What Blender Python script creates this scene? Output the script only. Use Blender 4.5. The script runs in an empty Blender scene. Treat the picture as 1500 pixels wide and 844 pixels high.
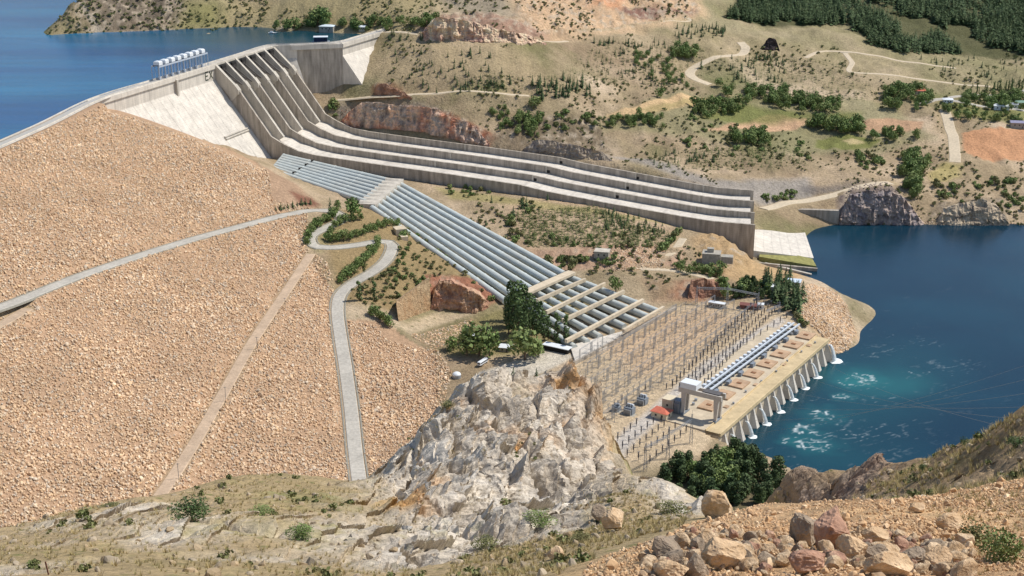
import bpy, bmesh, math, random
import numpy as np
from mathutils import Vector, Matrix

S = bpy.context.scene
C = S.collection
rng = np.random.default_rng(7)
random.seed(7)

# ------------------------------------------------------------------ camera, sky, sun, exposure
CAM_H = 432.0
PITCH = math.atan(722 / 2000.0)
cam_data = bpy.data.cameras.new("camera")
cam = bpy.data.objects.new("camera", cam_data)
C.objects.link(cam)
cam.location = (0, 0, CAM_H)
cam.rotation_euler = (math.pi / 2 - PITCH, 0, 0)
cam_data.sensor_width = 36.0
cam_data.lens = 48.0
cam_data.clip_start = 0.5
cam_data.clip_end = 30000
S.camera = cam

SUN_EL = math.radians(54)
SUN_DIR = Vector((0.95, 0.24, 0)).normalized() * math.cos(SUN_EL) + Vector((0, 0, math.sin(SUN_EL)))
W = bpy.data.worlds.new("World")
S.world = W
W.use_nodes = True
wn = W.node_tree.nodes
bgn = wn["Background"]
sky = wn.new("ShaderNodeTexSky")
sky.sky_type = 'NISHITA'
sky.sun_disc = False
sky.sun_elevation = SUN_EL
sky.sun_rotation = math.atan2(SUN_DIR.x, SUN_DIR.y)
sky.altitude = 900
W.node_tree.links.new(sky.outputs[0], bgn.inputs[0])
bgn.inputs[1].default_value = 0.13
sl = bpy.data.lights.new("sun", 'SUN')
sl.energy = 4.3
sl.angle = math.radians(0.5)
sl.color = (1.0, 0.95, 0.87)
so = bpy.data.objects.new("sun", sl)
C.objects.link(so)
so.rotation_euler = SUN_DIR.to_track_quat('Z', 'Y').to_euler()
so.location = (600, 300, 900)
S.view_settings.view_transform = 'Standard'
S.view_settings.look = 'None'
S.view_settings.exposure = 0.0
S.view_settings.gamma = 1.0
S.render.engine = 'CYCLES'
S.cycles.max_bounces = 5
S.cycles.diffuse_bounces = 2
S.cycles.glossy_bounces = 2
S.cycles.transparent_max_bounces = 6

# ------------------------------------------------------------------ survey helpers (sight lines onto known levels)
_c, _s = math.cos(PITCH), math.sin(PITCH)
def dirs(px, py):
    x = np.asarray(px, float) - 750; u = 422 - np.asarray(py, float)
    return np.stack([x, 2000 * _c + u * _s, -2000 * _s + u * _c], -1)
def U(px, py, z=0.0):
    r = dirs(px, py); t = (z - CAM_H) / r[2]
    return np.array([0, 0, CAM_H]) + r * t
def R(px, py, d):
    r = dirs(px, py); t = d / r[1]
    return np.array([0, 0, CAM_H]) + r * t

# ------------------------------------------------------------------ value noise in numpy
def _hash(ix, iy, iz):
    h = (ix.astype(np.int64) * 374761393 + iy.astype(np.int64) * 668265263 + iz.astype(np.int64) * 2147483647 + 1013904223)
    h = (h ^ (h >> 13)) * 1274126177
    h = h ^ (h >> 16)
    return ((h & 0xFFFFFF) / float(0xFFFFFF)) * 2 - 1
def vnoise(x, y, z=None):
    z = np.zeros_like(x) if z is None else z
    ix, iy, iz = np.floor(x), np.floor(y), np.floor(z)
    fx, fy, fz = x - ix, y - iy, z - iz
    fx = fx * fx * (3 - 2 * fx); fy = fy * fy * (3 - 2 * fy); fz = fz * fz * (3 - 2 * fz)
    ix = ix.astype(np.int64); iy = iy.astype(np.int64); iz = iz.astype(np.int64)
    def L(a, b, t): return a + (b - a) * t
    v = L(L(L(_hash(ix, iy, iz), _hash(ix + 1, iy, iz), fx), L(_hash(ix, iy + 1, iz), _hash(ix + 1, iy + 1, iz), fx), fy),
          L(L(_hash(ix, iy, iz + 1), _hash(ix + 1, iy, iz + 1), fx), L(_hash(ix, iy + 1, iz + 1), _hash(ix + 1, iy + 1, iz + 1), fx), fy), fz)
    return v
def fbm(x, y, z=None, octv=4, ridged=False):
    z = np.zeros_like(x) if z is None else z
    a, t, n = 1.0, 0.0, 0.0
    for k in range(octv):
        v = vnoise(x + 17.3 * k, y - 9.1 * k, z + 4.7 * k)
        if ridged: v = 1 - 2 * np.abs(v)
        t = t + a * v; n += a
        a *= 0.5; x = x * 2.03; y = y * 2.03; z = z * 2.03
    return t / n

# ------------------------------------------------------------------ mesh collecting
class MB:
    def __init__(s): s.v = []; s.f = []
    def add(s, vs, fs):
        o = len(s.v); s.v += [tuple(map(float, p)) for p in vs]; s.f += [tuple(i + o for i in f) for f in fs]
    def hexa(s, b, t):                    # four bottom points, four top points (same order)
        s.add(list(b) + list(t), [(3, 2, 1, 0), (4, 5, 6, 7), (0, 1, 5, 4), (1, 2, 6, 5), (2, 3, 7, 6), (3, 0, 4, 7)])
    def box(s, c, ex, ey, ez):            # centre and three half vectors
        c, ex, ey, ez = map(np.asarray, (c, ex, ey, ez))
        b = [c - ex - ey - ez, c + ex - ey - ez, c + ex + ey - ez, c - ex + ey - ez]
        s.hexa(b, [p + 2 * ez for p in b])
    def bar(s, a, b, w, h=None, up=(0, 0, 1)):   # rectangular bar from a to b
        a = np.asarray(a, float); b = np.asarray(b, float); h = h or w
        d = b - a; L = np.linalg.norm(d); d = d / L
        upv = np.asarray(up, float)
        if abs(d @ upv) > 0.95: upv = np.array([1.0, 0, 0])
        sx = np.cross(d, upv); sx /= np.linalg.norm(sx); sy = np.cross(sx, d)
        s.box((a + b) / 2, d * L / 2, sx * w / 2, sy * h / 2)
    def tube(s, pts, r, n=10, cap=True):
        pts = [np.asarray(p, float) for p in pts]
        rs = r if hasattr(r, '__len__') else [r] * len(pts)
        rings = []
        for i, p in enumerate(pts):
            d = pts[min(i + 1, len(pts) - 1)] - pts[max(i - 1, 0)]; d = d / np.linalg.norm(d)
            up = np.array([0, 0, 1.0]) if abs(d[2]) < 0.95 else np.array([1.0, 0, 0])
            sx = np.cross(d, up); sx /= np.linalg.norm(sx); sy = np.cross(sx, d)
            rings.append([p + rs[i] * (math.cos(2 * math.pi * k / n) * sx + math.sin(2 * math.pi * k / n) * sy) for k in range(n)])
        vs = [q for rg in rings for q in rg]; fs = []
        for i in range(len(pts) - 1):
            for k in range(n):
                fs.append((i * n + k, i * n + (k + 1) % n, (i + 1) * n + (k + 1) % n, (i + 1) * n + k))
        if cap: fs += [tuple(range(n))[::-1], tuple((len(pts) - 1) * n + k for k in range(n))]
        s.add(vs, fs)
    def extrude(s, poly, w0, w1, fn):     # closed polygon (a, b) swept between w0 and w1; fn(a, b, w) -> point
        n = len(poly)
        vs = [fn(a, b, w0) for a, b in poly] + [fn(a, b, w1) for a, b in poly]
        fs = [tuple(range(n)), tuple(range(2 * n - 1, n - 1, -1))] + [(i, i + n, (i + 1) % n + n, (i + 1) % n) for i in range(n)]
        s.add(vs, fs)
    def build(s, name, m, parent=None, smooth=False, origin=None):
        me = bpy.data.meshes.new(name)
        vs = s.v
        if origin is not None: vs = [(p[0] - origin[0], p[1] - origin[1], p[2] - origin[2]) for p in vs]
        me.from_pydata(vs, [], s.f)
        bm = bmesh.new(); bm.from_mesh(me); bmesh.ops.recalc_face_normals(bm, faces=bm.faces); bm.to_mesh(me); bm.free()
        if smooth: me.polygons.foreach_set('use_smooth', [True] * len(me.polygons))
        o = bpy.data.objects.new(name, me); C.objects.link(o)
        if m: me.materials.append(m)
        if origin is not None: o.location = tuple(map(float, origin))
        if parent:
            o.parent = parent
            if origin is None: o.matrix_parent_inverse = Matrix.Translation(parent.location).inverted() if parent.rotation_euler.z == 0 else parent.matrix_basis.inverted()
        return o
def tag(o, label, cat, group=None, kind=None):
    o['label'] = label; o['category'] = cat
    if group: o['group'] = group
    if kind: o['kind'] = kind
    return o
def empty(name, loc, label, cat, group=None, rz=0.0):
    o = bpy.data.objects.new(name, None); C.objects.link(o); o.location = tuple(map(float, loc)); o.rotation_euler = (0, 0, rz)
    o.empty_display_size = 1.0
    return tag(o, label, cat, group)
def copy_tree(o, parent=None):
    c = o.copy(); C.objects.link(c)
    if parent is not None: c.parent = parent
    for ch in list(o.children): copy_tree(ch, c)
    return c
def grid_mesh(name, P, m, cols=None, smooth=True, keep=None):     # P: (nu, nv, 3)
    nu, nv = P.shape[:2]
    idx = np.arange(nu * nv).reshape(nu, nv)
    q = np.stack([idx[:-1, :-1], idx[1:, :-1], idx[1:, 1:], idx[:-1, 1:]], -1).reshape(-1, 4)
    if keep is not None: q = q[keep.reshape(-1)]
    me = bpy.data.meshes.new(name)
    me.vertices.add(nu * nv); me.vertices.foreach_set('co', P.reshape(-1).astype(np.float32))
    me.loops.add(len(q) * 4); me.loops.foreach_set('vertex_index', q.reshape(-1).astype(np.int32))
    me.polygons.add(len(q)); me.polygons.foreach_set('loop_start', np.arange(0, len(q) * 4, 4, dtype=np.int32))
    me.polygons.foreach_set('loop_total', np.full(len(q), 4, np.int32))
    me.polygons.foreach_set('use_smooth', np.full(len(q), smooth, bool))
    me.update(calc_edges=True)
    if cols is not None:
        for nm, arr in cols.items():
            a = me.color_attributes.new(nm, 'FLOAT_COLOR', 'POINT')
            rgba = np.ones((nu * nv, 4), np.float32); rgba[:, :arr.shape[-1]] = arr.reshape(nu * nv, -1)
            a.data.foreach_set('color', rgba.reshape(-1))
    o = bpy.data.objects.new(name, me); C.objects.link(o); me.materials.append(m)
    return o

# ------------------------------------------------------------------ materials
def lin(r, g, b):                         # colours written as 0-255 display values of the pigment
    f = lambda c: c / 255 / 12.92 if c / 255 <= 0.04045 else ((c / 255 + 0.055) / 1.055) ** 2.4
    return (f(r), f(g), f(b), 1)
class NT:
    def __init__(s, name, rough=0.85, spec=0.3):
        s.m = bpy.data.materials.new(name); s.m.use_nodes = True; s.t = s.m.node_tree; s.p = s.t.nodes['Principled BSDF']
        s.p.inputs['Roughness'].default_value = rough; s.p.inputs['Specular IOR Level'].default_value = spec
    def n(s, ty, **k):
        n = s.t.nodes.new(ty)
        for a, b in k.items(): setattr(n, a, b)
        return n
    def l(s, a, b): s.t.links.new(a, b)
    def pos(s):
        if not hasattr(s, '_pos'): s._pos = s.n('ShaderNodeNewGeometry').outputs['Position']
        return s._pos
    def objc(s):
        if not hasattr(s, '_oc'): s._oc = s.n('ShaderNodeTexCoord').outputs['Object']
        return s._oc
    def scale(s, v, k):
        m = s.n('ShaderNodeVectorMath', operation='MULTIPLY'); s.l(v, m.inputs[0]); m.inputs[1].default_value = k; return m.outputs[0]
    def noise(s, scale, detail=4, rough=0.6, vec=None):
        n = s.n('ShaderNodeTexNoise'); n.inputs['Scale'].default_value = scale; n.inputs['Detail'].default_value = detail
        n.inputs['Roughness'].default_value = rough; s.l(vec if vec is not None else s.pos(), n.inputs['Vector']); return n.outputs['Fac']
    def vor(s, scale, feature='F1', vec=None, out='Distance'):
        n = s.n('ShaderNodeTexVoronoi', feature=feature); n.inputs['Scale'].default_value = scale
        s.l(vec if vec is not None else s.pos(), n.inputs['Vector']); return n.outputs[out]
    def mapr(s, v, a, b, c, d):
        n = s.n('ShaderNodeMapRange'); s.l(v, n.inputs[0])
        for i, x in enumerate((a, b, c, d)): n.inputs[1 + i].default_value = x
        return n.outputs[0]
    def mix(s, fac, a, b, mode='MIX'):
        n = s.n('ShaderNodeMix', data_type='RGBA', blend_type=mode)
        for inp, x in ((n.inputs[0], fac), (n.inputs[6], a), (n.inputs[7], b)):
            if isinstance(x, (int, float)): inp.default_value = x
            elif isinstance(x, tuple): inp.default_value = x
            else: s.l(x, inp)
        return n.outputs[2]
    def gain(s, col, v):                  # multiply a colour by a scalar socket
        n = s.n('ShaderNodeVectorMath', operation='SCALE')
        if isinstance(col, tuple): n.inputs[0].default_value = col[:3]
        else: s.l(col, n.inputs[0])
        if isinstance(v, (int, float)): n.inputs['Scale'].default_value = v
        else: s.l(v, n.inputs['Scale'])
        return n.outputs[0]
    def base(s, c):
        if isinstance(c, tuple): s.p.inputs['Base Color'].default_value = c
        else: s.l(c, s.p.inputs['Base Color'])
    def bump(s, h, strength=0.5, dist=1.0):
        b = s.n('ShaderNodeBump'); b.inputs['Strength'].default_value = strength; b.inputs['Distance'].default_value = dist
        s.l(h, b.inputs['Height']); s.l(b.outputs[0], s.p.inputs['Normal'])
def simple(name, col, rough=0.6, var=0.15, scale=0.5, spec=0.3, metal=0.0, obj=False):
    k = NT(name, rough, spec)
    v = k.noise(scale, 3, vec=k.objc() if obj else None)
    k.base(k.gain(col, k.mapr(v, 0.3, 0.7, 1 - var, 1 + var)))
    k.p.inputs['Metallic'].default_value = metal
    return k.m
# ------------------------------------------------------------------ dam frame: u runs down the spillway, v along its crest
DB = np.array([-325.14, 1489.34]); DU = np.array([0.92864, -0.37097]); DV = np.array([0.37097, 0.92864]); SPW = 121.0
def DP(L, z, w): return (DB[0] + DU[0] * L + DV[0] * w, DB[1] + DU[1] * L + DV[1] * w, z)
CREST = 155.0
# embankment frame
EA = np.array([-429.0, 1116.0]); ED = np.array([0.20196, 0.97939]); EN = np.array([0.97939, -0.20196]); ESL = 2.45

class RBF:                                # exact linear-kernel surface through surveyed points
    def __init__(s, P, c2=225.0, lam=10.0):
        s.c2 = c2
        P = np.asarray(P, float); s.X = P[:, :2]; n = len(P)
        K = np.sqrt(((s.X[:, None] - s.X[None]) ** 2).sum(-1) + c2)
        A = np.zeros((n + 3, n + 3)); A[:n, :n] = -K + lam * np.eye(n); A[:n, n] = 1; A[:n, n + 1:] = s.X; A[n, :n] = 1; A[n + 1:, :n] = s.X.T
        s.w = np.linalg.lstsq(A, np.r_[P[:, 2], 0, 0, 0], rcond=None)[0]
    def __call__(s, x, y):
        x = np.asarray(x, float); y = np.asarray(y, float); sh = x.shape; x = x.ravel(); y = y.ravel(); out = np.empty(len(x)); n = len(s.X)
        X2 = (s.X ** 2).sum(1)
        for i in range(0, len(x), 40000):
            xx = np.stack([x[i:i + 40000], y[i:i + 40000]], 1)
            K = np.sqrt(np.maximum((xx ** 2).sum(1)[:, None] + X2[None] - 2 * xx @ s.X.T, 0) + s.c2)
            out[i:i + 40000] = -K @ s.w[:n] + s.w[n] + xx @ s.w[n + 1:]
        return out.reshape(sh)

ctl = []
def cp(*pts):
    for px, py, z in pts: ctl.append(U(px, py, z))
def cw(*pts):
    for p in pts: ctl.append(np.array(p, float))
# rockfill face
for t in range(-640, 200, 55):
    for d in list(range(0, 330, 40)):
        z = CREST - d / ESL
        p = EA + ED * t + EN * d
        dd = np.array([p[0], p[1], z - CAM_H]); fw = dd[1] * _c - dd[2] * _s; up = dd[1] * _s + dd[2] * _c
        px = 750 + 2000 * dd[0] / fw; py = 422 - 2000 * up / fw
        if z < 12: continue
        if px > 150 and py < 152 + (px - 150) * 0.378: continue
        if px > 395 and py < 300: continue
        if px > (445 if py < 380 else 450 - (py - 380) * 0.66): continue
        cw((p[0], p[1], z))
    p = EA + ED * t - EN * 10
    if t < 165: cw((p[0], p[1], CREST))
    p = EA + ED * t - EN * 55; cw((p[0], p[1], 128))
    p = EA + ED * t - EN * 200; cw((p[0], p[1], 110))
# toe of the left gravity block, then its upstream bed
for s, z in ((0, 58), (-35, 64), (-70, 82), (-110, 104), (-150, 125), (-185, 144)):
    cw(DP(1 + 0.78 * (139 - min(z, 139)) + 4, z, s))
    cw(DP(1 + 0.78 * (139 - min(z, 139)) - 30, z, s))
for w in (-120, 0, 120): cw(DP(-60, 120, w)); cw(DP(-220, 118, w))
cp((400, 243, 57), (450, 270, 56), (520, 291, 53), (535, 303, 50), (575, 270, 50), (425, 262, 62), (465, 292, 60), (405, 300, 77), (430, 300, 72))
# below the chutes
for L, z in ((67, 57), (135, 54), (265, 48), (365, 46), (447, 43), (500, 36), (574, 22), (607, 3)):
    cw(DP(L, z, -3)); cw(DP(L, min(z, 40), 60))
cp((650, 300, 45), (700, 300, 44), (770, 300, 43), (860, 308, 41), (950, 325, 38), (760, 362, 33), (860, 362, 32), (960, 355, 31), (1000, 335, 33),
   (790, 385, 27), (880, 395, 26), (960, 395, 25), (1000, 365, 28), (1040, 360, 30), (1060, 345, 33), (1030, 385, 22), (1075, 385, 20), (1100, 400, 9), (1000, 412, 20),
   (900, 425, 21), (940, 430, 20), (985, 440, 18), (1050, 412, 18), (1110, 415, 17), (1150, 405, 8), (1165, 420, 17))
# knoll with the zig-zag road, court and red cut
cp((470, 315, 63), (495, 312, 63), (455, 345, 59), (470, 362, 57), (520, 360, 55), (570, 352, 51), (550, 397, 45), (500, 427, 40), (494, 470, 33), (508, 560, 22), (525, 700, 6),
   (520, 335, 59), (560, 325, 54), (600, 375, 45), (600, 400, 43), (560, 430, 39), (640, 395, 40), (580, 460, 33), (628, 408, 37), (690, 420, 33), (720, 435, 27),
   (585, 478, 21), (640, 462, 20), (690, 460, 20), (710, 450, 19), (545, 480, 30), (620, 500, 17), (560, 560, 14), (640, 540, 14), (600, 620, 7), (660, 500, 16), (700, 500, 16), (640, 600, 8),
   (430, 500, 40), (400, 600, 31), (330, 690, 26), (450, 640, 16))
# ground under the penstocks
cp((600, 290, 43), (640, 340, 36), (700, 390, 27), (650, 320, 39), (720, 345, 29), (780, 385, 21), (745, 425, 20), (800, 400, 18), (840, 480, 16), (900, 455, 16), (960, 452, 16), (760, 480, 16), (820, 440, 16))
# power station platform, quay and river bed
cp((705, 528, 16), (760, 540, 16), (830, 520, 16), (880, 520, 16), (960, 470, 16), (1030, 445, 16), (1100, 455, 16), (1150, 470, 16), (950, 560, 16), (1050, 500, 16),
   (900, 640, 16), (980, 620, 16), (920, 690, 16), (980, 680, 16), (850, 600, 16), (800, 650, 16), (1030, 650, 16), (1040, 630, 16), (1100, 575, 16), (1170, 508, 16))
cw((140, 800, 16), (180, 830, 4), (175, 790, 12), (215, 815, -2), (100, 760, 18), (165, 760, 22), (225, 775, 6), (60, 730, 20), (120, 700, 30), (200, 720, 22))
cp((1190, 425, 22), (1200, 450, 20), (1220, 470, 17), (1238, 455, 8), (1252, 490, -1), (1232, 430, 12), (1225, 520, -3), (1200, 410, 0), (1240, 440, -2), (1180, 475, 17), (1165, 450, 18))
for px, py in ((1240, 390), (1300, 420), (1400, 400), (1480, 380), (1300, 500), (1400, 500), (1480, 520), (1260, 560), (1350, 600), (1450, 620), (1160, 640), (1240, 660), (1560, 400), (1700, 420), (1700, 600), (1600, 700)):
    cp((px, py, -8))
cp((1160, 600, -4), (1215, 550, -4), (1215, 400, -6), (1205, 345, -5))
# right bank beyond the chutes
for L, z in ((70, 78), (100, 72), (150, 71), (200, 69), (300, 60), (400, 52), (500, 40), (560, 34), (600, 18)): cw(DP(L, z, SPW + 6))
def cr(*pts):
    for px, py, d in pts: ctl.append(R(px, py, d))
cr((495, 152, 1560), (540, 146, 1575), (600, 150, 1566), (660, 165, 1548), (715, 195, 1522), (580, 140, 1584), (640, 140, 1582), (700, 143, 1574), (760, 143, 1580), (740, 172, 1552), (770, 198, 1530),
   (560, 100, 1640), (562, 50, 1700), (600, 100, 1622), (600, 65, 1668), (640, 95, 1622), (700, 100, 1614), (700, 62, 1668), (760, 62, 1678), (800, 100, 1650), (820, 132, 1612), (830, 168, 1566),
   (800, 188, 1544), (850, 200, 1540), (880, 185, 1562), (900, 120, 1690), (950, 100, 1740), (900, 147, 1640), (960, 150, 1640), (1050, 140, 1690), (900, 215, 1520), (960, 225, 1510), (1000, 195, 1570),
   (1010, 115, 1750), (1060, 95, 1800), (1085, 70, 1870), (1040, 62, 1860), (1000, 60, 1845), (1130, 70, 1885), (1100, 120, 1765), (1100, 180, 1630), (1150, 190, 1615), (1050, 230, 1520), (1150, 240, 1510), (1130, 150, 1700),
   (1200, 160, 1690), (1200, 100, 1830), (1250, 215, 1575), (1330, 180, 1650), (1250, 160, 1695), (1280, 130, 1770), (1380, 160, 1715), (1390, 220, 1575), (1450, 190, 1635), (1490, 230, 1555), (1450, 150, 1750), (1480, 130, 1810),
   (950, 55, 1840), (900, 55, 1800), (960, 22, 1920), (900, 15, 1900), (850, 5, 1900), (1000, 5, 1990), (800, 50, 1745), (780, 40, 1745), (740, 40, 1720), (690, 38, 1712), (650, 35, 1705), (700, 5, 1800), (640, 5, 1790), (780, 5, 1830),
   (1150, 60, 1930), (1250, 70, 1930), (1260, 40, 2030), (1150, 30, 2020), (1080, 30, 1985), (1100, 5, 2080), (1200, 5, 2160), (1350, 80, 1950), (1400, 40, 2090), (1350, 0, 2230), (1480, 0, 2300), (1450, 80, 1990), (1400, 110, 1850), (1300, 100, 1850),
   (620, 48, 1690), (560, 42, 1712), (500, 28, 1760), (420, 26, 1760), (440, 5, 1810), (540, 5, 1800), (600, 20, 1750))
cp((1180, 262, 30), (1200, 290, 19), (1300, 268, 25), (1240, 275, 24), (1228, 288, 18), (1280, 285, 19), (1340, 300, 12), (1320, 270, 24), (1380, 275, 20), (1450, 270, 21), (1490, 300, 8),
   (1400, 300, 11), (1310, 250, 29), (1600, 200, 40), (1600, 300, 5), (1700, 150, 50), (850, 232, 57), (920, 250, 52), (1000, 266, 44))
cr((75, 40, 1745), (110, 35, 1758), (150, 30, 1775), (220, 20, 1800), (300, 15, 1815), (350, 5, 1850))
for px in range(1225, 1720, 45): cp((px, 328 if px < 1500 else 335, 0), (px, 336 if px < 1500 else 345, -3))
cp((1120, 300, 19), (1150, 304, 16), (1200, 326, 3), (1160, 300, 17))
# hills behind
for px, py in ((60, 53), (105, 53), (150, 53), (200, 52), (250, 50), (300, 48), (345, 46), (390, 45), (430, 47), (480, 52), (530, 55)): cp((px, py, 147.0), (px, py + 9, 138))
for px, py, d in ((72, 40, 1735), (86, 18, 1765), (104, 0, 1790)):
    p = R(px, py, d); cw(p); cw(p + np.array([-25, 40, -26])); cw(p + np.array([-70, 120, -80]))
cw((-540, 1920, 195), (-460, 2100, 240), (-640, 2050, 140), (-760, 2100, 120), (-900, 2300, 110), (-300, 2000, 230), (-100, 1990, 225), (100, 2100, 220), (-600, 2500, 230), (-1000, 1700, 110), (-1200, 2600, 110), (-760, 1750, 120), (-900, 1900, 115), (-1100, 2100, 112))
cw((300, 2350, 200), (600, 2500, 190), (900, 2600, 180), (1200, 2200, 190), (0, 3200, 330), (800, 3200, 320), (-900, 3300, 250), (1800, 3000, 300), (-2000, 3600, 320), (0, 5200, 480), (2500, 5000, 500), (-2500, 5400, 480), (-1600, 2600, 112), (1200, 1700, 60), (1400, 1500, 40), (-2200, 2400, 112))
# towards the camera (hidden below the near hill)
cw((0, 640, 16), (-150, 640, 22), (-300, 560, 60), (60, 640, 40), (150, 600, 60), (0, 520, 30), (-200, 500, 40), (200, 520, 80), (300, 560, 60), (-420, 420, 120), (0, 420, 60), (250, 420, 110))
cw((330, 640, 20), (330, 740, -6), (430, 600, 20), (420, 720, -8), (520, 640, 10), (520, 760, -8))
T0 = RBF(ctl)

# road centre lines (sight points with their level found on the surface itself, later)
NA, NR = 760, 840
AZ = np.linspace(math.radians(-29), math.radians(29), NA)
RR = 425 * (6400 / 425) ** np.linspace(0, 1, NR)
GX = np.sin(AZ)[:, None] * RR[None]; GY = np.cos(AZ)[:, None] * RR[None]
GZ = T0(GX, GY)
LR0, LR1 = math.log(RR[0]), math.log(RR[-1])
def _bil(A, az, r):
    fa = np.clip((az - AZ[0]) / (AZ[-1] - AZ[0]) * (NA - 1), 0, NA - 1.001); fr = np.clip((np.log(np.maximum(r, 1)) - LR0) / (LR1 - LR0) * (NR - 1), 0, NR - 1.001)
    i = fa.astype(int); j = fr.astype(int); a = fa - i; b = fr - j
    return (A[i, j] * (1 - a) + A[i + 1, j] * a) * (1 - b) + (A[i, j + 1] * (1 - a) + A[i + 1, j + 1] * a) * b
def T(x, y):
    x = np.asarray(x, float); y = np.asarray(y, float)
    return _bil(GZ, np.arctan2(x, y), np.hypot(x, y))
def G(pts):                                # where sight lines meet the ground
    pts = np.asarray(pts, float).reshape(-1, 2); d = dirs(pts[:, 0], pts[:, 1]); hor = np.hypot(d[:, 0], d[:, 1]); az = np.arctan2(d[:, 0], d[:, 1]); sl = d[:, 2] / hor
    rr = 430 * (6300 / 430) ** np.linspace(0, 1, 1600)
    out = np.zeros((len(pts), 3))
    for k in range(len(pts)):
        zt = _bil(GZ, np.full(len(rr), az[k]), rr); zr = CAM_H + sl[k] * rr; h = np.nonzero(zr <= zt)[0]
        j = h[0] if len(h) else len(rr) - 1
        if j > 0:
            a0 = zr[j - 1] - zt[j - 1]; a1 = zr[j] - zt[j]; f = a0 / (a0 - a1 + 1e-9); r = rr[j - 1] + (rr[j] - rr[j - 1]) * min(max(f, 0), 1)
        else: r = rr[0]
        out[k] = (math.sin(az[k]) * r, math.cos(az[k]) * r, CAM_H + sl[k] * r)
    return out
def smooth_line(P, step=5.0):
    P = np.asarray(P, float); n = len(P)
    Q = np.vstack([2 * P[0] - P[1], P, 2 * P[-1] - P[-2]]); out = []
    for i in range(1, n):
        p0, p1, p2, p3 = Q[i - 1], Q[i], Q[i + 1], Q[i + 2]; m = max(2, int(np.linalg.norm(p2 - p1) / step))
        for t in np.arange(m) / m:
            out.append(0.5 * (2 * p1 + (p2 - p0) * t + (2 * p0 - 5 * p1 + 4 * p2 - p3) * t * t + (3 * p1 - p0 - 3 * p2 + p3) * t ** 3))
    out.append(P[-1]); return np.array(out)
def inpoly(x, y, poly):
    poly = np.asarray(poly)[:, :2]; r = np.zeros(x.shape, bool); j = len(poly) - 1
    for i in range(len(poly)):
        xi, yi = poly[i]; xj, yj = poly[j]
        c = ((yi > y) != (yj > y)) & (x < (xj - xi) * (y - yi) / (yj - yi + 1e-12) + xi); r ^= c; j = i
    return r
def edge_dist(x, y, poly, closed=True):
    poly = np.asarray(poly)[:, :2]; best = np.full(x.shape, 1e9); n = len(poly)
    for i in range(n if closed else n - 1):
        a, b = poly[i], poly[(i + 1) % n]; ab = b - a; L = ab @ ab + 1e-9
        t = np.clip(((x - a[0]) * ab[0] + (y - a[1]) * ab[1]) / L, 0, 1)
        best = np.minimum(best, np.hypot(x - a[0] - t * ab[0], y - a[1] - t * ab[1]))
    return best

ROADS = {   # name: (width, sight points, material key)
    'berm_road': (9, [(-140, 492), (0, 450), (120, 403), (250, 360), (350, 332), (430, 312), (468, 308), (492, 312), (500, 322), (480, 332), (455, 345), (458, 358), (478, 363), (520, 359), (560, 353), (574, 360), (566, 380), (545, 398), (515, 415), (498, 432), (494, 455), (498, 490), (506, 540), (514, 600), (520, 660), (527, 712)], 'concrete_road'),
    'access_track': (7.5, [(455, 372), (440, 395), (410, 440), (370, 500), (330, 570), (290, 640), (252, 700), (232, 728), (220, 745)], 'dirt_road'),
    'berm_track': (8, [(40, 452), (10, 470), (-40, 500), (-90, 545)], 'dirt_road'),
    'hill_road': (12, [(1085, 64), (1092, 72), (1078, 84), (1050, 92), (1020, 100), (1010, 110), (1018, 120), (1040, 128)], 'dirt_road'),
    'bench_road': (6, [(495, 148), (560, 143), (640, 140), (720, 140), (775, 142)], 'dirt_road'),
    'upper_road': (7, [(565, 47), (620, 52), (680, 60), (760, 63), (830, 62)], 'dirt_road'),
    'quay_road': (7, [(1000, 352), (985, 372), (965, 388), (935, 393), (1000, 402), (1045, 414)], 'dirt_road'),
    'shore_road': (12, [(1305, 268), (1260, 276), (1200, 289), (1150, 300), (1118, 306)], 'dirt_road'),
    'field_road': (12, [(1383, 168), (1390, 185), (1396, 205), (1398, 230), (1398, 243)], 'dirt_road'),
    'valley_road': (9, [(1345, 160), (1375, 153), (1400, 158), (1440, 165), (1500, 170), (1560, 176)], 'concrete_road'),
    'far_road': (8, [(1375, 153), (1420, 143), (1500, 136), (1560, 132)], 'concrete_road'),
    'hill_track': (6.5, [(1180, 85), (1205, 74), (1240, 76), (1290, 83), (1340, 93), (1400, 100)], 'dirt_road'),
    'slope_track': (6.5, [(1238, 78), (1248, 92), (1246, 108), (1300, 112), (1350, 116), (1450, 128)], 'dirt_road'),
    'quarry_road': (6, [(800, 45), (860, 48), (940, 38), (1010, 28), (960, 15), (930, 13)], 'dirt_road'),
}
LINES = {}
for nm, (w, px, mk) in ROADS.items():
    g = G(px); L = smooth_line(g, 6.0)
    z = L[:, 2].copy()
    for _ in range(6): z[1:-1] = (z[:-2] + 2 * z[1:-1] + z[2:]) / 4
    L[:, 2] = z; LINES[nm] = L
def carve(L, w):
    global GZ
    x0, x1 = L[:, 0].min() - 40, L[:, 0].max() + 40; y0, y1 = L[:, 1].min() - 40, L[:, 1].max() + 40
    m = np.nonzero((GX > x0) & (GX < x1) & (GY > y0) & (GY < y1))
    x = GX[m]; y = GY[m]; best = np.full(len(x), 1e9); zz = np.zeros(len(x))
    for a, b in zip(L[:-1], L[1:]):
        ab = b[:2] - a[:2]; t = np.clip(((x - a[0]) * ab[0] + (y - a[1]) * ab[1]) / (ab @ ab + 1e-9), 0, 1)
        d = np.hypot(x - a[0] - t * ab[0], y - a[1] - t * ab[1]); k = d < best
        best[k] = d[k]; zz[k] = (a[2] + t * (b[2] - a[2]))[k]
    f = np.clip(1 - (best - (w / 2 + 2.5)) / 7.0, 0, 1); f = f * f * (3 - 2 * f)
    GZ[m] = GZ[m] * (1 - f) + (zz - 0.35) * f
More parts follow.
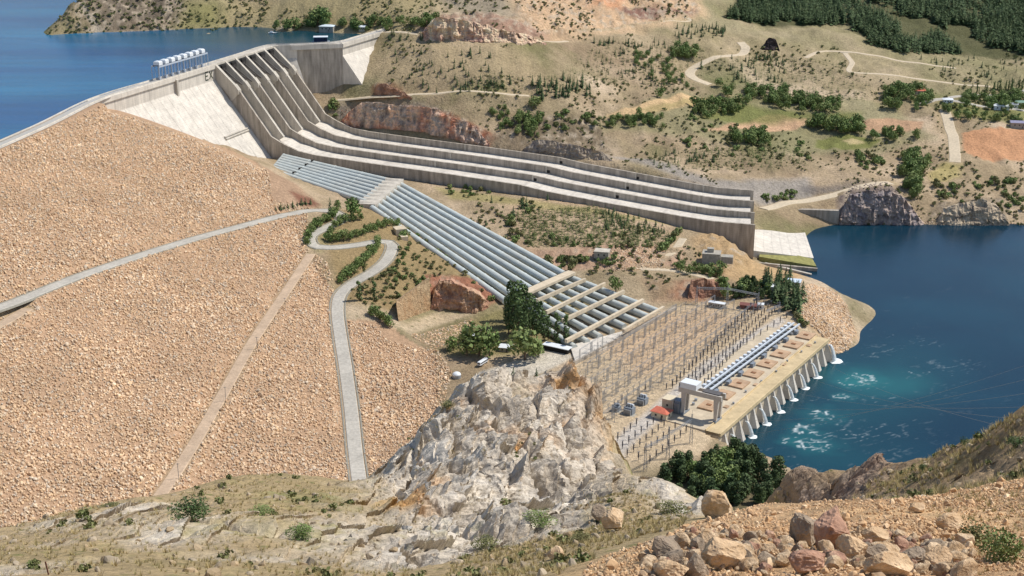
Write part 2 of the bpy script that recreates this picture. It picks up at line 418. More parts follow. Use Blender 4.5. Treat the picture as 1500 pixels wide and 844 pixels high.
# hillside relief away from built places
BUILT = [G([(700, 520), (840, 515), (965, 458), (1040, 440), (1140, 460), (1215, 490)]).tolist() + [[175, 815, 0], [80, 760, 0], [-20, 900, 0]]]
far_w = np.clip((np.hypot(GX, GY) - 700) / 800, 0.25, 1.6)
emb_d = (GX - EA[0]) * EN[0] + (GY - EA[1]) * EN[1]; emb_t = (GX - EA[0]) * ED[0] + (GY - EA[1]) * ED[1]
calm = np.ones_like(GZ)
bd = np.where(inpoly(GX, GY, np.array(BUILT[0])), 0, edge_dist(GX, GY, np.array(BUILT[0])))
calm *= np.clip(bd / 40, 0, 1)
calm *= np.clip((np.abs(GZ - 0.5) - 0.5) / 6 + 0.1, 0.1, 1) * np.clip(np.abs(GZ - 148) / 8 + 0.15, 0.15, 1)
_EMBPOLY = G([(-300, 340), (0, 222), (150, 156), (375, 238), (400, 300), (450, 310), (445, 370), (490, 430), (495, 470), (560, 470), (640, 520), (640, 620), (520, 715), (0, 790), (-300, 900)])
_emb = inpoly(GX, GY, _EMBPOLY)
calm = np.where(_emb, 0.06, calm)
# ground against the concrete stays as surveyed
dL = (GX - DB[0]) * DU[0] + (GY - DB[1]) * DU[1]; dW = (GX - DB[0]) * DV[0] + (GY - DB[1]) * DV[1]
near_ch = np.maximum(np.maximum(-60 - dL, dL - 720), np.maximum(-60 - dW, dW - 200))
calm *= np.where(dW > 126, np.clip((dW - 126) / 40, 0.1, 1), 1) * np.where((dW <= 126) & (dW > -40) & (dL > -40) & (dL < 720), 0.15, 1)
relief = fbm(GX / 90, GY / 90, octv=5) * 7 * far_w + fbm(GX / 28, GY / 28, octv=4, ridged=True) * 2.6 * np.clip(far_w, .3, 1.2) + fbm(GX / 60 + 3, GY / 48, octv=4, ridged=True) * 3.6 * np.clip(far_w - .2, 0, 1.2)
GZ = GZ + relief * calm
for nm in ROADS: 
    if nm in ('valley_road', 'far_road', 'hill_track', 'slope_track', 'field_road', 'quarry_road', 'upper_road', 'hill_road', 'quay_road', 'bench_road', 'shore_road'):
        L = LINES[nm]; z = T(L[:, 0], L[:, 1])
        for _ in range(4): z[1:-1] = (z[:-2] + 2 * z[1:-1] + z[2:]) / 4
        L[:, 2] = z
    carve(LINES[nm], ROADS[nm][0])

cl_ = np.array([(*(EA + ED * t - EN * 5), 154.9) for t in (-900, -400, -150, 60, 170)]); carve(cl_, 14)
# excavation for the chutes, and the river up to the outfall wall
_pL = [0, 24, 66, 82, 100, 122, 185, 273, 358, 388, 450, 530, 562, 604]; _pz = [155, 133.5, 80, 72.5, 66.5, 64, 61.5, 59, 55.5, 51.5, 46.5, 41, 39.5, 40.5]
dL = (GX - DB[0]) * DU[0] + (GY - DB[1]) * DU[1]; dW = (GX - DB[0]) * DV[0] + (GY - DB[1]) * DV[1]
zt_ = np.interp(dL, _pL, _pz)
inb = (dL > -5) & (dL < 606)
cap = np.where(dW < -2, 1e9, np.where(dW < 124, zt_ - 19, zt_ - 3.5 + np.maximum(dW - 126, 0) * 1.1 + np.maximum(dW - 132, 0) * 0.4))
cap = np.where(dL < 66, np.where((dW > -2) & (dW < 124), zt_ - 40, 1e9), cap)
GZ = np.where(inb, np.minimum(GZ, cap), GZ)
zf_ = np.interp(dL, [67, 135, 265, 365, 447, 500, 574, 607], [57, 54, 48, 46, 43, 36, 22, 3])   # ground line along the outer chute wall
fz = np.clip(1 - (-3 - dW) / 14, 0, 1) * (dW <= -1) * (dW > -17) * (dL > 60) * (dL < 606)
GZ = GZ * (1 - fz) + (zf_ - 1.0) * fz
_o, _e2 = U(1058, 631, 17), U(1212, 497, 17); _pe = (_e2 - _o)[:2] / np.linalg.norm((_e2 - _o)[:2]); _pq = np.array([_pe[1], -_pe[0]])
_rv = np.array([(*(_o[:2] + _pe * -7 - _pq * 9), 0), (*(_o[:2] - _pe * 8 + _pq * 9), 0)] + [U(*p, 0) for p in ((1105, 672), (1140, 682), (1180, 700), (1260, 690), (1300, 520), (1232, 520))] + [(*(_e2[:2] + _pe * 3 + _pq * 1), 0), (*(_e2[:2] + _pe * 1 - _pq * 9), 0)])
_in = inpoly(GX, GY, _rv); _d = np.where(_in, edge_dist(GX, GY, _rv), 0)
GZ = np.where(_in, np.minimum(GZ, 0.6 - np.minimum(_d, 6) * 1.4), GZ)
# rough rock cuts: vertical chutes, ledges and blocks
CUTS = [[(495, 152), (560, 150), (640, 154), (728, 198), (715, 214), (600, 186), (495, 182)], [(545, 122), (580, 118), (605, 138), (545, 146)], [(720, 200), (770, 168), (880, 180), (905, 228), (820, 230)], [(1225, 284), (1312, 272), (1352, 330), (1228, 332)], [(1370, 298), (1470, 288), (1482, 332), (1350, 332)],
        [(610, 30), (690, 18), (800, 48), (795, 64), (700, 60), (610, 52)], [(740, 45), (760, -5), (1020, -8), (1030, 22), (960, 38), (830, 54)], [(618, 400), (700, 408), (740, 436), (705, 456), (626, 452)], [(940, 408), (1060, 413), (1045, 440), (960, 440)], [(1065, 330), (1110, 390), (1060, 410), (1020, 360)], [(775, 364), (1000, 362), (1000, 398), (790, 398)], [(100, 50), (75, 30), (130, -8), (280, -8), (270, 46)]]
rough = fbm(GX / 11, GY / 11, GZ / 14, octv=4, ridged=True) * 3.6 + fbm(GX / 4.5, GY / 4.5, GZ / 5, octv=3, ridged=True) * 1.6
cutm = np.zeros_like(GZ)
for px in CUTS:
    P = G(px); d = np.where(inpoly(GX, GY, P), edge_dist(GX, GY, P), 0); cutm = np.maximum(cutm, np.clip(d / 6, 0, 1) * np.clip(np.hypot(P[0][0], P[0][1]) / 1400, .6, 1.5))
GZ = GZ + rough * cutm
# ------------------------------------------------------------------ valley ground: colours of soil, scrub, rock and fields
def srgb(*c): return np.array(lin(*c)[:3])
col = np.zeros(GZ.shape + (3,))
n1 = fbm(GX / 160, GY / 160, octv=5); n2 = fbm(GX / 30 + 50, GY / 30, octv=4); n3 = fbm(GX / 8, GY / 8 + 30, octv=3)
dry = srgb(170, 150, 120); olive = srgb(144, 134, 102); pale = srgb(190, 168, 140); grey = srgb(150, 142, 130); green = srgb(96, 108, 58)
redr = srgb(166, 116, 88); tan = srgb(204, 164, 124); brown = srgb(150, 126, 98); sand = srgb(205, 172, 130)
def lerp(a, b, t): return a + (b - a) * np.clip(t, 0, 1)[..., None]
col[:] = dry
n0 = fbm(GX / 55 + 7, GY / 75, octv=5); col = lerp(col, pale, n2 * 1.4 + 0.2); col = lerp(col, olive, n1 * 1.9 + 0.1); col = lerp(col, srgb(206, 184, 156), n0 * 2.4 - 0.35); col = lerp(col, srgb(142, 122, 98), -n0 * 2.2 - 0.35); col = lerp(col, srgb(122, 124, 80), (n1 - n0) * 1.6 - 0.6)
far = np.clip((np.hypot(GX, GY) - 1750) / 250, 0, 1) * (GX > 100)
col = lerp(col, lerp(np.broadcast_to(srgb(146, 140, 102), col.shape), srgb(166, 152, 120), n2 + .4), far * 0.8)
def zone(px, colour, feather=6.0, amount=1.0, wob=6.0, wpts=None):
    global col
    P = G(px) if wpts is None else np.array(wpts)
    x0, x1 = P[:, 0].min() - 30, P[:, 0].max() + 30; y0, y1 = P[:, 1].min() - 30, P[:, 1].max() + 30
    m = np.nonzero((GX > x0) & (GX < x1) & (GY > y0) & (GY < y1))
    x = GX[m]; y = GY[m]; d = edge_dist(x, y, P); d = np.where(inpoly(x, y, P), d, -d) + wob * n2[m]
    f = np.clip(d / feather + 0.5, 0, 1) * amount
    c = colour if colour.ndim == 2 else np.broadcast_to(colour, (len(x), 3))
    col[m] = col[m] * (1 - f[:, None]) + c * f[:, None]
    return P, m, d
# peninsula
zone([(55, 53), (75, 35), (110, -8), (300, -8), (300, 46), (150, 53)], srgb(120, 108, 94), 60, 0.9, 20)
zone([(250, 48), (300, -8), (640, -8), (600, 40), (430, 40)], srgb(165, 150, 112), 40, 0.9, 12)
zone([(260, 40), (270, 0), (330, 0), (320, 42)], srgb(134, 132, 82), 30, 0.7, 10)
zone([(55, 54), (150, 54), (250, 50), (345, 47), (430, 44), (430, 41), (345, 43), (250, 45), (150, 50), (60, 50)], srgb(190, 182, 168), 6, 0.8, 2)
# quarry and cliffs
zone([(740, 45), (750, -5), (1020, -8), (1030, 25), (960, 40), (830, 58)], srgb(214, 180, 144), 25, 0.95, 14)
zone([(900, 12), (960, 5), (1020, 16), (1010, 24), (930, 26)], srgb(128, 92, 84), 12, 0.85, 5)
zone([(860, 8), (880, -8), (920, -8), (905, 12)], srgb(222, 160, 120), 15, 0.7, 8)
zone([(620, 30), (690, 20), (800, 50), (790, 62), (700, 58), (610, 50)], srgb(172, 138, 118), 14, 0.9, 8)
zone([(640, -5), (740, -5), (770, 30), (690, 22)], srgb(158, 146, 126), 25, 0.8, 10)
zone([(495, 152), (560, 150), (640, 156), (660, 170), (600, 182), (495, 180)], srgb(146, 132, 118), 8, 0.95, 4)
zone([(590, 160), (660, 166), (728, 200), (715, 212), (640, 192)], srgb(160, 102, 78), 8, 0.95, 4)
zone([(545, 125), (575, 120), (605, 138), (545, 146)], srgb(156, 98, 74), 8, 0.8, 3)
zone([(720, 205), (760, 170), (880, 180), (900, 225), (820, 228)], srgb(124, 110, 90), 20, 0.85, 8)
zone([(880, 225), (950, 232), (1040, 262), (1180, 262), (1200, 290), (1110, 300), (1020, 275)], srgb(160, 152, 142), 12, 0.9, 5)
zone([(1170, 275), (1230, 272), (1290, 265), (1270, 272), (1180, 284)], srgb(118, 112, 108), 8, 0.8, 3)
zone([(1225, 288), (1310, 275), (1350, 328), (1228, 330)], srgb(132, 118, 112), 8, 0.95, 4)
zone([(1370, 300), (1470, 290), (1480, 330), (1350, 330)], srgb(150, 134, 112), 10, 0.9, 4)
zone([(560, 60), (640, 62), (760, 70), (830, 130), (780, 140), (560, 140)], srgb(178, 158, 124), 30, 0.7, 10)
# fields
FIELDS = [[(888, 170), (1000, 136), (1072, 140), (1060, 148), (930, 170)], [(1028, 192), (1070, 180), (1125, 168), (1188, 176), (1170, 188), (1130, 193)], [(1262, 180), (1300, 173), (1352, 178), (1350, 190), (1300, 196), (1268, 190)], [(1195, 205), (1235, 195), (1290, 205), (1280, 214), (1240, 220), (1195, 216)], [(1408, 195), (1440, 188), (1560, 188), (1560, 230), (1440, 234), (1412, 222)]]
FIELDW = [G(f) for f in FIELDS]
zone([(870, 182), (990, 130), (1180, 140), (1300, 150), (1365, 200), (1285, 226), (1150, 222), (1030, 202)], srgb(146, 140, 104), 16, .75, 8)
zone([(1062, 26), (1080, 8), (1090, -14), (1232, -14), (1238, 36), (1150, 39)], srgb(84, 86, 58), 14, .85, 8)
zone([(1232, -14), (1520, -14), (1520, 84), (1400, 80), (1320, 78), (1246, 46)], srgb(84, 86, 58), 14, .85, 8)
zone([(888, 170), (1000, 136), (1072, 140), (1060, 148), (930, 170)], srgb(214, 182, 138), 3, 1.0, 2)
zone([(930, 160), (1045, 140), (1060, 145), (950, 166)], srgb(150, 140, 92), 6, 0.6, 4)
zone([(1028, 192), (1070, 180), (1125, 168), (1188, 176), (1170, 188), (1130, 193)], srgb(202, 166, 132), 3, 1.0, 1.5)
zone([(1262, 180), (1300, 173), (1352, 178), (1350, 190), (1300, 196), (1268, 190)], srgb(194, 156, 124), 4, 0.9, 2)
zone([(1195, 205), (1235, 195), (1290, 205), (1280, 214), (1240, 220), (1195, 216)], srgb(126, 128, 76), 4, 0.95, 2)
zone([(1232, 206), (1255, 204), (1268, 209), (1245, 212)], srgb(205, 185, 140), 3, 0.8, 1)
zone([(1408, 195), (1440, 188), (1560, 188), (1560, 230), (1440, 234), (1412, 222)], srgb(200, 150, 112), 3, 0.97, 2)
zone([(1360, 255), (1380, 238), (1410, 240), (1405, 260), (1370, 268)], srgb(180, 166, 104), 10, 0.7, 5)
for p in ([(1010, 170), (1090, 150), (1180, 165), (1260, 165), (1250, 185), (1190, 175), (1060, 178)], [(1380, 150), (1500, 158), (1560, 165), (1560, 182), (1450, 178), (1390, 165)], [(660, 130), (735, 126), (735, 138), (665, 138)]):
    zone(p, srgb(116, 122, 66), 14, 0.75, 6)
# between chute and penstocks
zone([(740, 300), (900, 300), (1000, 345), (960, 365), (770, 362)], srgb(190, 164, 134), 14, 0.8, 8)
zone([(640, 275), (900, 312), (980, 330), (900, 318), (760, 300), (660, 292)], srgb(160, 150, 98), 8, 0.7, 5)
zone([(775, 363), (1000, 360), (1000, 400), (790, 400)], srgb(190, 156, 130), 8, 0.85, 5)
zone([(940, 410), (1060, 415), (1040, 445), (960, 440)], srgb(168, 112, 88), 12, 0.6, 8)
zone([(850, 400), (1000, 400), (980, 440), (900, 440)], srgb(160, 142, 112), 12, 0.7, 8)
zone([(1060, 330), (1110, 385), (1190, 400), (1140, 425), (1040, 400), (1010, 350)], srgb(196, 164, 122), 12, 0.85, 6)
# knoll
zone([(470, 320), (560, 300), (720, 430), (640, 412), (580, 460), (500, 440), (480, 372)], srgb(158, 136, 98), 10, 0.9, 5)
zone([(620, 405), (700, 412), (735, 440), (700, 455), (630, 450)], srgb(168, 116, 92), 5, 0.95, 2)
zone([(585, 478), (640, 455), (700, 458), (650, 475), (600, 490)], srgb(202, 182, 152), 5, 0.9, 2)
zone([(380, 240), (470, 300), (430, 305), (395, 298)], srgb(172, 142, 116), 8, 0.9, 3)
zone([(425, 280), (455, 290), (468, 302), (440, 298)], srgb(128, 84, 68), 5, 0.8, 2)
zone([(650, 485), (720, 455), (830, 440), (840, 510), (740, 520), (660, 520)], srgb(132, 124, 82), 10, 0.8, 5)
zone([(700, 545), (740, 535), (800, 515), (845, 520), (800, 545), (755, 560), (710, 560)], srgb(206, 196, 178), 4, 0.95, 2)
# platform
zone([(835, 530), (965, 455), (1040, 440), (1140, 455), (1215, 490), (1060, 640), (1000, 700), (880, 720), (840, 620)], srgb(206, 184, 152), 6, 0.97, 2)
zone([(890, 510), (975, 462), (1040, 448), (1080, 470), (1000, 530), (930, 555)], srgb(208, 178, 144), 20, 0.8, 8)
zone([(880, 660), (905, 640), (1030, 530), (1140, 465), (1152, 470), (1040, 545), (920, 660), (895, 700)], srgb(204, 196, 186), 5, 0.85, 2)
zone([(1165, 430), (1195, 420), (1240, 450), (1255, 495), (1225, 520), (1170, 470)], srgb(190, 160, 124), 6, 0.95, 3)
zone(None, srgb(92, 88, 62), 30, 0.8, 10, wpts=[(80, 800), (150, 815), (260, 800), (260, 700), (60, 680)])
# rockfill bed below the loose stones
mE = _emb; col[mE] = srgb(188, 156, 126)
zone([(470, 330), (500, 330), (470, 372), (452, 362)], srgb(150, 140, 96), 5, 0.6, 2)
for nm, (w, px, mk) in ROADS.items():    # dusty verges
    L = LINES[nm]; x0, x1 = L[:, 0].min() - 20, L[:, 0].max() + 20; y0, y1 = L[:, 1].min() - 20, L[:, 1].max() + 20
    m = np.nonzero((GX > x0) & (GX < x1) & (GY > y0) & (GY < y1))
    d = edge_dist(GX[m], GY[m], L, False); f = np.clip(1 - (d - w / 2) / 4, 0, 1)[:, None] * 0.7
    col[m] = col[m] * (1 - f) + srgb(186, 166, 132) * f
crk = fbm(GX / 6, GY / 6, GZ / 5, octv=3)
col = lerp(col, col * 0.72, cutm * np.clip(crk * 1.8, 0, 1)); col = lerp(col, srgb(188, 172, 150), cutm * np.clip(-crk * 2.0 - 0.1, 0, 0.8))
col *= (1 + 0.14 * n3 + 0.10 * n2)[..., None]
scrub = np.clip(0.55 + n1 * 1.2, 0, 1); scrub[_emb] = 0
scrub = np.where(bd < 5, 0, scrub)
for f in FIELDW: scrub[inpoly(GX, GY, f)] = 0

k = NT("ground_soil", 0.95, 0.1)
a = k.n('ShaderNodeAttribute', attribute_name='Col').outputs['Color']; b_ = k.n('ShaderNodeAttribute', attribute_name='Scrub').outputs['Fac']
nz = k.noise(0.35, 6, 0.7); nz2 = k.noise(1.6, 4, 0.7)
c = k.gain(a, k.mapr(nz, 0.25, 0.75, 0.62, 1.34)); c = k.gain(c, k.mapr(nz2, 0.3, 0.7, 0.82, 1.16))
v = k.vor(0.16); dots = k.mapr(v, 0.10, 0.30, 1, 0)
th_ = k.n('ShaderNodeMath', operation='MULTIPLY'); k.l(dots, th_.inputs[0]); k.l(b_, th_.inputs[1])
vr = k.vor(0.16, out='Color'); rr_ = k.n('ShaderNodeSeparateColor'); k.l(vr, rr_.inputs[0]); pick = k.mapr(rr_.outputs[0], 0.55, 0.6, 0, 0.8)
th2 = k.n('ShaderNodeMath', operation='MULTIPLY'); k.l(th_.outputs[0], th2.inputs[0]); k.l(pick, th2.inputs[1])
c = k.mix(th2.outputs[0], c, lin(112, 110, 76)); k.base(c)
k.bump(nz, 0.8, 3.0)
M_SOIL = k.m
Pg = np.stack([GX, GY, GZ], -1)
ground = grid_mesh('ground', Pg, M_SOIL, {'Col': col, 'Scrub': np.repeat(scrub[..., None], 3, -1)})
ground['kind'] = 'structure'

# ------------------------------------------------------------------ roads
k = NT("concrete_road_surface", 0.85, 0.2); nz = k.noise(0.5, 5); k.base(k.gain(k.gain(lin(184, 178, 166), k.mapr(nz, 0.3, 0.7, 0.78, 1.14)), k.mapr(k.noise(0.06, 2), .3, .7, .9, 1.1))); M_CROAD = k.m
k = NT("dirt_road_surface", 0.95, 0.1); nz = k.noise(0.4, 5); k.base(k.gain(lin(204, 188, 162), k.mapr(nz, 0.3, 0.7, 0.82, 1.14))); M_DROAD = k.m
k = NT("earth_track_surface", 0.95, 0.1); nz = k.noise(0.5, 6, .7); k.base(k.gain(k.gain(lin(196, 172, 146), k.mapr(nz, 0.28, 0.72, 0.74, 1.16)), k.mapr(k.noise(.09, 4), .3, .7, .85, 1.1))); k.bump(nz, .5, .5); M_TRACK = k.m
k = NT("gutter_concrete", 0.9, 0.1); k.base(k.gain(lin(150, 146, 134), k.mapr(k.noise(0.8, 4), .3, .7, .75, 1.15))); M_GUT = k.m
def ribbon(mb, L, o0, o1, dz0, dz1, ground_follow=False):
    d = np.gradient(L[:, :2], axis=0); d /= np.linalg.norm(d, axis=1)[:, None] + 1e-9; nn = np.stack([d[:, 1], -d[:, 0]], 1)
    A = np.c_[L[:, :2] + nn * o0, L[:, 2] + dz0]; Bq = np.c_[L[:, :2] + nn * o1, L[:, 2] + dz1]; n = len(L)
    mb.add(np.vstack([A, Bq]), [(i, i + 1, n + i + 1, n + i) for i in range(n - 1)])
for nm, (w, px, mk) in ROADS.items():
    mb = MB(); L = LINES[nm]; ribbon(mb, L, -w / 2, w / 2, 0.12, 0.12); ribbon(mb, L, -w / 2 - 1.5, -w / 2, -1.2, 0.12); ribbon(mb, L, w / 2, w / 2 + 1.5, 0.12, -1.2)
    mb.build(nm, M_CROAD if mk == 'concrete_road' else M_TRACK if nm in ('access_track', 'berm_track') else M_DROAD)['kind'] = 'structure'
# lined drain and kerb beside the zig-zag road
for off in (-6.2, 6.2):
    mb = MB(); L = LINES['berm_road']; ribbon(mb, L, off - 0.5, off + 0.5, 0.05, 0.05); ribbon(mb, L, off - 0.5, off - 0.9, 0.05, -1.0); ribbon(mb, L, off + 0.5, off + 0.9, 0.05, -1.0)
    mb.build('road_gutter', M_GUT)['kind'] = 'structure'

# ------------------------------------------------------------------ water
def water(name, x0, x1, y0, y1, z, n0, n1, colour_fn, mat):
    X, Y = np.meshgrid(np.linspace(x0, x1, n0), np.linspace(y0, y1, n1), indexing='ij')
    o = grid_mesh(name, np.stack([X, Y, np.full_like(X, z)], -1), mat, colour_fn(X, Y)); o['kind'] = 'structure'; return o
k = NT("lake_water", 0.22, 0.5); k.p.inputs['IOR'].default_value = 1.33
a = k.n('ShaderNodeAttribute', attribute_name='Col').outputs['Color']; fo = k.n('ShaderNodeAttribute', attribute_name='Foam').outputs['Fac']
k.base(a); h = k.noise(0.5, 5, 0.6); k.bump(h, 0.18, 0.7)
k.l(k.mapr(fo, 0, 1, 0.2, 0.7), k.p.inputs['Roughness'])
M_WATER = k.m
boils = [(U(1205, 608), 11), (U(1179, 629), 8), (U(1160, 645), 6.5), (U(1194, 651), 11), (U(1270, 553), 10), (U(1246, 560), 8), (U(1236, 582), 6)]
def river_cols(X, Y):
    c = np.zeros(X.shape + (3,)); nn = fbm(X / 60, Y / 60, octv=4); nf = fbm(X / 4.0, Y / 4.0, octv=4, ridged=True); ns = fbm(X / 25, Y / 12 + 9, octv=4)
    deep = np.array([0.0035, 0.027, 0.049]); teal = np.array([0.008, 0.062, 0.080]); turq = np.array([0.016, 0.15, 0.155])
    c[:] = deep; c = lerp(c, np.array([0.005, 0.039, 0.064]), nn * 1.2 + 0.3)
    p = U(1110, 640); q = U(1235, 525); qn = np.array([0.845, -0.535])
    d = (X - p[0]) * qn[0] + (Y - p[1]) * qn[1]; al = (X - p[0]) * 0.535 + (Y - p[1]) * 0.845
    m = np.clip(1 - np.abs(d - 40) / 75, 0, 1) * np.clip((al + 60) / 50, 0, 1) * np.clip((260 - al) / 80, 0, 1)
    c = lerp(c, teal, m * 0.95 + 0.5 * nn * m)
    foam = np.zeros(X.shape)
    for (b, r) in boils:
        wx = X + 4 * vnoise(X / 7, Y / 7); wy = Y + 4 * vnoise(X / 7 + 40, Y / 7)
        rr = np.hypot(wx - b[0], wy - b[1]); c = lerp(c, turq, np.clip(1 - rr / (r * 2.0), 0, 1) * 0.55)
        foam = np.maximum(foam, np.clip(1 - np.abs(rr - r * 0.72) / (r * 0.34), 0, 1) ** .7 * np.clip((nf - 0.42) * 2.4, 0, 1))
    b = U(1275, 558); rr = np.hypot((X - b[0]) / 1.5, Y - b[1]); c = lerp(c, np.array([0.03, 0.26, 0.24]), np.clip(1 - rr / 40, 0, 1) * (0.32 + 0.5 * nn))
    streak = np.clip((fbm((X + .6 * Y) / 14, (Y - .6 * X) / 5, octv=4, ridged=True) - 0.66) * 3.6, 0, 1) * np.clip(m * 1.1 + 0.1 * np.clip(1 - (d - 90) / 120, 0, 1), 0, 1) * np.clip(ns * 2.2, 0, 1)
    foam = np.clip(np.maximum(foam, streak * 0.5), 0, 1)
    c = lerp(c, np.array([0.75, 0.8, 0.8]), foam * 0.85)
    return {'Col': c, 'Foam': np.repeat(foam[..., None], 3, -1)}
water('river_water', 100, 1500, 690, 1440, 0.0, 1050, 700, river_cols, M_WATER)
k = NT("reservoir_surface", 0.2, 0.5); k.p.inputs['IOR'].default_value = 1.33
nz = k.noise(1.0, 4, 0.55, k.scale(k.pos(), (0.0016, 0.009, 1))); nz2 = k.noise(1.0, 3, 0.6, k.scale(k.pos(), (0.006, 0.03, 1)))
c = k.mix(k.mapr(nz, 0.35, 0.65, 0, 1), (0.010, 0.072, 0.19, 1), (0.018, 0.14, 0.265, 1)); c = k.gain(c, k.mapr(nz2, 0.3, 0.7, 0.85, 1.15))
bay = k.n('ShaderNodeVectorMath', operation='DISTANCE'); k.l(k.pos(), bay.inputs[0]); bay.inputs[1].default_value = (-265, 1730, 148)
c = k.mix(k.mapr(bay.outputs['Value'], 60, 260, 0.9, 0), c, (0.010, 0.045, 0.055, 1)); k.base(c); k.bump(k.noise(0.35, 5, 0.6), 0.3, 0.8)
mb = MB(); q = EA + ED * -900 - EN * 6
outline = [(q[0], q[1]), (-393 - 8, 1292)] + [DP(-8, 0, w)[:2] for w in (-208, 0, SPW)] + [tuple(U(433, 67, 155)[:2] + np.array([-2, 6])), tuple(U(501, 64, 155)[:2] + np.array([-6, 6])), tuple(U(562, 46, 155)[:2] + np.array([-4, 6])), (-120, 1800), (-120, 2300), (-400, 4300), (-4200, 4300), (-4200, 600), (-1500, 250)]
mb.add([(x, y, 148.0) for x, y in outline], [tuple(range(len(outline)))])
mb.build('reservoir_water', k.m)['kind'] = 'structure'
# ------------------------------------------------------------------ near hillside: grassy slope, limestone outcrop, gravel shoulder, right-hand spur
fp = []
def fr(*pts):
    for px, py, d in pts: fp.append(R(px, py, d))
fr((0, 844, 60), (200, 844, 62), (400, 844, 66), (520, 844, 70), (0, 812, 88), (100, 795, 87), (283, 762, 96), (200, 790, 86), (350, 745, 112), (450, 765, 100), (440, 800, 84), (-150, 844, 60), (-150, 800, 100), (-300, 820, 90),
   (0, 782, 118), (60, 758, 120), (140, 742, 124), (230, 728, 130), (330, 700, 142), (400, 693, 150), (470, 698, 152), (515, 712, 152), (-150, 790, 116), (300, 900, 20), (0, 900, 22), (500, 900, 18), (700, 900, 16), (-300, 900, 24))
for px, py, d in ((-300, 840, 118), (-150, 790, 116), (0, 782, 118), (60, 758, 120), (140, 742, 124), (230, 728, 130), (330, 700, 142), (400, 693, 150), (470, 698, 152), (515, 712, 155), (560, 690, 168)):
    fr((px, py + 25, d + 14), (px, py + 95, d + 60))
# outcrop
fr((540, 690, 160), (575, 665, 164), (600, 640, 168), (630, 610, 174), (645, 582, 180), (670, 562, 185), (700, 545, 190), (728, 530, 195), (755, 545, 195), (760, 578, 190), (790, 552, 196), (820, 528, 200), (845, 540, 201), (870, 570, 198), (885, 600, 194), (896, 640, 188), (899, 670, 178),
   (700, 600, 178), (760, 625, 172), (840, 600, 184), (820, 650, 168), (880, 660, 176), (700, 655, 160), (640, 665, 154), (760, 675, 152), (860, 695, 158), (600, 700, 142), (560, 725, 138), (680, 700, 139), (740, 715, 138), (820, 735, 143), (640, 738, 125), (700, 762, 120), (780, 752, 130), (860, 742, 138),
   (600, 772, 105), (540, 765, 112), (690, 795, 100), (520, 805, 86), (600, 825, 78), (650, 844, 68), (760, 805, 88), (740, 844, 60))
for px, py, d in ((600, 640, 170), (640, 590, 182), (700, 548, 194), (728, 533, 200), (760, 582, 196), (820, 531, 206), (850, 548, 206), (885, 605, 202), (899, 650, 196), (905, 690, 186)):
    fr((px, py + 45, d + 14), (px, py + 160, d + 50))
fr((930, 690, 158), (960, 698, 150), (1000, 712, 146), (1022, 738, 138), (900, 722, 122), (960, 730, 118), (1010, 748, 112), (900, 765, 84), (980, 765, 80), (850, 795, 68), (830, 832, 48), (940, 800, 60))
for px, py, d in ((930, 690, 158), (960, 698, 150), (1000, 712, 146), (1022, 738, 138), (1060, 770, 120)): fr((px, py + 35, d + 16), (px, py + 140, d + 60))
# gravel shoulder
fr((1040, 752, 24), (1080, 738, 25), (1150, 735, 25), (1250, 745, 24.5), (1330, 738, 25), (1400, 722, 27), (1500, 712, 29), (1620, 705, 30), (1000, 775, 20.5), (930, 792, 17), (880, 808, 15.2), (835, 844, 12.4), (1200, 790, 16.5), (1100, 800, 16), (1350, 790, 17), (1500, 780, 18), (1000, 820, 13.3), (1200, 844, 11.2), (1500, 844, 11.5),
   (1350, 844, 11.2), (1200, 1000, 6.3), (1600, 1000, 7), (1000, 1000, 6.5), (1650, 800, 15))
for px, py, d in ((1040, 752, 24), (1080, 738, 25), (1150, 735, 25), (1250, 745, 24.5), (1330, 738, 25), (1400, 722, 27), (1500, 712, 29), (1620, 705, 30)): fr((px, py + 28, d + 4), (px, py + 110, d + 16))
for px, py, d in ((1000, 775, 20.5), (930, 792, 17), (880, 808, 15.2), (835, 844, 12.4)): fr((px - 20, py + 30, d + 4), (px - 25, py + 70, d + 12))
fp += [np.array(p, float) for p in ((0, 0, 430.3), (3, 2, 430.2), (-3, 1, 429.8), (5, 0, 430.4), (0, 4, 428.6), (4, 5, 428.8), (-8, 0, 428), (12, 0, 430.5), (10, 6, 429.2), (20, 8, 429.5), (20, 25, 421), (26, 45, 405), (-14, 4, 424), (-30, 30, 404), (60, 0, 431), (40, -20, 432), (-60, 0, 412), (60, 60, 392), (-80, -20, 424), (160, 0, 418), (160, 100, 320), (-160, 0, 398), (-160, 100, 330), (0, -60, 434), (100, -100, 438), (-100, -120, 430), (300, 150, 150), (-320, 150, 160), (400, 0, 200), (-400, 0, 200), (250, -200, 430), (-250, -220, 425))]
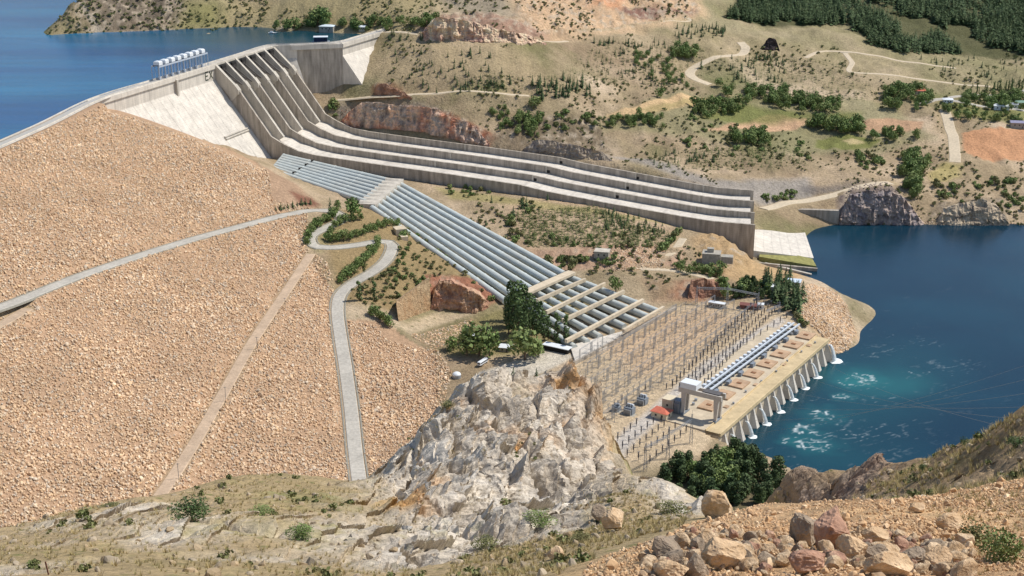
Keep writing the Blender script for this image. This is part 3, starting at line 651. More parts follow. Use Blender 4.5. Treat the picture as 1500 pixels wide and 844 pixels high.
# right-hand spur
fr((1500, 600, 110), (1565, 570, 105), (1450, 630, 125), (1400, 652, 136), (1340, 670, 150), (1312, 680, 162), (1295, 670, 172), (1262, 669, 176), (1240, 682, 178), (1232, 694, 182), (1200, 700, 186), (1172, 682, 191), (1150, 700, 193), (1130, 728, 190), (1200, 735, 165), (1280, 728, 140), (1350, 715, 118),
   (1420, 690, 105), (1480, 660, 100), (1500, 700, 80), (1400, 728, 78), (1300, 760, 90), (1560, 650, 90), (1500, 745, 58), (1350, 775, 60), (1180, 765, 130), (1700, 560, 90), (1700, 700, 55))
for px, py, d in ((1700, 560, 110), (1565, 570, 115), (1500, 600, 122), (1450, 630, 138), (1400, 652, 150), (1340, 670, 166), (1295, 675, 186), (1240, 686, 194), (1172, 688, 204), (1130, 732, 205)): fr((px, py + 50, d + 12), (px, py + 170, d + 50))
for x, y, z in ((-250, 300, 130), (-150, 320, 110), (0, 330, 110), (100, 330, 110), (200, 300, 130), (-300, 420, 20), (-150, 430, 10), (0, 430, 10), (150, 430, 10), (300, 400, 20), (0, 280, 170), (60, 270, 170), (-80, 260, 180)): fp.append(np.array((x, y, z), float))
FT = RBF(fp, 1.0, 0.2)
FNR = 1180
FAZ = np.radians(np.r_[np.linspace(-120, -31, 60), np.linspace(-30, 30, 861), np.linspace(31, 120, 60)]); FNA = len(FAZ); FRR = np.r_[3.0 * (90 / 3.0) ** np.linspace(0, 1, 431)[:-1], np.linspace(90, 215, 641)[:-1], 215 * 2 ** np.linspace(0, 1, 110)]
FX = np.sin(FAZ)[:, None] * FRR[None]; FY = np.cos(FAZ)[:, None] * FRR[None]
FZ = FT(FX, FY)
F0 = FZ.copy()
def _fb(A, az, r):
    fa = np.clip(np.interp(az, FAZ, np.arange(FNA)), 0, FNA - 1.001); q = np.clip(np.interp(r, FRR, np.arange(FNR)), 0, FNR - 1.001)
    i = fa.astype(int); j = q.astype(int); a = fa - i; b = q - j
    return (A[i, j] * (1 - a) + A[i + 1, j] * a) * (1 - b) + (A[i, j + 1] * (1 - a) + A[i + 1, j + 1] * a) * b
def NG(pts):
    pts = np.asarray(pts, float).reshape(-1, 2); d = dirs(pts[:, 0], pts[:, 1]); hor = np.hypot(d[:, 0], d[:, 1]); az = np.arctan2(d[:, 0], d[:, 1]); sl_ = d[:, 2] / hor
    rr = FRR; out = np.zeros((len(pts), 3))
    for k in range(len(pts)):
        zt = _fb(FZ, np.full(len(rr), az[k]), rr); zr = CAM_H + sl_[k] * rr; h = np.nonzero(zr <= zt)[0]; j = h[0] if len(h) else len(rr) - 1
        r = rr[j]
        if j > 0:
            a0 = zr[j - 1] - zt[j - 1]; a1 = zr[j] - zt[j]; r = rr[j - 1] + (rr[j] - rr[j - 1]) * min(max(a0 / (a0 - a1 + 1e-9), 0), 1)
        out[k] = (math.sin(az[k]) * r, math.cos(az[k]) * r, CAM_H + sl_[k] * r)
    return out
# regions of bare rock, in plan
def region(px, feather, wob=3.0):
    P = NG(px); d = edge_dist(FX, FY, P); d = np.where(inpoly(FX, FY, P), d, -d) + wob * fbm(FX / 9, FY / 9, octv=3)
    return np.clip(d / feather + 0.5, 0, 1)
crag = region([(520, 812), (545, 760), (560, 722), (540, 700), (600, 640), (645, 580), (728, 530), (760, 576), (820, 527), (870, 565), (899, 640), (905, 700), (860, 750), (790, 770), (720, 800), (640, 812), (560, 830)], 9, 4)
ribs = np.clip(fbm(FX / 16, FY / 16, octv=3) * 3.0 - 0.05, 0, 1) * (FY > 45)
slab = region([(925, 695), (960, 700), (1000, 715), (1024, 742), (1000, 760), (940, 725)], 6, 3)
spike = region([(1130, 735), (1150, 698), (1172, 682), (1200, 700), (1240, 682), (1262, 668), (1298, 668), (1300, 690), (1250, 725), (1180, 745)], 8, 3)
rock = np.clip(np.maximum.reduce([crag, slab, spike, ribs * 0.75]), 0, 1)
gravel = region([(835, 850), (880, 808), (930, 790), (1000, 770), (1040, 745), (1150, 725), (1250, 735), (1330, 728), (1400, 712), (1500, 702), (1640, 690), (1640, 1100), (800, 1100)], 1.2, 0.5)
gravel *= (FY < 34)
# relief: inclined beds, joints and pitting
Q = [FX, FY, FZ]
dip = (FX * 0.62 + FY * 0.25 + FZ * 0.75)
def crag_relief(x, y, z, seed):
    bed = fbm((x * .62 + y * .2 + z * .75) / 3.8 + seed, (x * -.75 + y * .3 + z * .4) / 24, (y) / 26 + seed, octv=5, ridged=True)
    blk = fbm(x / 13 + seed, y / 13, z / 9, octv=4, ridged=True)
    fine = fbm(x / 2.2, y / 2.2 + seed, z / 1.8, octv=4, ridged=True)
    v1 = vnoise((x * .62 + y * .2 + z * .75) / 4.2 + seed, (x * -.7 + y * .4) / 15 + seed, z / 13); v2 = vnoise((x * -.3 + y * .5) / 7 + seed, (x * .5 + y * .2 - z * .6) / 6, seed + z / 9); v3 = vnoise((x * .62 + y * .2 + z * .75) / 1.5 + seed, (x * -.7 + y * .4) / 6, z / 5)
    crack = -(1 - np.abs(v1)) ** 9 * 2.6 - (1 - np.abs(v2)) ** 10 * 2.8 - (1 - np.abs(v3)) ** 7 * 0.9
    b1 = .85 * x + .2 * y + .5 * z + 2.6 * fbm(x / 13 + 3, y / 13, z / 13, octv=3); s1 = b1 / 3.1; s1 = s1 - np.floor(s1); b2 = -.35 * x + .5 * y + .75 * z + 2.2 * fbm(x / 11, y / 11 + 8, z / 11, octv=3); s2 = b2 / 6.3; s2 = s2 - np.floor(s2); b3 = .85 * x + .25 * y + .45 * z + .8 * fbm(x / 5, y / 5, z / 5 + 2, octv=3); s3 = b3 / 1.05; s3 = s3 - np.floor(s3)
    step = 1.7 * (s1 - .5) + 1.9 * (s2 ** 1.6 - .4) + .42 * (s3 - .5)
    return bed * .75 + blk * 1.25 + fine * .6 + crack * .5 + step * (1 if seed < 50 else -.7)
near_f = np.clip(np.hypot(FX, FY) / 120, 0.1, 1.1)
amp = np.maximum(np.maximum(crag, spike * 0.9), np.maximum(slab * 0.5, ribs * 0.42)) * near_f
mk_ = amp > .01; ez, ex_, ey_ = (np.zeros_like(FZ) for _ in range(3))
for a_, sd_ in ((ez, 0.0), (ex_, 31.0), (ey_, 77.0)): a_[mk_] = crag_relief(FX[mk_], FY[mk_], FZ[mk_], sd_)
soft = (fbm(FX / 20, FY / 20, octv=5) * 1.6 + fbm(FX / 3, FY / 3, octv=3) * 0.35) * np.clip((np.hypot(FX, FY) / 100) ** 2, 0.003, 1) * (1 - amp.clip(0, 1))
grv = (fbm(FX / 1.6, FY / 1.6, octv=4) * 0.16 + fbm(FX / 0.3, FY / 0.3, octv=3) * 0.03) * gravel
FZ = FZ + ez * amp * 1.15 - 1.9 * amp + soft + grv
PX = FX + ex_ * amp * 0.6; PY = FY + ey_ * amp * 0.6
# colours
m1 = fbm(FX / 18, FY / 18, FZ / 18, octv=5); m2 = fbm(FX / 4 + 9, FY / 4, FZ / 4, octv=4); m3 = fbm(FX / 1.2, FY / 1.2, FZ / 1.2 + 5, octv=3)
fc = np.zeros(FX.shape + (3,)); fc[:] = srgb(178, 156, 120)
fc = lerp(fc, srgb(160, 142, 104), m1 * 1.8 + 0.25); fc = lerp(fc, srgb(196, 172, 128), m2 * 1.4 - 0.1); fc = lerp(fc, srgb(134, 138, 88), (m2 + m1) * 1.2 - 0.45)
rc = np.zeros_like(fc); rc[:] = srgb(208, 195, 176); rc = lerp(rc, srgb(226, 216, 200), m2 * 1.6 + 0.2); rc = lerp(rc, srgb(170, 160, 146), -m2 * 1.6 - 0.2 + m3 * .5)
rc = lerp(rc, srgb(208, 166, 116), ((m1 * 2.2 + m2 * 1.0 - 0.30) * 1.3) * crag); rc = lerp(rc, srgb(170, 160, 118), (-m1 * 2 + m3 - 0.7) * 1.0)
fc = lerp(fc, rc, rock * 1.2)
cliffc = region([(850, 560), (885, 590), (899, 640), (903, 690), (875, 700), (868, 640), (845, 600)], 5, 3); fc = lerp(fc, srgb(204, 162, 114), cliffc * (0.35 + m2))
gc = np.zeros_like(fc); gc[:] = srgb(206, 172, 132); gc = lerp(gc, srgb(222, 184, 138), m3 * 1.5 + 0.2); gc = lerp(gc, srgb(184, 142, 102), m2 * 1.5)
spur = np.clip((FX / np.maximum(FY, 1) - 0.2) / 0.05, 0, 1) * (FY > 40) * (1 - spike)
fc = lerp(fc, srgb(150, 126, 96), spur * 0.9); fc = lerp(fc, srgb(176, 140, 96), spur * np.clip(m1 * 2, 0, 1)); fc = lerp(fc, srgb(116, 108, 78), spur * np.clip(m2 * 2.0 - 0.6, 0, .8))
fc = lerp(fc, srgb(132, 100, 80), spike * 0.75)  # brown rock tone, darkened to stand in for shade on the cliff face
fc = lerp(fc, gc, gravel); fc *= (1 + 0.12 * m3)[..., None]
k = NT("hillside_rock_and_soil", 0.95, 0.1)
a = k.n('ShaderNodeAttribute', attribute_name='Col').outputs['Color']; b_ = k.n('ShaderNodeAttribute', attribute_name='Scrub').outputs['Fac']
nz = k.noise(1.1, 8, 0.72); nz2 = k.noise(6.0, 5, 0.7); c = k.gain(a, k.mapr(nz, 0.28, 0.72, 0.66, 1.28)); c = k.gain(c, k.mapr(nz2, 0.3, 0.7, 0.8, 1.16))
v = k.vor(0.75); vc = k.n('ShaderNodeSeparateColor'); k.l(k.vor(0.75, out='Color'), vc.inputs[0]); d_ = k.mapr(v, 0.12, 0.4, 1, 0); p_ = k.mapr(vc.outputs[0], 0.55, 0.62, 0, 0.75)
t1 = k.n('ShaderNodeMath', operation='MULTIPLY'); k.l(d_, t1.inputs[0]); k.l(p_, t1.inputs[1]); t2 = k.n('ShaderNodeMath', operation='MULTIPLY'); k.l(t1.outputs[0], t2.inputs[0]); k.l(b_, t2.inputs[1])
c = k.mix(t2.outputs[0], c, lin(112, 116, 66)); k.base(c)
vb = k.vor(0.9, 'DISTANCE_TO_EDGE'); hh = k.n('ShaderNodeMath', operation='ADD'); k.l(nz, hh.inputs[0]); k.l(k.mapr(vb, 0, 0.25, 0, 0.25), hh.inputs[1]); k.bump(hh.outputs[0], 0.8, 0.5)
scr = np.clip(1 - rock * 1.3 - gravel, 0, 1) * (FY > 40)
hill = grid_mesh('hillside', np.stack([PX, PY, FZ], -1), k.m, {'Col': fc, 'Scrub': np.repeat(scr[..., None], 3, -1)}, smooth=False)
hill['kind'] = 'structure'
def FTz(x, y): return _fb(FZ, np.arctan2(np.asarray(x, float), np.asarray(y, float)), np.hypot(x, y))
# ------------------------------------------------------------------ concrete materials
def concrete(name, c, stain=0.35, vscale=(0.25, 0.25, 0.03), lift=3.0):
    k = NT(name, 0.9, 0.15)
    st = k.noise(1.0, 5, 0.65, k.scale(k.pos(), vscale)); bl = k.noise(0.05, 3); fn = k.noise(1.5, 3)
    x = k.gain(c, k.mapr(st, 0.25, 0.75, 1 - stain, 1 + stain * 0.7)); x = k.gain(x, k.mapr(bl, 0.3, 0.7, 0.9, 1.1)); x = k.gain(x, k.mapr(fn, 0.3, 0.7, 0.92, 1.06))
    w = k.n('ShaderNodeTexWave', wave_type='BANDS', bands_direction='Z'); w.inputs['Scale'].default_value = 1 / lift / 3.14159 * 1.57; w.inputs['Distortion'].default_value = 0.3
    k.l(k.pos(), w.inputs['Vector']); x = k.gain(x, k.mapr(w.outputs['Fac'], 0.0, 0.08, 0.88, 1.0))
    k.base(x); return k.m
M_CON = concrete("weathered_concrete", lin(196, 188, 174), 0.28)
M_CONW = concrete("pale_concrete", lin(213, 205, 192), 0.24)
M_CONG = concrete("grey_stained_concrete", lin(178, 168, 154), 0.52)
M_CONT = concrete("tan_concrete", lin(210, 194, 168), 0.22)
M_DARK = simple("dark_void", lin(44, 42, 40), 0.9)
M_GATE = simple("gate_steel", lin(96, 92, 90), 0.5, 0.2)
M_WHITE = simple("white_paint", lin(226, 230, 232), 0.4, 0.05)
M_STEEL = simple("galvanised_steel", lin(158, 162, 166), 0.45, 0.12, metal=0.3)
M_ASPH = simple("crest_road_surface", lin(176, 172, 164), 0.9, 0.12)
M_RAIL = simple("rail_paint", lin(190, 190, 188), 0.5, 0.05)

dam = empty('concrete_dam', DP(0, 58, SPW / 2), 'long pale concrete gravity dam with gated spillway and three chutes', 'dam')
def gravity(L0, L1, w0, w1, name, m, zb=40):     # section in (L, z)
    mb = MB(); toe = 1 + 0.78 * (138 - zb)
    mb.extrude([(-10, zb), (-10, 155), (1.6, 155), (1.6, 150.4), (0, 150.0), (0, 138), (toe, zb)], w0, w1, DP); return mb.build(name, m, dam)
# left gravity wing, block joints as thin darker strips between the monoliths
lb = gravity(0, 0, -208, -1.2, 'left_wing', M_CONW)
# spillway body: ogee
ogee = [(-10, 30), (-10, 134), (-4, 137.5), (2, 138), (8, 136), (14, 131), (22, 122), (40, 98), (60, 74), (76, 61), (95, 54.5), (120, 52), (120, 30)]
prof = [(-10, 155), (0, 155), (24, 133.5), (27, 131), (27, 127.5), (30, 127), (66, 80), (82, 72.5), (100, 66.5), (122, 64), (185, 61.5), (273, 59), (358, 55.5), (388, 51.5), (450, 46.5), (530, 41), (562, 39.5), (604, 40.5)]
FLOOR = {0: 6.6, 1: 7.8, 2: 7.4}
LEND = [604, 594, 585, 576]
WALLS = [0, SPW / 3, 2 * SPW / 3, SPW]
def ztop(L): return float(np.interp(L, [p[0] for p in prof], [p[1] for p in prof]))
def floor_poly(d):
    pts = [(-10, 130), (-4, 137.0), (2, 137.5), (8, 135.5), (14, 130), (22, 120), (40, 95.5), (60, 71)]
    Ls = [70, 80, 92, 105, 122, 150, 185, 230, 273, 320, 358, 388, 420, 450, 490, 530, 555, 575, 596]
    pts += [(L, ztop(L) - d - (2.0 if L < 90 else 0)) for L in Ls]
    pts[-1] = (600, pts[-1][1] + 1.0); pts += [(600, 4), (575, 15), (300, 38), (100, 38), (-10, 38)]
    return pts
for i in range(3):
    skew = lambda L, z, w: DP(L - (max(L - 430, 0) / 174) * 28 * w / SPW, z, w)
    mb = MB(); mb.extrude(floor_poly(FLOOR[i]), WALLS[i] + 1.2, WALLS[i + 1] - 1.2, skew); mb.build('chute_floor', M_CONW, dam)
for i, w in enumerate(WALLS):
    mb = MB(); hw = 1.2 if 0 < i < 3 else 1.2
    poly = [(L, z) for L, z in prof]; poly += [(604, 0), (574, 12), (447, 34), (100, 34), (-10, 34)]
    mb.extrude(poly, w - hw, w + hw, skew); ww = mb.build('chute_wall', M_CONG, dam)
    for L in ((135, 245, 358, 450, 540) if i else (200, 358, 450)):
        mb = MB(); zt = ztop(L); z0 = zt - (6 if i == 0 else (FLOOR[i - 1] - 0.5))
        mb.extrude([(L - 0.8, z0), (L - 0.8, zt + 0.2), (L + 1.0, zt + 0.2), (L + 1.0, z0)], w - hw - 0.5, w - hw + 0.01, skew)
        mb.build('joint_pilaster', M_CON, ww)
        if i and L in (358, 450):
            mb = MB(); mb.extrude([(L + 1.1, z0), (L + 1.1, z0 + 3.0), (L + 4.4, z0 + 3.0), (L + 4.4, z0)], w - hw - 0.3, w - hw + 0.01, skew); mb.build('air_slot', M_DARK, ww)
# intermediate piers and nose machinery
for j in range(7):
    w = SPW * j / 6; hw = 1.8 if j in (0, 6) else 1.6
    mb = MB(); poly = [(-10, 155.2), (0.5, 155.2), (24, 134.0), (27, 131.4), (27, 127.8), (30, 127.2), (40, 114), (66, 80.2), (70, 75.5), (60, 69), (40, 92), (22, 116), (8, 130), (-10, 130)]
    if j in (0, 2, 4, 6): poly = [(-10, 155.2), (0.5, 155.2), (24, 134.0), (27, 131.4), (27, 127.8), (29, 125), (20, 116), (8, 130), (-10, 130)]
    mb.extrude(poly, w - hw, w + hw, DP); mb.build('pier', M_CON, dam)
    mb = MB(); mb.extrude([(22, 134.5), (24.5, 134.5), (29.5, 128.5), (29.5, 124), (25, 124), (22, 128)], w - hw - 1.1, w + hw + 1.1, DP); mb.build('trunnion_block', M_CON, dam)
for j in range(6):
    w0 = SPW * j / 6 + 1.9; w1 = SPW * (j + 1) / 6 - 1.9
    mb = MB(); arc = [(4 + 14 - 14 * math.cos(a) - 14 * 0, 137.5 + 13 * (k / 6)) for k, a in enumerate(np.linspace(0.0, 0.5, 7))]
    mb.extrude([(1, 137.6), (0.0, 141), (0.2, 145), (1.2, 149), (2.4, 149), (1.4, 145), (1.2, 141), (2.2, 137.6)], w0, w1, DP); g_ = mb.build('spillway_gate', M_GATE, dam)
    mb = MB()
    for wq in (w0 + 3, w1 - 3): mb.bar(DP(1.5, 146, wq), DP(23, 131, wq), 0.9); mb.bar(DP(1.5, 140, wq), DP(23, 131, wq), 0.9)
    mb.build('gate_arm', M_GATE, g_)
    mb = MB(); mb.extrude([(-10, 153.2), (1.0, 153.2), (1.0, 155.1), (-10, 155.1)], w0 - 0.31, w1 + 0.31, DP); mb.build('bridge_deck', M_CON, dam)
    mb = MB(); mb.extrude([(2.5, 149.6), (5.0, 149.6), (5.0, 152.6), (2.5, 152.6)], (w0 + w1) / 2 - 4, (w0 + w1) / 2 + 4, DP); mb.build('gate_hoist', M_DARK, dam)
# right wing: sloping face next to the spillway, straight upright wall, then the wing that turns to the right bank
Cw = U(433, 67, 155); Dw = U(501, 64, 155); Ew = U(562, 46, 155)
def on_plane(px, py, w):                  # sight line onto the upright plane w = const
    r = dirs(px, py); o = np.array([0, 0, CAM_H]); n = np.array([DV[0], DV[1]]); t = (w - ((o[:2] - DB) @ n)) / (r[:2] @ n); return o + r * t
pbt = on_plane(450, 132, SPW + 5); dq_ = np.array([-DU[0] * 12, -DU[1] * 12, 0]); qd = [np.array(DP(0.3, 0, SPW + 1.3)), np.array([Cw[0] + 1.0, Cw[1] + .6, 0])]; qd = [qd[0], qd[1], qd[1] + dq_, qd[0] + dq_]
mb = MB(); mb.hexa([q + np.array([0, 0, 60]) for q in qd], [q + np.array([0, 0, 155]) for q in qd]); mb.build('crest_block', M_CONW, dam)
tl = np.array(DP(0, 140, SPW + 1.25)); Lb = float((pbt[:2] - DB) @ DU); pbl = np.array(DP(Lb + 2, pbt[2], SPW + 1.25)); cw_ = np.array([Cw[0], Cw[1], 140])
mb = MB(); mb.hexa([(p[0], p[1], 55) for p in (tl, pbl, pbt, cw_)], [tl, pbl, pbt, cw_]); mb.build('right_wing', M_CONW, dam)
def wall_between(P, Q, th, zt, zb, name, m, batter=0.0):
    d = (Q - P)[:2]; d /= np.linalg.norm(d); nrm = np.array([d[1], -d[0]])
    mb = MB(); o = nrm * batter
    mb.hexa([(P[0] + o[0], P[1] + o[1], zb), (Q[0] + o[0], Q[1] + o[1], zb), (Q[0] - nrm[0] * th, Q[1] - nrm[1] * th, zb), (P[0] - nrm[0] * th, P[1] - nrm[1] * th, zb)],
            [(P[0], P[1], zt), (Q[0], Q[1], zt), (Q[0] - nrm[0] * th, Q[1] - nrm[1] * th, zt), (P[0] - nrm[0] * th, P[1] - nrm[1] * th, zt)])
    return mb.build(name, m, dam)
cd = (Dw - Cw)[:2]; cd /= np.linalg.norm(cd)
wall_between(Cw - np.r_[cd * 0.2, 0] + np.array([0, 1.5, 0]), Dw + np.r_[cd * 0.5, 0], 16, 150, 60, 'upright_wall', M_CONG)
wall_between(Cw - np.r_[cd * 5, 0] + np.array([0, -1.2, 0]), Dw + np.r_[cd * 0.7, 0] + np.array([0, -1.2, 0]), 17.2, 155, 150.02, 'crest_slab', M_CONW)
de = (Ew - Dw)[:2]; LE = np.linalg.norm(de); de /= LE; dn = np.array([de[1], -de[0]])
def EP(a, z, w): return (Dw[0] + dn[0] * a + de[0] * w, Dw[1] + dn[1] * a + de[1] * w, z)
mb = MB(); zb = 70; toe = 0.78 * (141 - zb)
mb.extrude([(-10, zb), (-10, 155), (1.6, 155), (1.6, 150.4), (0, 150), (0, 141), (toe, zb)], 0, LE + 14, EP); mb.build('right_wing', M_CONW, dam)
# crest road, parapets, joints
def crest_line():
    a = [(*(EA + ED * t - EN * 5), 155) for t in (-760, -400, -150, 60)] + [DP(-4.5, 155, w) for w in (-195, -100, 0, 60, SPW)]; a += [tuple(Cw + np.array([-2, 5, 0])), tuple(Dw + np.array([-6, 6, 0])), EP(-4.5, 155, LE * .5), EP(-4.5, 155, LE + 30)]
    return np.array(a)
CL = smooth_line(crest_line(), 8.0); CL[:, 2] = 155.0
mb = MB(); ribbon(mb, CL, -3.6, 3.6, 0.06, 0.06); mb.build('crest_road', M_ASPH)['kind'] = 'structure'
for off in (-6.8, 6.8):
    mb = MB(); k_ = CL[:, 0] < DP(0, 0, -200)[0] + 3; ribbon(mb, CL[k_], off - 1.6, off + 1.6, -0.3 if off > 0 else .04, .04 if off > 0 else -.3); mb.build('crest_verge', M_CONW)['kind'] = 'structure'
for off in (-5.2, 5.2):
    mb = MB(); d = np.gradient(CL[:, :2], axis=0); d /= np.linalg.norm(d, axis=1)[:, None]; nn = np.stack([d[:, 1], -d[:, 0]], 1)
    pts = np.c_[CL[:, :2] + nn * off, CL[:, 2] + 0.5]
    for p, q in zip(pts[:-1], pts[1:]): mb.bar(p, q, 0.4, 1.2)
    mb.build('parapet', M_CONW, dam)
mb = MB()
for s in np.arange(-205, -5, 14.0): mb.extrude([(0.06, 139), (0.06, 150), (0.0, 150), (-0.02, 139)], s, s + 0.22, DP); mb.extrude([(0.1, 138), (1 + .78 * 92, 46), (.9 + .78 * 92, 46), (0, 138)], s, s + 0.25, DP)
mb.build('block_joint', M_CONG, lb)
# stair wall standing out from the left wing
mb = MB(); mb.extrude([(0.0, 133), (3.0, 133), (3.0, 151.5), (0.0, 153)], -76.5, -73.5, DP); mb.build('stair_pier', M_CON, dam)
mb = MB()
for a, b in ((40, 88.2), (41.5, 86.3)): mb.extrude([(a, b), (a + 1, b - 0.9), (a + 1.3, b + 0.4), (a + .3, b + 1.2)], -52, -6, DP)
mb.build('gallery_ledge', M_CON, lb)
# painted letters on the wing beside the spillway
def stroke(mb, a, b, w0=0.8):
    mb.bar(DP(0.1, a[1], a[0]), DP(0.1, b[1], b[0]), 0.12, w0) if False else mb.bar(DP(0.05, a[1], a[0]), DP(0.05, b[1], b[0]), w0, 0.12, up=(DU[0], DU[1], 0))
mb = MB(); w = -20.0
for a, b in (((0, 140.5), (0, 149)), ((0, 149), (5.5, 149)), ((0, 144.8), (4.6, 144.8)), ((0, 140.5), (5.5, 140.5))): stroke(mb, (w + a[0], a[1]), (w + b[0], b[1]), 1.35)
for a, b in (((7.5, 149), (13.5, 140.5)), ((7.5, 140.5), (13.5, 149))): stroke(mb, (w + a[0], a[1]), (w + b[0], b[1]), 1.35)
mb.build('painted_letter', simple("sign_paint", lin(58, 66, 52), 0.8), lb)
# apron below the flip lip
AP0 = U(1110, 384, 4); AP1 = U(1197, 384, 0.5); AP2 = U(1183, 331, 0.5); AP3 = U(1106, 315, 15)
mb = MB(); e_ = [DP(602, 14, 0), U(1192, 378, 1.0), U(1176, 331, 1.5), DP(574, 15, SPW)]
mb.hexa([(p[0], p[1], -9) for p in e_], e_); apr = mb.build('apron', M_CONW, dam)
M_GRS = simple("dry_green_grass", lin(142, 138, 84), 0.95, 0.3, 0.3)
e2 = [U(1112, 376, 9), U(1196, 390, 2.2), U(1190, 379, 2.2), U(1116, 362, 10)]
mb = MB(); mb.hexa([(p[0], p[1], -9) for p in e2], e2); mb.build('grass_bank', M_GRS, dam)
e2 = [U(1110, 318, 16), U(1177, 335, 3.0), U(1174, 327, 3.2), U(1112, 306, 18)]
mb = MB(); mb.hexa([(p[0], p[1], -9) for p in e2], e2); mb.build('grass_bank', M_GRS, dam)
mb = MB(); a, b = U(1104, 378, 10), U(1197, 393, 3.0); c_, d_ = U(1103, 384, 8), U(1197, 400, 0)
mb.bar((a[0], a[1], 0), (b[0], b[1], -3), 2.5, 12); mb.build('side_wall', M_CONG, dam)
mb = MB(); a, b = U(1120, 384, 5), U(1188, 402, 0.5); mb.bar((a[0], a[1], 0), (b[0], b[1], -3.5), 3.0, 9); mb.build('side_wall', M_CON, dam)
# quay wall on the right bank
a, b = U(1138, 322, 1), U(1228, 327, 0.5)
mb = MB(); mb.bar((a[0], a[1], 3), (b[0], b[1], 4), 5, 22); qw = mb.build('retaining_wall', M_CONG, None); tag(qw, 'stained concrete bank wall rising from the water beside the shore road', 'retaining wall')
# ------------------------------------------------------------------ intake hoist frame on the left wing
fr_ = empty('hoist_frame', DP(-4, 155, -62), 'pale steel hoist frame carrying white gear houses over the dam crest', 'hoist frame')
M_FRAME = simple("pale_blue_steel", lin(176, 186, 198), 0.5, 0.06)
sa, sb, zt = -102.0, -14.0, 169.5
for L in (-8.4, 0.6):
    mb = MB(); mb.bar(DP(L, zt, sa), DP(L, zt, sb), 0.9, 1.5); mb.build('frame_beam', M_FRAME, fr_)
NB = 8; bay = (sb - sa) / NB
for i in range(NB * 2 + 1):
    s_ = sa + (sb - sa) * i / (NB * 2)
    for L in (-8.4, 0.6):
        mb = MB(); w_ = 0.75 if i % 2 == 0 else 0.42; mb.bar(DP(L, 155.5, s_), DP(L, zt - 0.75, s_), w_); mb.build('frame_leg', M_FRAME, fr_)
for i in range(NB):
    s_ = sa + bay * (i + 0.5)
    c = np.array(DP(-4, zt + 2.6, s_)); mb = MB()
    uu = np.array([DU[0], DU[1], 0]); vv = np.array([DV[0], DV[1], 0])
    mb.box(c, uu * 3.6, vv * 3.0, np.array([0, 0, 1.6]))
    mb.hexa([c + uu * a * 3.6 + vv * b * 3.0 + np.array([0, 0, 1.62]) for a, b in ((-1, -1), (1, -1), (1, 1), (-1, 1))], [c + uu * a * 2.4 + vv * b * 2.2 + np.array([0, 0, 2.5]) for a, b in ((-1, -1), (1, -1), (1, 1), (-1, 1))])
    h_ = mb.build('gear_house', M_WHITE, fr_)
    mb = MB(); mb.box(c - np.array([0, 0, 2.0]), uu * 4.4, vv * 3.4, np.array([0, 0, 0.3])); mb.build('platform', M_GATE, h_)
    mb = MB(); cc = np.array(DP(-3.5, 156.9, s_)); mb.box(cc, uu * 1.0, vv * 1.2, np.array([0, 0, 1.4])); mb.build('valve_box', M_FRAME, fr_)
# ------------------------------------------------------------------ penstocks
k = NT("penstock_paint", 0.5, 0.4); st = k.noise(1.0, 4, 0.6, k.scale(k.pos(), (0.15, 0.15, 0.6)))
k.base(k.gain(k.mix(k.mapr(k.noise(0.04, 3), .4, .65, 0, .5), lin(194, 201, 197), lin(198, 196, 184)), k.mapr(st, .3, .7, .86, 1.08))); M_PIPE = k.m
def lerp3(a, b, t): return a + (b - a) * t
S0, S1 = U(398, 250, 61), U(415, 229, 62); A0_, A1_ = U(536, 296, 56), U(570, 265, 56); X0, X1 = U(545, 305, 54), U(585, 270, 54); B0_, B1_ = U(740, 441, 25), U(826, 402, 25); C0, C1 = U(842, 508, 18.5), U(966, 456, 18.5)
side = ['nearest the zigzag road', 'second out from the zigzag road', 'third out from the zigzag road', 'fourth out from the zigzag road', 'fourth in from the spillway chutes', 'third in from the spillway chutes', 'second in from the spillway chutes', 'nearest the spillway chutes']
def ringed(a, b, r, step):
    n = max(2, int(np.linalg.norm(b - a) / step)); pts = []; rs = []
    L = np.linalg.norm(b - a)
    for i in range(n):
        t0 = i / n; w = 0.9 / L
        pts += [a + (b - a) * t0, a + (b - a) * (t0 + w), a + (b - a) * (t0 + 1.15 * w), a + (b - a) * ((i + 1) / n - 0.15 * w)]; rs += [r * 1.07, r * 1.07, r, r]
    return pts, rs
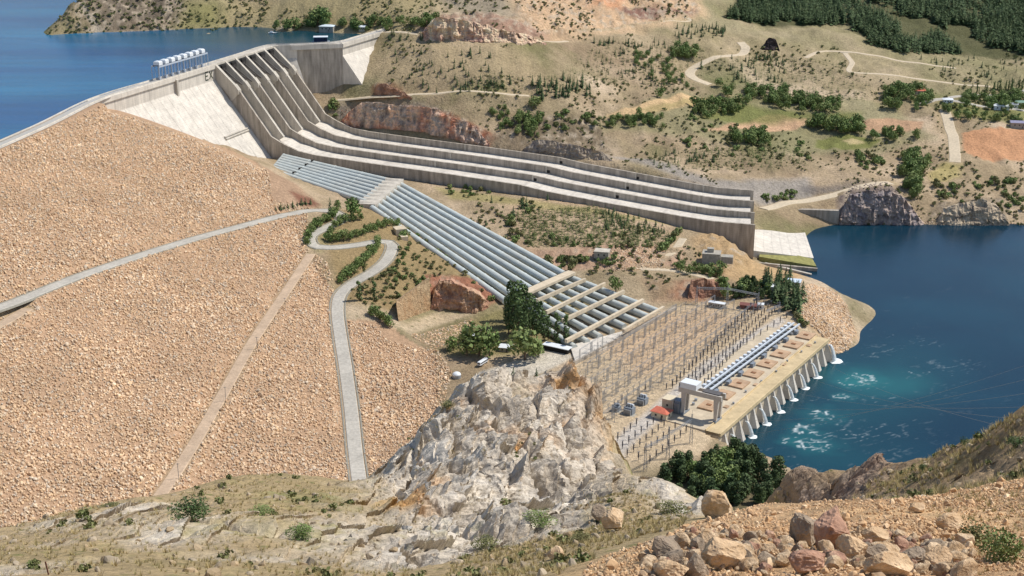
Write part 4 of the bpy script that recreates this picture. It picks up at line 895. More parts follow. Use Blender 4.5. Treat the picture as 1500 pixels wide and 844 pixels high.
for kk in range(8):
    t = kk / 7
    s_, a_, x_, b_, c_ = lerp3(S0, S1, t), lerp3(A0_, A1_, t), lerp3(X0, X1, t), lerp3(B0_, B1_, t), lerp3(C0, C1, t)
    p_ = empty('penstock', a_, 'pale grey steel penstock pipe, ' + side[kk], 'penstock', 'penstocks running down to the power station')
    rr_ = 3.1
    pts, rs = ringed(s_, a_, 2.9, 30); mb = MB(); mb.tube(pts, rs, 18); mb.build('upper_pipe', M_PIPE, p_)
    pts, rs = ringed(x_, b_, rr_, 22); mb = MB(); mb.tube(pts, rs, 18); mb.build('lower_pipe', M_PIPE, p_)
    b2 = b_ + (c_ - b_) * 0.04; pts, rs = ringed(b2 - [0, 0, 1.0], c_ - [0, 0, 1.0], 2.9, 22); mb = MB(); mb.tube(pts, rs, 16); mb.build('foot_pipe', M_PIPE, p_)
    if kk in (1, 3, 5, 7):
        q_ = lerp3(s_, a_, 0.22 + 0.01 * kk); dd = (a_ - s_) / np.linalg.norm(a_ - s_); sd = np.array([dd[1], -dd[0], 0]); mb = MB(); mb.box(q_ + [0, 0, 0.3], dd * 1.0, sd * 2.0, np.array([0, 0, 3.3])); mb.build('joint_collar', M_DARK, p_)
    for q in (0.25, 0.5, 0.75):
        m_ = lerp3(x_, b_, q); dd = (b_ - x_) / np.linalg.norm(b_ - x_); sd = np.array([dd[1], -dd[0], 0]); sd /= np.linalg.norm(sd); mb = MB(); mb.box(m_ + [0, 0, -3.6], dd * 1.0, sd * 3.2, np.array([0, 0, 2.2])); mb.build('saddle', M_CON, p_)
def beam_thing(name, lab, cat, a, b, w, h, m, grp=None):
    mb = MB(); mb.bar(a, b, w, h); o = mb.build(name, m, None, origin=(a + b) / 2); return tag(o, lab, cat, grp)
# anchor block with a rounded crown over each pipe
an = empty('anchor_block', lerp3(A0_, A1_, .5), 'concrete anchor block where all the penstocks bend downhill', 'anchor block')
pa, pb = lerp3(A0_, X0, 0.5), lerp3(A1_, X1, 0.5); dd = pb - pa; dd[2] = 0; Lab = np.linalg.norm(dd); dd /= Lab; sd = np.array([dd[1], -dd[0], 0])
mb = MB(); mb.box((pa + pb) / 2 + [0, 0, -3.2], dd * (Lab / 2 + 6), sd * 8.5, np.array([0, 0, 6.0])); mb.build('block_base', M_CON, an)
for kk in range(8):
    c = lerp3(pa, pb, kk / 7); mb = MB(); mb.tube([c - sd * 9.2 + [0, 0, .6], c + sd * 9.2 + [0, 0, -1.2]], 4.2, 16); mb.build('pipe_crown', M_CON, an)
# cross beams over the pipes
BEAMS = [((766, 431), (838, 399), 24.5, 8.5, 2.2), ((786, 441), (857, 410), 23.2, 2.2, 3), ((800, 458), (886, 416), 22, 2.4, 3), ((824, 470), (914, 427), 21.2, 2.4, 3), ((829, 500), (942, 440), 20.4, 2.6, 3), ((913, 485), (972, 451), 19.6, 2.4, 3)]
bl_ = ['broad concrete cross beam, the uppermost over the penstocks', 'narrow concrete cross beam next below the broad uppermost one', 'concrete cross beam over the penstocks, third from the top', 'concrete cross beam over the penstocks, just above the longest', 'longest concrete cross beam, ending behind the slim poplars', 'short lowest concrete cross beam at the switchyard edge']
for (a, b, z, w, h), lb_ in zip(BEAMS, bl_): beam_thing('cross_beam', lb_, 'beam', U(*a, z + 3.6), U(*b, z + 3.6), w, h, M_CONT, 'cross beams over the penstocks')
for i in range(6):
    a, b, z, w, h = BEAMS[i]
# side kerbs of the pipe bed and the slab below the lowest pipes
q0, q1, q2, q3 = U(835, 506, 17.6), U(916, 484, 17.6), U(886, 510, 17.6), U(842, 528, 17.6)
mb = MB(); mb.hexa([(p[0], p[1], 8) for p in (q0, q1, q2, q3)], [q0, q1, q2, q3]); tag(mb.build('valve_slab', M_CONW), 'pale ribbed concrete slab below the foot of the penstocks', 'slab')
beam_thing('yard_wall', 'low grey concrete wall between penstock foot and switchyard', 'wall', U(838, 534, 17.4), U(990, 452, 17.4), 1.6, 3.5, M_CONG)
mb = MB(); p0, p1, p2 = U(580, 337, 52), U(593, 337, 52), U(590, 352, 48); mb.box(U(586, 341, 49), np.array([5, 2, 0]), np.array([-2, 5, 0]), np.array([0, 0, 5])); mb.box(U(592, 352, 46), np.array([3, 1, 0]), np.array([-1, 3, 0]), np.array([0, 0, 4.2])); tag(mb.build('inspection_chamber', M_CONT), 'stepped beige concrete chamber beside the near penstock', 'chamber')
# rock cuts: steep faces with grooves and ledges
def cliff(name, bot, top, back, cols, amp, seed, n=150, m=46, taper=7):
    Bp = G(bot); L = np.r_[0, np.cumsum(np.linalg.norm(np.diff(Bp, axis=0), axis=1))]; ts = np.linspace(0, L[-1], n); Bp = np.stack([np.interp(ts, L, Bp[:, i]) for i in range(3)], 1)
    tp = np.array(top, float); lt = np.r_[0, np.cumsum(np.linalg.norm(np.diff(tp, axis=0), axis=1))]; tt = np.linspace(0, lt[-1], n); tpx = np.stack([np.interp(tt, lt, tp[:, i]) for i in range(2)], 1)
    d = dirs(tpx[:, 0], tpx[:, 1]); hor = np.hypot(d[:, 0], d[:, 1]); rb = np.hypot(Bp[:, 0], Bp[:, 1]) + back; Tp = np.stack([d[:, 0] / hor * rb, d[:, 1] / hor * rb, CAM_H + d[:, 2] / hor * rb], 1)
    tq = np.linspace(0, 1, n); tap = np.clip(np.minimum(tq * taper, (1 - tq) * taper), .04, 1) ** .7; tap = np.clip(tap + fbm(tq * 9 + seed, tq * 3, octv=3) * .14 * (amp > 1), .03, 1.1); Tp = Bp + (Tp - Bp) * tap[:, None]
    v = np.linspace(0, 1, m); P = Bp[:, None] * (1 - v[None, :, None]) + Tp[:, None] * v[None, :, None]; P[:, 0, 2] -= 3
    cap = []
    for w_ in (4, 10, 22): q = Tp + np.c_[d[:, 0] / hor * w_, d[:, 1] / hor * w_, np.full(n, -.3 * w_)]; cap.append(q)
    P = np.concatenate([P, np.stack(cap, 1)], 1); x, y, z = P[..., 0], P[..., 1], P[..., 2]
    g = fbm(x / 7 + seed, y / 7, z / 26, octv=4, ridged=True) * 1.0 + fbm(x / 16 + seed, y / 16, z / 7, octv=4, ridged=True) * .8 + fbm(x / 2.5, y / 2.5 + seed, z / 3, octv=3) * .35
    P[..., 1] -= g * amp * 1.05; P[..., 0] += fbm(x / 8, y / 8 + 50, z / 8 + seed, octv=4) * amp * .6; P[:, m - 6:, 2] += (fbm(x / 9, y / 9 + seed, octv=3) * amp * .5)[:, m - 6:]
    c = np.zeros(P.shape); s1 = fbm(x / 22 + seed, y / 22, z / 30, octv=4); s2 = fbm(x / 4, y / 4 + seed, z / 9, octv=4); c[:] = srgb(*cols[0]); c = lerp(c, srgb(*cols[1]), s1 * 2.6 + .4); c = lerp(c, srgb(*cols[2]), s2 * 2.2 + .1); c = lerp(c, srgb(*cols[3]), -s2 * 2.6 - .25)
    o = grid_mesh(name, P, M_SOIL, {'Col': c, 'Scrub': np.zeros(P.shape)}, smooth=False); o['kind'] = 'structure'
cliff('cliff_rock', [(498, 179), (520, 183), (560, 184), (610, 188), (660, 199), (716, 213)], [(497, 150), (540, 149), (590, 153), (640, 160), (690, 182), (729, 203)], 4, [(186, 171, 156), (208, 144, 115), (230, 191, 161), (144, 127, 115)], 3.6, 1.0, 220)
cliff('cliff_rock', [(631, 452), (650, 450), (675, 453), (698, 457), (716, 450)], [(630, 406), (655, 411), (680, 419), (702, 430), (722, 446)], 3, [(200, 156, 130), (212, 176, 144), (184, 136, 112), (154, 118, 100)], 3.4, 5.0, 150, 44)
cliff('cliff_rock', [(1228, 327), (1260, 329), (1300, 328), (1330, 328), (1352, 328)], [(1226, 290), (1255, 281), (1290, 279), (1318, 284), (1348, 318)], 8, [(178, 164, 156), (198, 176, 159), (154, 142, 142), (127, 117, 117)], 4.5, 9.0, 160, 44)
cliff('cliff_rock', [(1372, 327), (1410, 329), (1450, 330), (1476, 329)], [(1368, 308), (1400, 300), (1440, 291), (1472, 302)], 8, [(203, 186, 161), (178, 161, 139), (222, 200, 169), (149, 134, 120)], 4, 12.0, 120, 34)
cliff('cliff_rock', [(548, 142), (570, 141), (604, 142)], [(547, 124), (565, 122), (600, 138)], 4, [(178, 138, 114), (164, 124, 100), (190, 152, 124), (140, 108, 90)], 3, 15.0, 60, 24)
cliff('cliff_rock', [(612, 55), (650, 58), (700, 61), (760, 63), (800, 62)], [(610, 28), (640, 22), (690, 32), (740, 44), (798, 54)], 8, [(222, 191, 161), (203, 156, 137), (235, 215, 181), (171, 144, 130)], 5, 18.0, 170, 30)
cliff('cliff_rock', [(1118, 72), (1130, 74), (1141, 74)], [(1119, 62), (1127, 54), (1139, 57)], 4, [(70, 60, 62), (84, 72, 68), (60, 54, 58), (50, 46, 50)], 3, 22.0, 30, 16)
cliff('cliff_rock', [(762, 226), (800, 228), (850, 232), (900, 236)], [(762, 205), (800, 206), (850, 212), (900, 228)], 5, [(161, 149, 134), (191, 171, 144), (144, 134, 127), (125, 115, 108)], 3, 26.0, 120, 26)
cliff('cliff_rock', [(1008, 436), (1030, 436), (1058, 432)], [(1006, 412), (1030, 408), (1058, 414)], 3, [(176, 136, 112), (194, 152, 122), (156, 116, 98), (132, 104, 90)], 2.4, 29.0, 60, 24)
# stone retaining wall of the court
cliff('stone_retaining_wall', [(584, 471), (606, 463), (632, 453)], [(579, 443), (604, 425), (630, 406)], 2.0, [(206, 176, 138), (214, 188, 150), (196, 160, 122), (180, 150, 118)], .35, 41.0, 60, 20, 40)
rw = bpy.data.objects['stone_retaining_wall']; del rw['kind']; tag(rw, 'tall tan stone retaining wall beside the red rock cut', 'retaining wall')
# ------------------------------------------------------------------ power house
DK = 17.0
PO = U(1058, 631, DK); PE = U(1212, 497, DK); pe = (PE - PO)[:2]; PL = float(np.linalg.norm(pe)); pe /= PL; pq = np.array([pe[1], -pe[0]])
def PP(a, b, z): return np.array([PO[0] + pe[0] * a - pq[0] * b, PO[1] + pe[1] * a - pq[1] * b, z])      # b inland
e3 = np.array([pe[0], pe[1], 0]); q3_ = np.array([pq[0], pq[1], 0]); z3 = np.array([0, 0, 1.0])
def pinv(px, py, z=DK): p = U(px, py, z); d = p[:2] - PO[:2]; return float(d @ pe), float(-(d @ pq))
ph = empty('power_house', PP(PL / 2, 20, 0), 'long low power house whose outfall wall stands in the river', 'power house')
bw = pinv(1043, 622)[1]; bin_ = 52.0
mb = MB(); mb.extrude([(0, -14), (0, DK), (bin_, DK), (bin_, -14)], -6, PL, lambda b, z, w: tuple(PP(w, b, z))); mb.build('deck', M_CONT, ph)
mb = MB(); mb.extrude([(-1.6, DK - 2.2), (-1.6, DK + 0.5), (-0.6, DK + 0.5), (-0.6, DK + 0.05), (9.5, DK + 0.05), (9.5, DK + 0.9), (10.3, DK + 0.9), (10.3, DK - 2.2)], -6, PL + 1, lambda b, z, w: tuple(PP(w, b, z))); mb.build('quay_road', concrete("ochre_concrete", lin(212, 190, 150), 0.24), ph)
mb = MB(); mb.extrude([(0, DK), (0, DK + 3.0), (14, DK + 3.0), (14, DK)], PL - 2.5, PL, lambda b, z, w: tuple(PP(w, b + 24, z))); mb.build('end_parapet', M_CON, ph)
NF = 17
for i in range(NF):
    a = 2 + (PL - 4) * i / (NF - 1); mb = MB()
    mb.hexa([PP(a - 2.6, -6.5, -2), PP(a + 2.6, -6.5, -2), PP(a + 5.0, 0.2, -2), PP(a - 5.0, 0.2, -2)], [PP(a - 0.5, -1.2, DK - 2.4), PP(a + 0.5, -1.2, DK - 2.4), PP(a + 1.1, 0.2, DK - 2.6), PP(a - 1.1, 0.2, DK - 2.6)])
    mb.build('buttress', M_CONW, ph)
for i in range(NF - 1):
    a = 2 + (PL - 4) * (i + 0.5) / (NF - 1); mb = MB(); mb.box(PP(a, 0.0, 1.5), e3 * 2.2, q3_ * 0.25, z3 * 3.4); mb.build('draft_gate', M_DARK, ph)
M_HATCH = simple("hatch_cover", lin(184, 154, 124), 0.85, 0.22, 0.25)
ha = pinv(1165.3, 494.7); hb = pinv(1185.3, 499.3); hc = pinv(1176, 487.3); hz = pinv(1021, 598)
hstep = (hz[0] - ha[0]) / 7
for i in range(8):
    a0 = ha[0] + hstep * i; b0 = ha[1] + (hz[1] - ha[1]) * i / 7; wd = abs(hb[1] - ha[1]); ln = abs(hstep) * 0.62
    mb = MB(); mb.box(PP(a0 + ln / 2, b0 - wd / 2, DK + 0.6), e3 * ln / 2, q3_ * wd / 2, z3 * 0.62); hh_ = mb.build('hatch_cover', M_HATCH, ph)
    mb = MB(); mb.box(PP(a0 + ln / 2, b0 - wd / 2, DK + 1.4), e3 * 1.3, q3_ * 1.8, z3 * 0.25); mb.build('hatch_plate', simple("rusty_plate", lin(140, 100, 70), 0.8), hh_)
    if i % 2: mb = MB(); mb.box(PP(a0 + ln * .9, b0 - wd - 5, DK + .35), e3 * 2.2, q3_ * 1.6, z3 * .36); mb.build('side_hatch', M_HATCH, ph)
    for dq in (0.25, 0.75):
        mb = MB(); c = PP(a0 + ln * dq, b0 + 4 + dq * 3, DK + .9); mb.tube([c - z3 * .9, c + z3 * .9], 1.1, 10); mb.build('vent', M_STEEL, ph)
    mb = MB(); c = PP(a0 - 3, b0 - wd - 6 + (i % 3), DK + .8); mb.tube([c - z3 * .8, c + z3 * .7], 0.8, 8); mb.build('vent', M_STEEL, ph)
# water falling from the outfall wall
k = NT("falling_water", 0.4, 0.5); k.base(lin(224, 232, 234)); nz = k.noise(1.0, 4, 0.7, k.scale(k.pos(), (2.2, 2.2, 0.35))); k.l(k.mapr(nz, 0.35, 0.6, 0.35, 0.95), k.p.inputs['Alpha']); M_FALL = k.m
jl = ['the one nearest the pines', 'second from the pines', 'third from the pines', 'fourth from the pines', 'fourth from the rocky headland', 'third from the rocky headland', 'second from the rocky headland', 'the widest, beside the rocky headland']
for i in range(8):
    a = PL * (0.045 + 0.125 * i) + 1.0 if i < 7 else PL - 1.0; w_ = 1.3 if i < 7 else 2.8; mb = MB(); vs = []; n = 10
    for kx in range(n):
        t = kx / (n - 1); out = 2.4 + 5.5 * t; z = (DK - 6.0 if i < 7 else DK - 3.5) * (1 - t ** 1.8) - 0.15; wd = w_ * (0.6 + 1.1 * t)
        vs += [PP(a - wd, -out, z), PP(a, -out - 1.2 - 0.8 * t, z + 0.3), PP(a + wd, -out, z), PP(a, -out + 0.4, z)]
    fs = []
    for kx in range(n - 1):
        for m_ in range(4): fs.append((kx * 4 + m_, kx * 4 + (m_ + 1) % 4, kx * 4 + 4 + (m_ + 1) % 4, kx * 4 + 4 + m_))
    mb.add(vs, fs); root = mb.build('waterfall', M_FALL, None, True, origin=PP(a, -4, 0)); tag(root, 'white jet of water spilling down the outfall wall, ' + jl[i], 'waterfall', 'jets spilling from the outfall wall')
    mb = MB(); c = PP(a, -8.6, 0.15); ring = [c + 2.6 * w_ ** .6 * (math.cos(q) * e3 * (1 + .4 * random.random()) + math.sin(q) * q3_ * (0.9 + .5 * random.random())) for q in np.linspace(0, 2 * math.pi, 15)[:-1]]
    mb.add([c + z3 * .7] + ring, [(0, 1 + j, 1 + (j + 1) % 14) for j in range(14)]); mb.build('splash', simple("white_foam", lin(232, 238, 238), .7, .05), root)
# bus duct: long pale blue twin gallery behind the deck
M_DUCT = simple("pale_blue_paint", lin(206, 213, 219), 0.4, 0.1, 0.4); M_BLUE = simple("transformer_grey_blue", lin(132, 140, 148), 0.5, 0.15)
d0 = pinv(1032, 573, 21); d1 = pinv(1167, 474, 21)
du = empty('bus_duct', PP((d0[0] + d1[0]) / 2, d0[1], DK), 'long pale blue bus duct with small boxes behind the power house deck', 'bus duct')
for off in (-2.4, 2.4):
    mb = MB(); a_ = PP(d0[0], d0[1] + off, 21); b_ = PP(d1[0], d1[1] + off, 21); mb.bar(a_, b_, 1.2, 1.1); mb.build('duct', M_DUCT, du)
for i in range(24):
    t = (i + .5) / 24; a_ = d0[0] + (d1[0] - d0[0]) * t; b_ = d0[1] + (d1[1] - d0[1]) * t
    mb = MB(); mb.box(PP(a_, b_ + 5.2, 20.6), e3 * 1.5, q3_ * 1.3, z3 * 1.0); mb.build('duct_box', M_DUCT if i % 2 else M_WHITE, du)
    mb = MB(); mb.box(PP(a_, b_ + 1, DK + 1.4), e3 * .5, q3_ * 3.4, z3 * 1.5); mb.build('support', M_BLUE, du)
for i in range(8):
    t = (i + .4) / 8; mb = MB(); mb.box(PP(d0[0] + (d1[0] - d0[0]) * t, d0[1] + (d1[1] - d0[1]) * t - 5.4, DK + 1.6), e3 * 2.6, q3_ * 1.3, z3 * 1.6); mb.build('breaker_cabinet', M_BLUE, du)
# gantry crane
ga = pinv(1004, 604); gb = pinv(1050, 617)
gc = empty('gantry_crane', PP((ga[0] + gb[0]) / 2, (ga[1] + gb[1]) / 2, DK), 'big pale grey gantry crane standing over the power house deck', 'gantry crane')
M_CRANE = simple("crane_paint", lin(196, 188, 178), 0.5, 0.08); gh = 17.0
am = (ga[0] + gb[0]) / 2
for b_ in (ga[1], gb[1]):
    for off in (-3.4, 3.4):
        mb = MB(); w0 = 1.6
        mb.hexa([PP(am + off + x * 0.8, b_ + y * 1.0, DK + 1.2) for x, y in ((-1, -1), (1, -1), (1, 1), (-1, 1))], [PP(am + off * 0.85 + x * 1.0, b_ + y * 1.9, DK + gh) for x, y in ((-1, -1), (1, -1), (1, 1), (-1, 1))]); mb.build('leg', M_CRANE, gc)
    mb = MB(); mb.box(PP(am, b_, DK + .75), e3 * 5.2, q3_ * 1.1, z3 * .7); mb.build('bogie', M_BLUE, gc)
for off in (-3.3, 3.3):
    mb = MB(); mb.bar(PP(am + off, ga[1] + 4, DK + gh + 1.8), PP(am + off, gb[1] - 4, DK + gh + 1.8), 1.7, 3.6); mb.build('girder', M_CRANE, gc)
mb = MB(); mb.box(PP(am, ga[1] - 3.5, DK + gh + 5.8), e3 * 4.4, q3_ * 6.2, z3 * 2.1); tr = mb.build('trolley_house', M_WHITE, gc)
mb = MB(); mb.box(PP(am, (ga[1] + gb[1]) / 2 - 8, DK + gh + 3.9), e3 * 3.0, q3_ * 6.5, z3 * .35); mb.build('walkway', M_GATE, gc)
# ------------------------------------------------------------------ buildings
M_WALLB = simple("beige_render", lin(214, 200, 172), 0.85, 0.08); M_RED = simple("red_roof_tiles", lin(206, 116, 92), 0.8, 0.15); M_WIN = simple("window_glass", lin(48, 54, 60), 0.15, 0.1, spec=0.5); M_BROWN = simple("brown_sheet_roof", lin(128, 84, 76), 0.7, 0.15); M_BRICK = simple("brick_red_wall", lin(178, 110, 88), 0.85, 0.1); M_GREYC = simple("grey_concrete_wall", lin(168, 162, 150), 0.9, 0.2)
def house(name, lab, cat, c, ex, ey, h, roof, mwall, mroof, rh=2.5, over=0.6, wins=(2, 1), door=True, grp=None):
    """c: base centre; ex, ey half vectors in plan; roof: 'hip', 'flat', 'gable'"""
    c = np.asarray(c, float); ex = np.asarray((*ex, 0), float); ey = np.asarray((*ey, 0), float); lx, ly = np.linalg.norm(ex), np.linalg.norm(ey); ux, uy = ex / lx, ey / ly
    r = empty(name, c, lab, cat, grp)
    mb = MB(); mb.box(c + z3 * (h / 2 - 1.0), ex, ey, z3 * (h / 2 + 1.0)); mb.build('wall', mwall, r)
    mb = MB(); X_, Y_ = ux * (lx + over), uy * (ly + over); b = [c - X_ - Y_, c + X_ - Y_, c + X_ + Y_, c - X_ + Y_]; b = [p + z3 * (h + .01) for p in b]
    if roof == 'flat': mb.hexa(b, [p + z3 * .5 for p in b])
    else:
        ins = ux * max(lx - ly, 0.05) if roof == 'hip' else X_
        mb.hexa([p for p in b], [p + z3 * .2 for p in b]); t = [p + z3 * .2 for p in b]; r0, r1 = c - ins + z3 * (h + .2 + rh), c + ins + z3 * (h + .2 + rh)
        mb.add(t + [r0, r1], [(0, 1, 5, 4), (1, 2, 5), (2, 3, 4, 5), (3, 0, 4)])
    mb.build('roof', mroof, r)
    for f, (ax, n_, wid, dep) in enumerate(((ux, wins[0], lx, -uy * ly), (uy, wins[1], ly, ux * lx), (uy, wins[1], ly, -ux * lx))):
        for i in range(n_):
            p = c + ax * (wid * 2 * ((i + .5) / n_ - .5)) * 0.8 + dep * 1.0 + z3 * h * .58; nrm = dep / np.linalg.norm(dep); mb = MB(); mb.box(p + nrm * .03, ax * min(.75, wid / n_ * .4), nrm * .08, z3 * min(.8, h * .22)); mb.build('window', M_WIN, r)
    if door:
        p = c + ux * lx * .35 - uy * ly + z3 * 1.05; mb = MB(); mb.box(p - uy * .04, ux * .6, uy * .08, z3 * 1.05); mb.build('door', M_GATE, r)
    return r
E2 = lambda s: tuple(pe * s); Q2 = lambda s: tuple(pq * s)
c = U(969, 611, 16.2); house('red_roof_house', 'small beige house with a red hipped roof beside the crane', 'house', c, Q2(6.0), E2(4.5), 5.0, 'hip', M_WALLB, M_RED, 2.2, 0.8, (2, 1))
c = U(981, 600, 16.2); house('control_block', 'plain beige flat block standing behind the red roofed house', 'building', c, Q2(4.2), E2(4.5), 9.0, 'flat', M_WALLB, M_WALLB, 1, 0.1, (1, 1), False)
def transformer(px, py, lab, s=1.0, rz=0.0):
    c = U(px, py, 16.1); t = empty('power_transformer', c, lab, 'transformer', 'large transformers by the switchyard road')
    mb = MB(); mb.box(c + z3 * 2.6 * s, e3 * 2.4 * s, q3_ * 3.2 * s, z3 * 2.4 * s); mb.build('tank', M_BLUE, t)
    mb = MB(); mb.box(c + z3 * .15, e3 * 4.0 * s, q3_ * 5 * s, z3 * .16); mb.build('plinth', M_GREYC, t)
    for o_ in (-1, 1):
        for i in range(6): mb = MB(); mb.box(c + e3 * o_ * 3.2 * s + q3_ * (i - 2.5) * .95 * s + z3 * 2.4 * s, e3 * .7 * s, q3_ * .28 * s, z3 * 1.9 * s); mb.build('radiator', M_STEEL, t)
    mb = MB(); mb.tube([c + z3 * 6.2 * s - q3_ * 2.4 * s + e3 * 1.5 * s, c + z3 * 6.2 * s + q3_ * 2.4 * s + e3 * 1.5 * s], .75 * s, 12); mb.build('conservator', M_WHITE, t)
    for i in range(3): p = c + q3_ * (i - 1) * 1.9 * s + z3 * 5 * s - e3 * .8; mb = MB(); mb.tube([p, p + z3 * 1.2, p + z3 * 3.2 + e3 * (-.4)], [.35, .28, .12], 8); mb.build('bushing', M_DARK, t)
transformer(922, 606, 'grey blue transformer standing nearest the limestone crag', 1.05)
transformer(941, 592, 'grey blue transformer between the crag and the red roofed house', 1.05)
transformer(903, 602, 'smaller dark transformer half hidden at the crag edge', .8)
c = pinv(994, 604); p = PP(c[0], c[1], DK); t = empty('tall_transformer', p, 'tall dark transformer in a bay beside the left crane legs', 'transformer')
mb = MB(); mb.box(p + z3 * 5, e3 * 3.0, q3_ * 2.2, z3 * 5); mb.build('tank', M_BLUE, t); mb = MB(); mb.box(p + z3 * 5 - q3_ * 3.2, e3 * 4.0, q3_ * .5, z3 * 5.2); mb.build('blast_wall', M_CON, t)
for i in range(4): mb = MB(); mb.box(p + z3 * 4.5 - e3 * (3.4) + q3_ * (i - 1.5) * 1.1, e3 * .4, q3_ * .35, z3 * 3.6); mb.build('radiator', M_STEEL, t)
def at_ground(px, py): return G([(px, py)])[0]
xd, yd = (1, 0), (0, 1)
h = at_ground(691, 501); house('brick_hut', 'small brick hut with white flat roof among garden trees', 'hut', h, (3.2, -1.2), (1.6, 4.2), 6.0, 'flat', M_BRICK, M_WHITE, 1, .4, (1, 1))
h = at_ground(741, 513); house('garden_house', 'small white roofed house at the head of the grey yard', 'house', h, (4.5, -1), (1, 4), 3.4, 'gable', M_GREYC, M_WHITE, 1.2, .4, (2, 1))
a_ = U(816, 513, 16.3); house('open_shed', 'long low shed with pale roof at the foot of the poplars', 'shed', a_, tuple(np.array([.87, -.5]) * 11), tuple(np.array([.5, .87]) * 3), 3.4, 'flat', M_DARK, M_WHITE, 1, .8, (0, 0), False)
h = at_ground(882, 377); house('concrete_hut', 'square grey concrete hut with flat roof below the terraces', 'hut', h, (6.4, -1.4), (1.2, 5.0), 6.5, 'flat', M_GREYC, M_CON, 1, .5, (2, 1), False)
h = at_ground(1042, 382); bk = house('bunker_house', 'ruined grey concrete blockhouse dug into the bank', 'blockhouse', h, (8, -1.6), (1.4, 6), 8, 'flat', M_GREYC, M_GREYC, 1, .3, (0, 0), False)
mb = MB(); mb.box(h + np.array([3, -6.0, 3.2]), np.array([2.2, -.45, 0]), np.array([.06, .3, 0]), z3 * 2.8); mb.build('doorway', M_DARK, bk)
mb = MB(); mb.box(h + np.array([-1, 1, 10.2]), np.array([3, -.6, 0]), np.array([.5, 2.4, 0]), z3 * 1.9); mb.build('roof_room', M_GREYC, bk)
mb = MB(); mb.box(h + np.array([14, -3, 2.6]), np.array([5.4, -1.1, 0]), np.array([.8, 4, 0]), z3 * 3.2); mb.build('side_room', M_GREYC, bk)
c = U(1050, 450, 16.1); house('white_cabin', 'white site cabin with windows at the far switchyard edge', 'cabin', c, tuple(np.array([.9, -.43]) * 7), tuple(np.array([.43, .9]) * 2.4), 4, 'flat', M_GREYC, M_WHITE, 1, .3, (5, 1), False)
c = U(1098, 452, 16.1); house('brown_shed', 'brown roofed open shed between the white cabins', 'shed', c, tuple(np.array([.95, -.3]) * 8), tuple(np.array([.3, .95]) * 3.4), 3.6, 'gable', M_BROWN, M_BROWN, 1.0, .5, (2, 0), False)
c = U(1114, 453, 16.1); house('white_kiosk', 'small white kiosk at the right end of the brown shed', 'kiosk', c, (2.6, -.6), (.6, 2.6), 4.6, 'flat', M_WHITE, M_WHITE, 1, .2, (1, 1), False)
h = at_ground(1131, 428); house('terrace_house', 'pale small house among dark trees above the rock headland', 'house', h, (4.5, -1), (1, 4), 6, 'flat', M_WALLB, M_WHITE, 1, .5, (2, 1))
c = U(1163, 418, 18); house('white_roof_shelter', 'shelter with a bright white roof at the river edge', 'shelter', c, (5.5, -1.5), (1.5, 4.5), 4.5, 'gable', M_GREYC, simple("bluish_white_roof", lin(206, 220, 232), .5, .05), 1.0, .6, (2, 1), False)
# water tank dome
h = at_ground(669, 553); d_ = empty('domed_tank', h, 'silver domed tank standing beside the crag', 'tank')
mb = MB(); mb.tube([h, h + z3 * 2.2], 3.4, 18); mb.build('drum', M_STEEL, d_); mb = MB(); n_ = 7; mb.tube([h + z3 * (2.2 + 2.4 * math.sin(a)) for a in np.linspace(0, 1.5, n_)], [3.4 * math.cos(a) for a in np.linspace(0, 1.5, n_)], 18); mb.build('dome', M_WHITE, d_, True)
# bus
h = at_ground(707, 534); bu = empty('bus', h, 'white bus parked on the dirt yard beside the trees', 'bus'); dx = np.array([.52, .85, 0]); dy = np.array([-.85, .52, 0])
def bevel_box(mb, c, ex, ey, h, r):
    ex, ey = np.asarray(ex), np.asarray(ey); ux, uy = ex / np.linalg.norm(ex), ey / np.linalg.norm(ey); lv = [(0, r), (r, 0), (h - r, 0), (h, r)]; vs = []
    for z, ins in lv: vs += [c + (ex - ux * ins) * sx + (ey - uy * ins) * sy + z3 * z for sx, sy in ((-1, -1), (1, -1), (1, 1), (-1, 1))]
    fs = [(3, 2, 1, 0), (12, 13, 14, 15)] + [(i * 4 + j, i * 4 + (j + 1) % 4, i * 4 + 4 + (j + 1) % 4, i * 4 + 4 + j) for i in range(3) for j in range(4)]; mb.add(vs, fs)
mb = MB(); bevel_box(mb, h + z3 * .9, dx * 5.6, dy * 1.5, 3.0, .3); mb.build('body', M_WHITE, bu)
for sd_ in (-1, 1):
    for i in range(5): mb = MB(); mb.box(h + z3 * 2.7 + dy * 1.5 * sd_ + dx * (i - 2) * 2.1, dx * .9, dy * .05, z3 * .5); mb.build('window', M_WIN, bu)
    for i in (-1, 1): mb = MB(); c = h + dx * i * 3.6 + dy * sd_ * 1.35 + z3 * .55; mb.tube([c - dy * .2, c + dy * .2], .55, 12); mb.build('wheel', M_DARK, bu)
for i in (-1, 1): mb = MB(); mb.box(h + dx * 5.6 * i + z3 * 2.6, dx * .05, dy * 1.2, z3 * .65); mb.build('windscreen', M_WIN, bu)
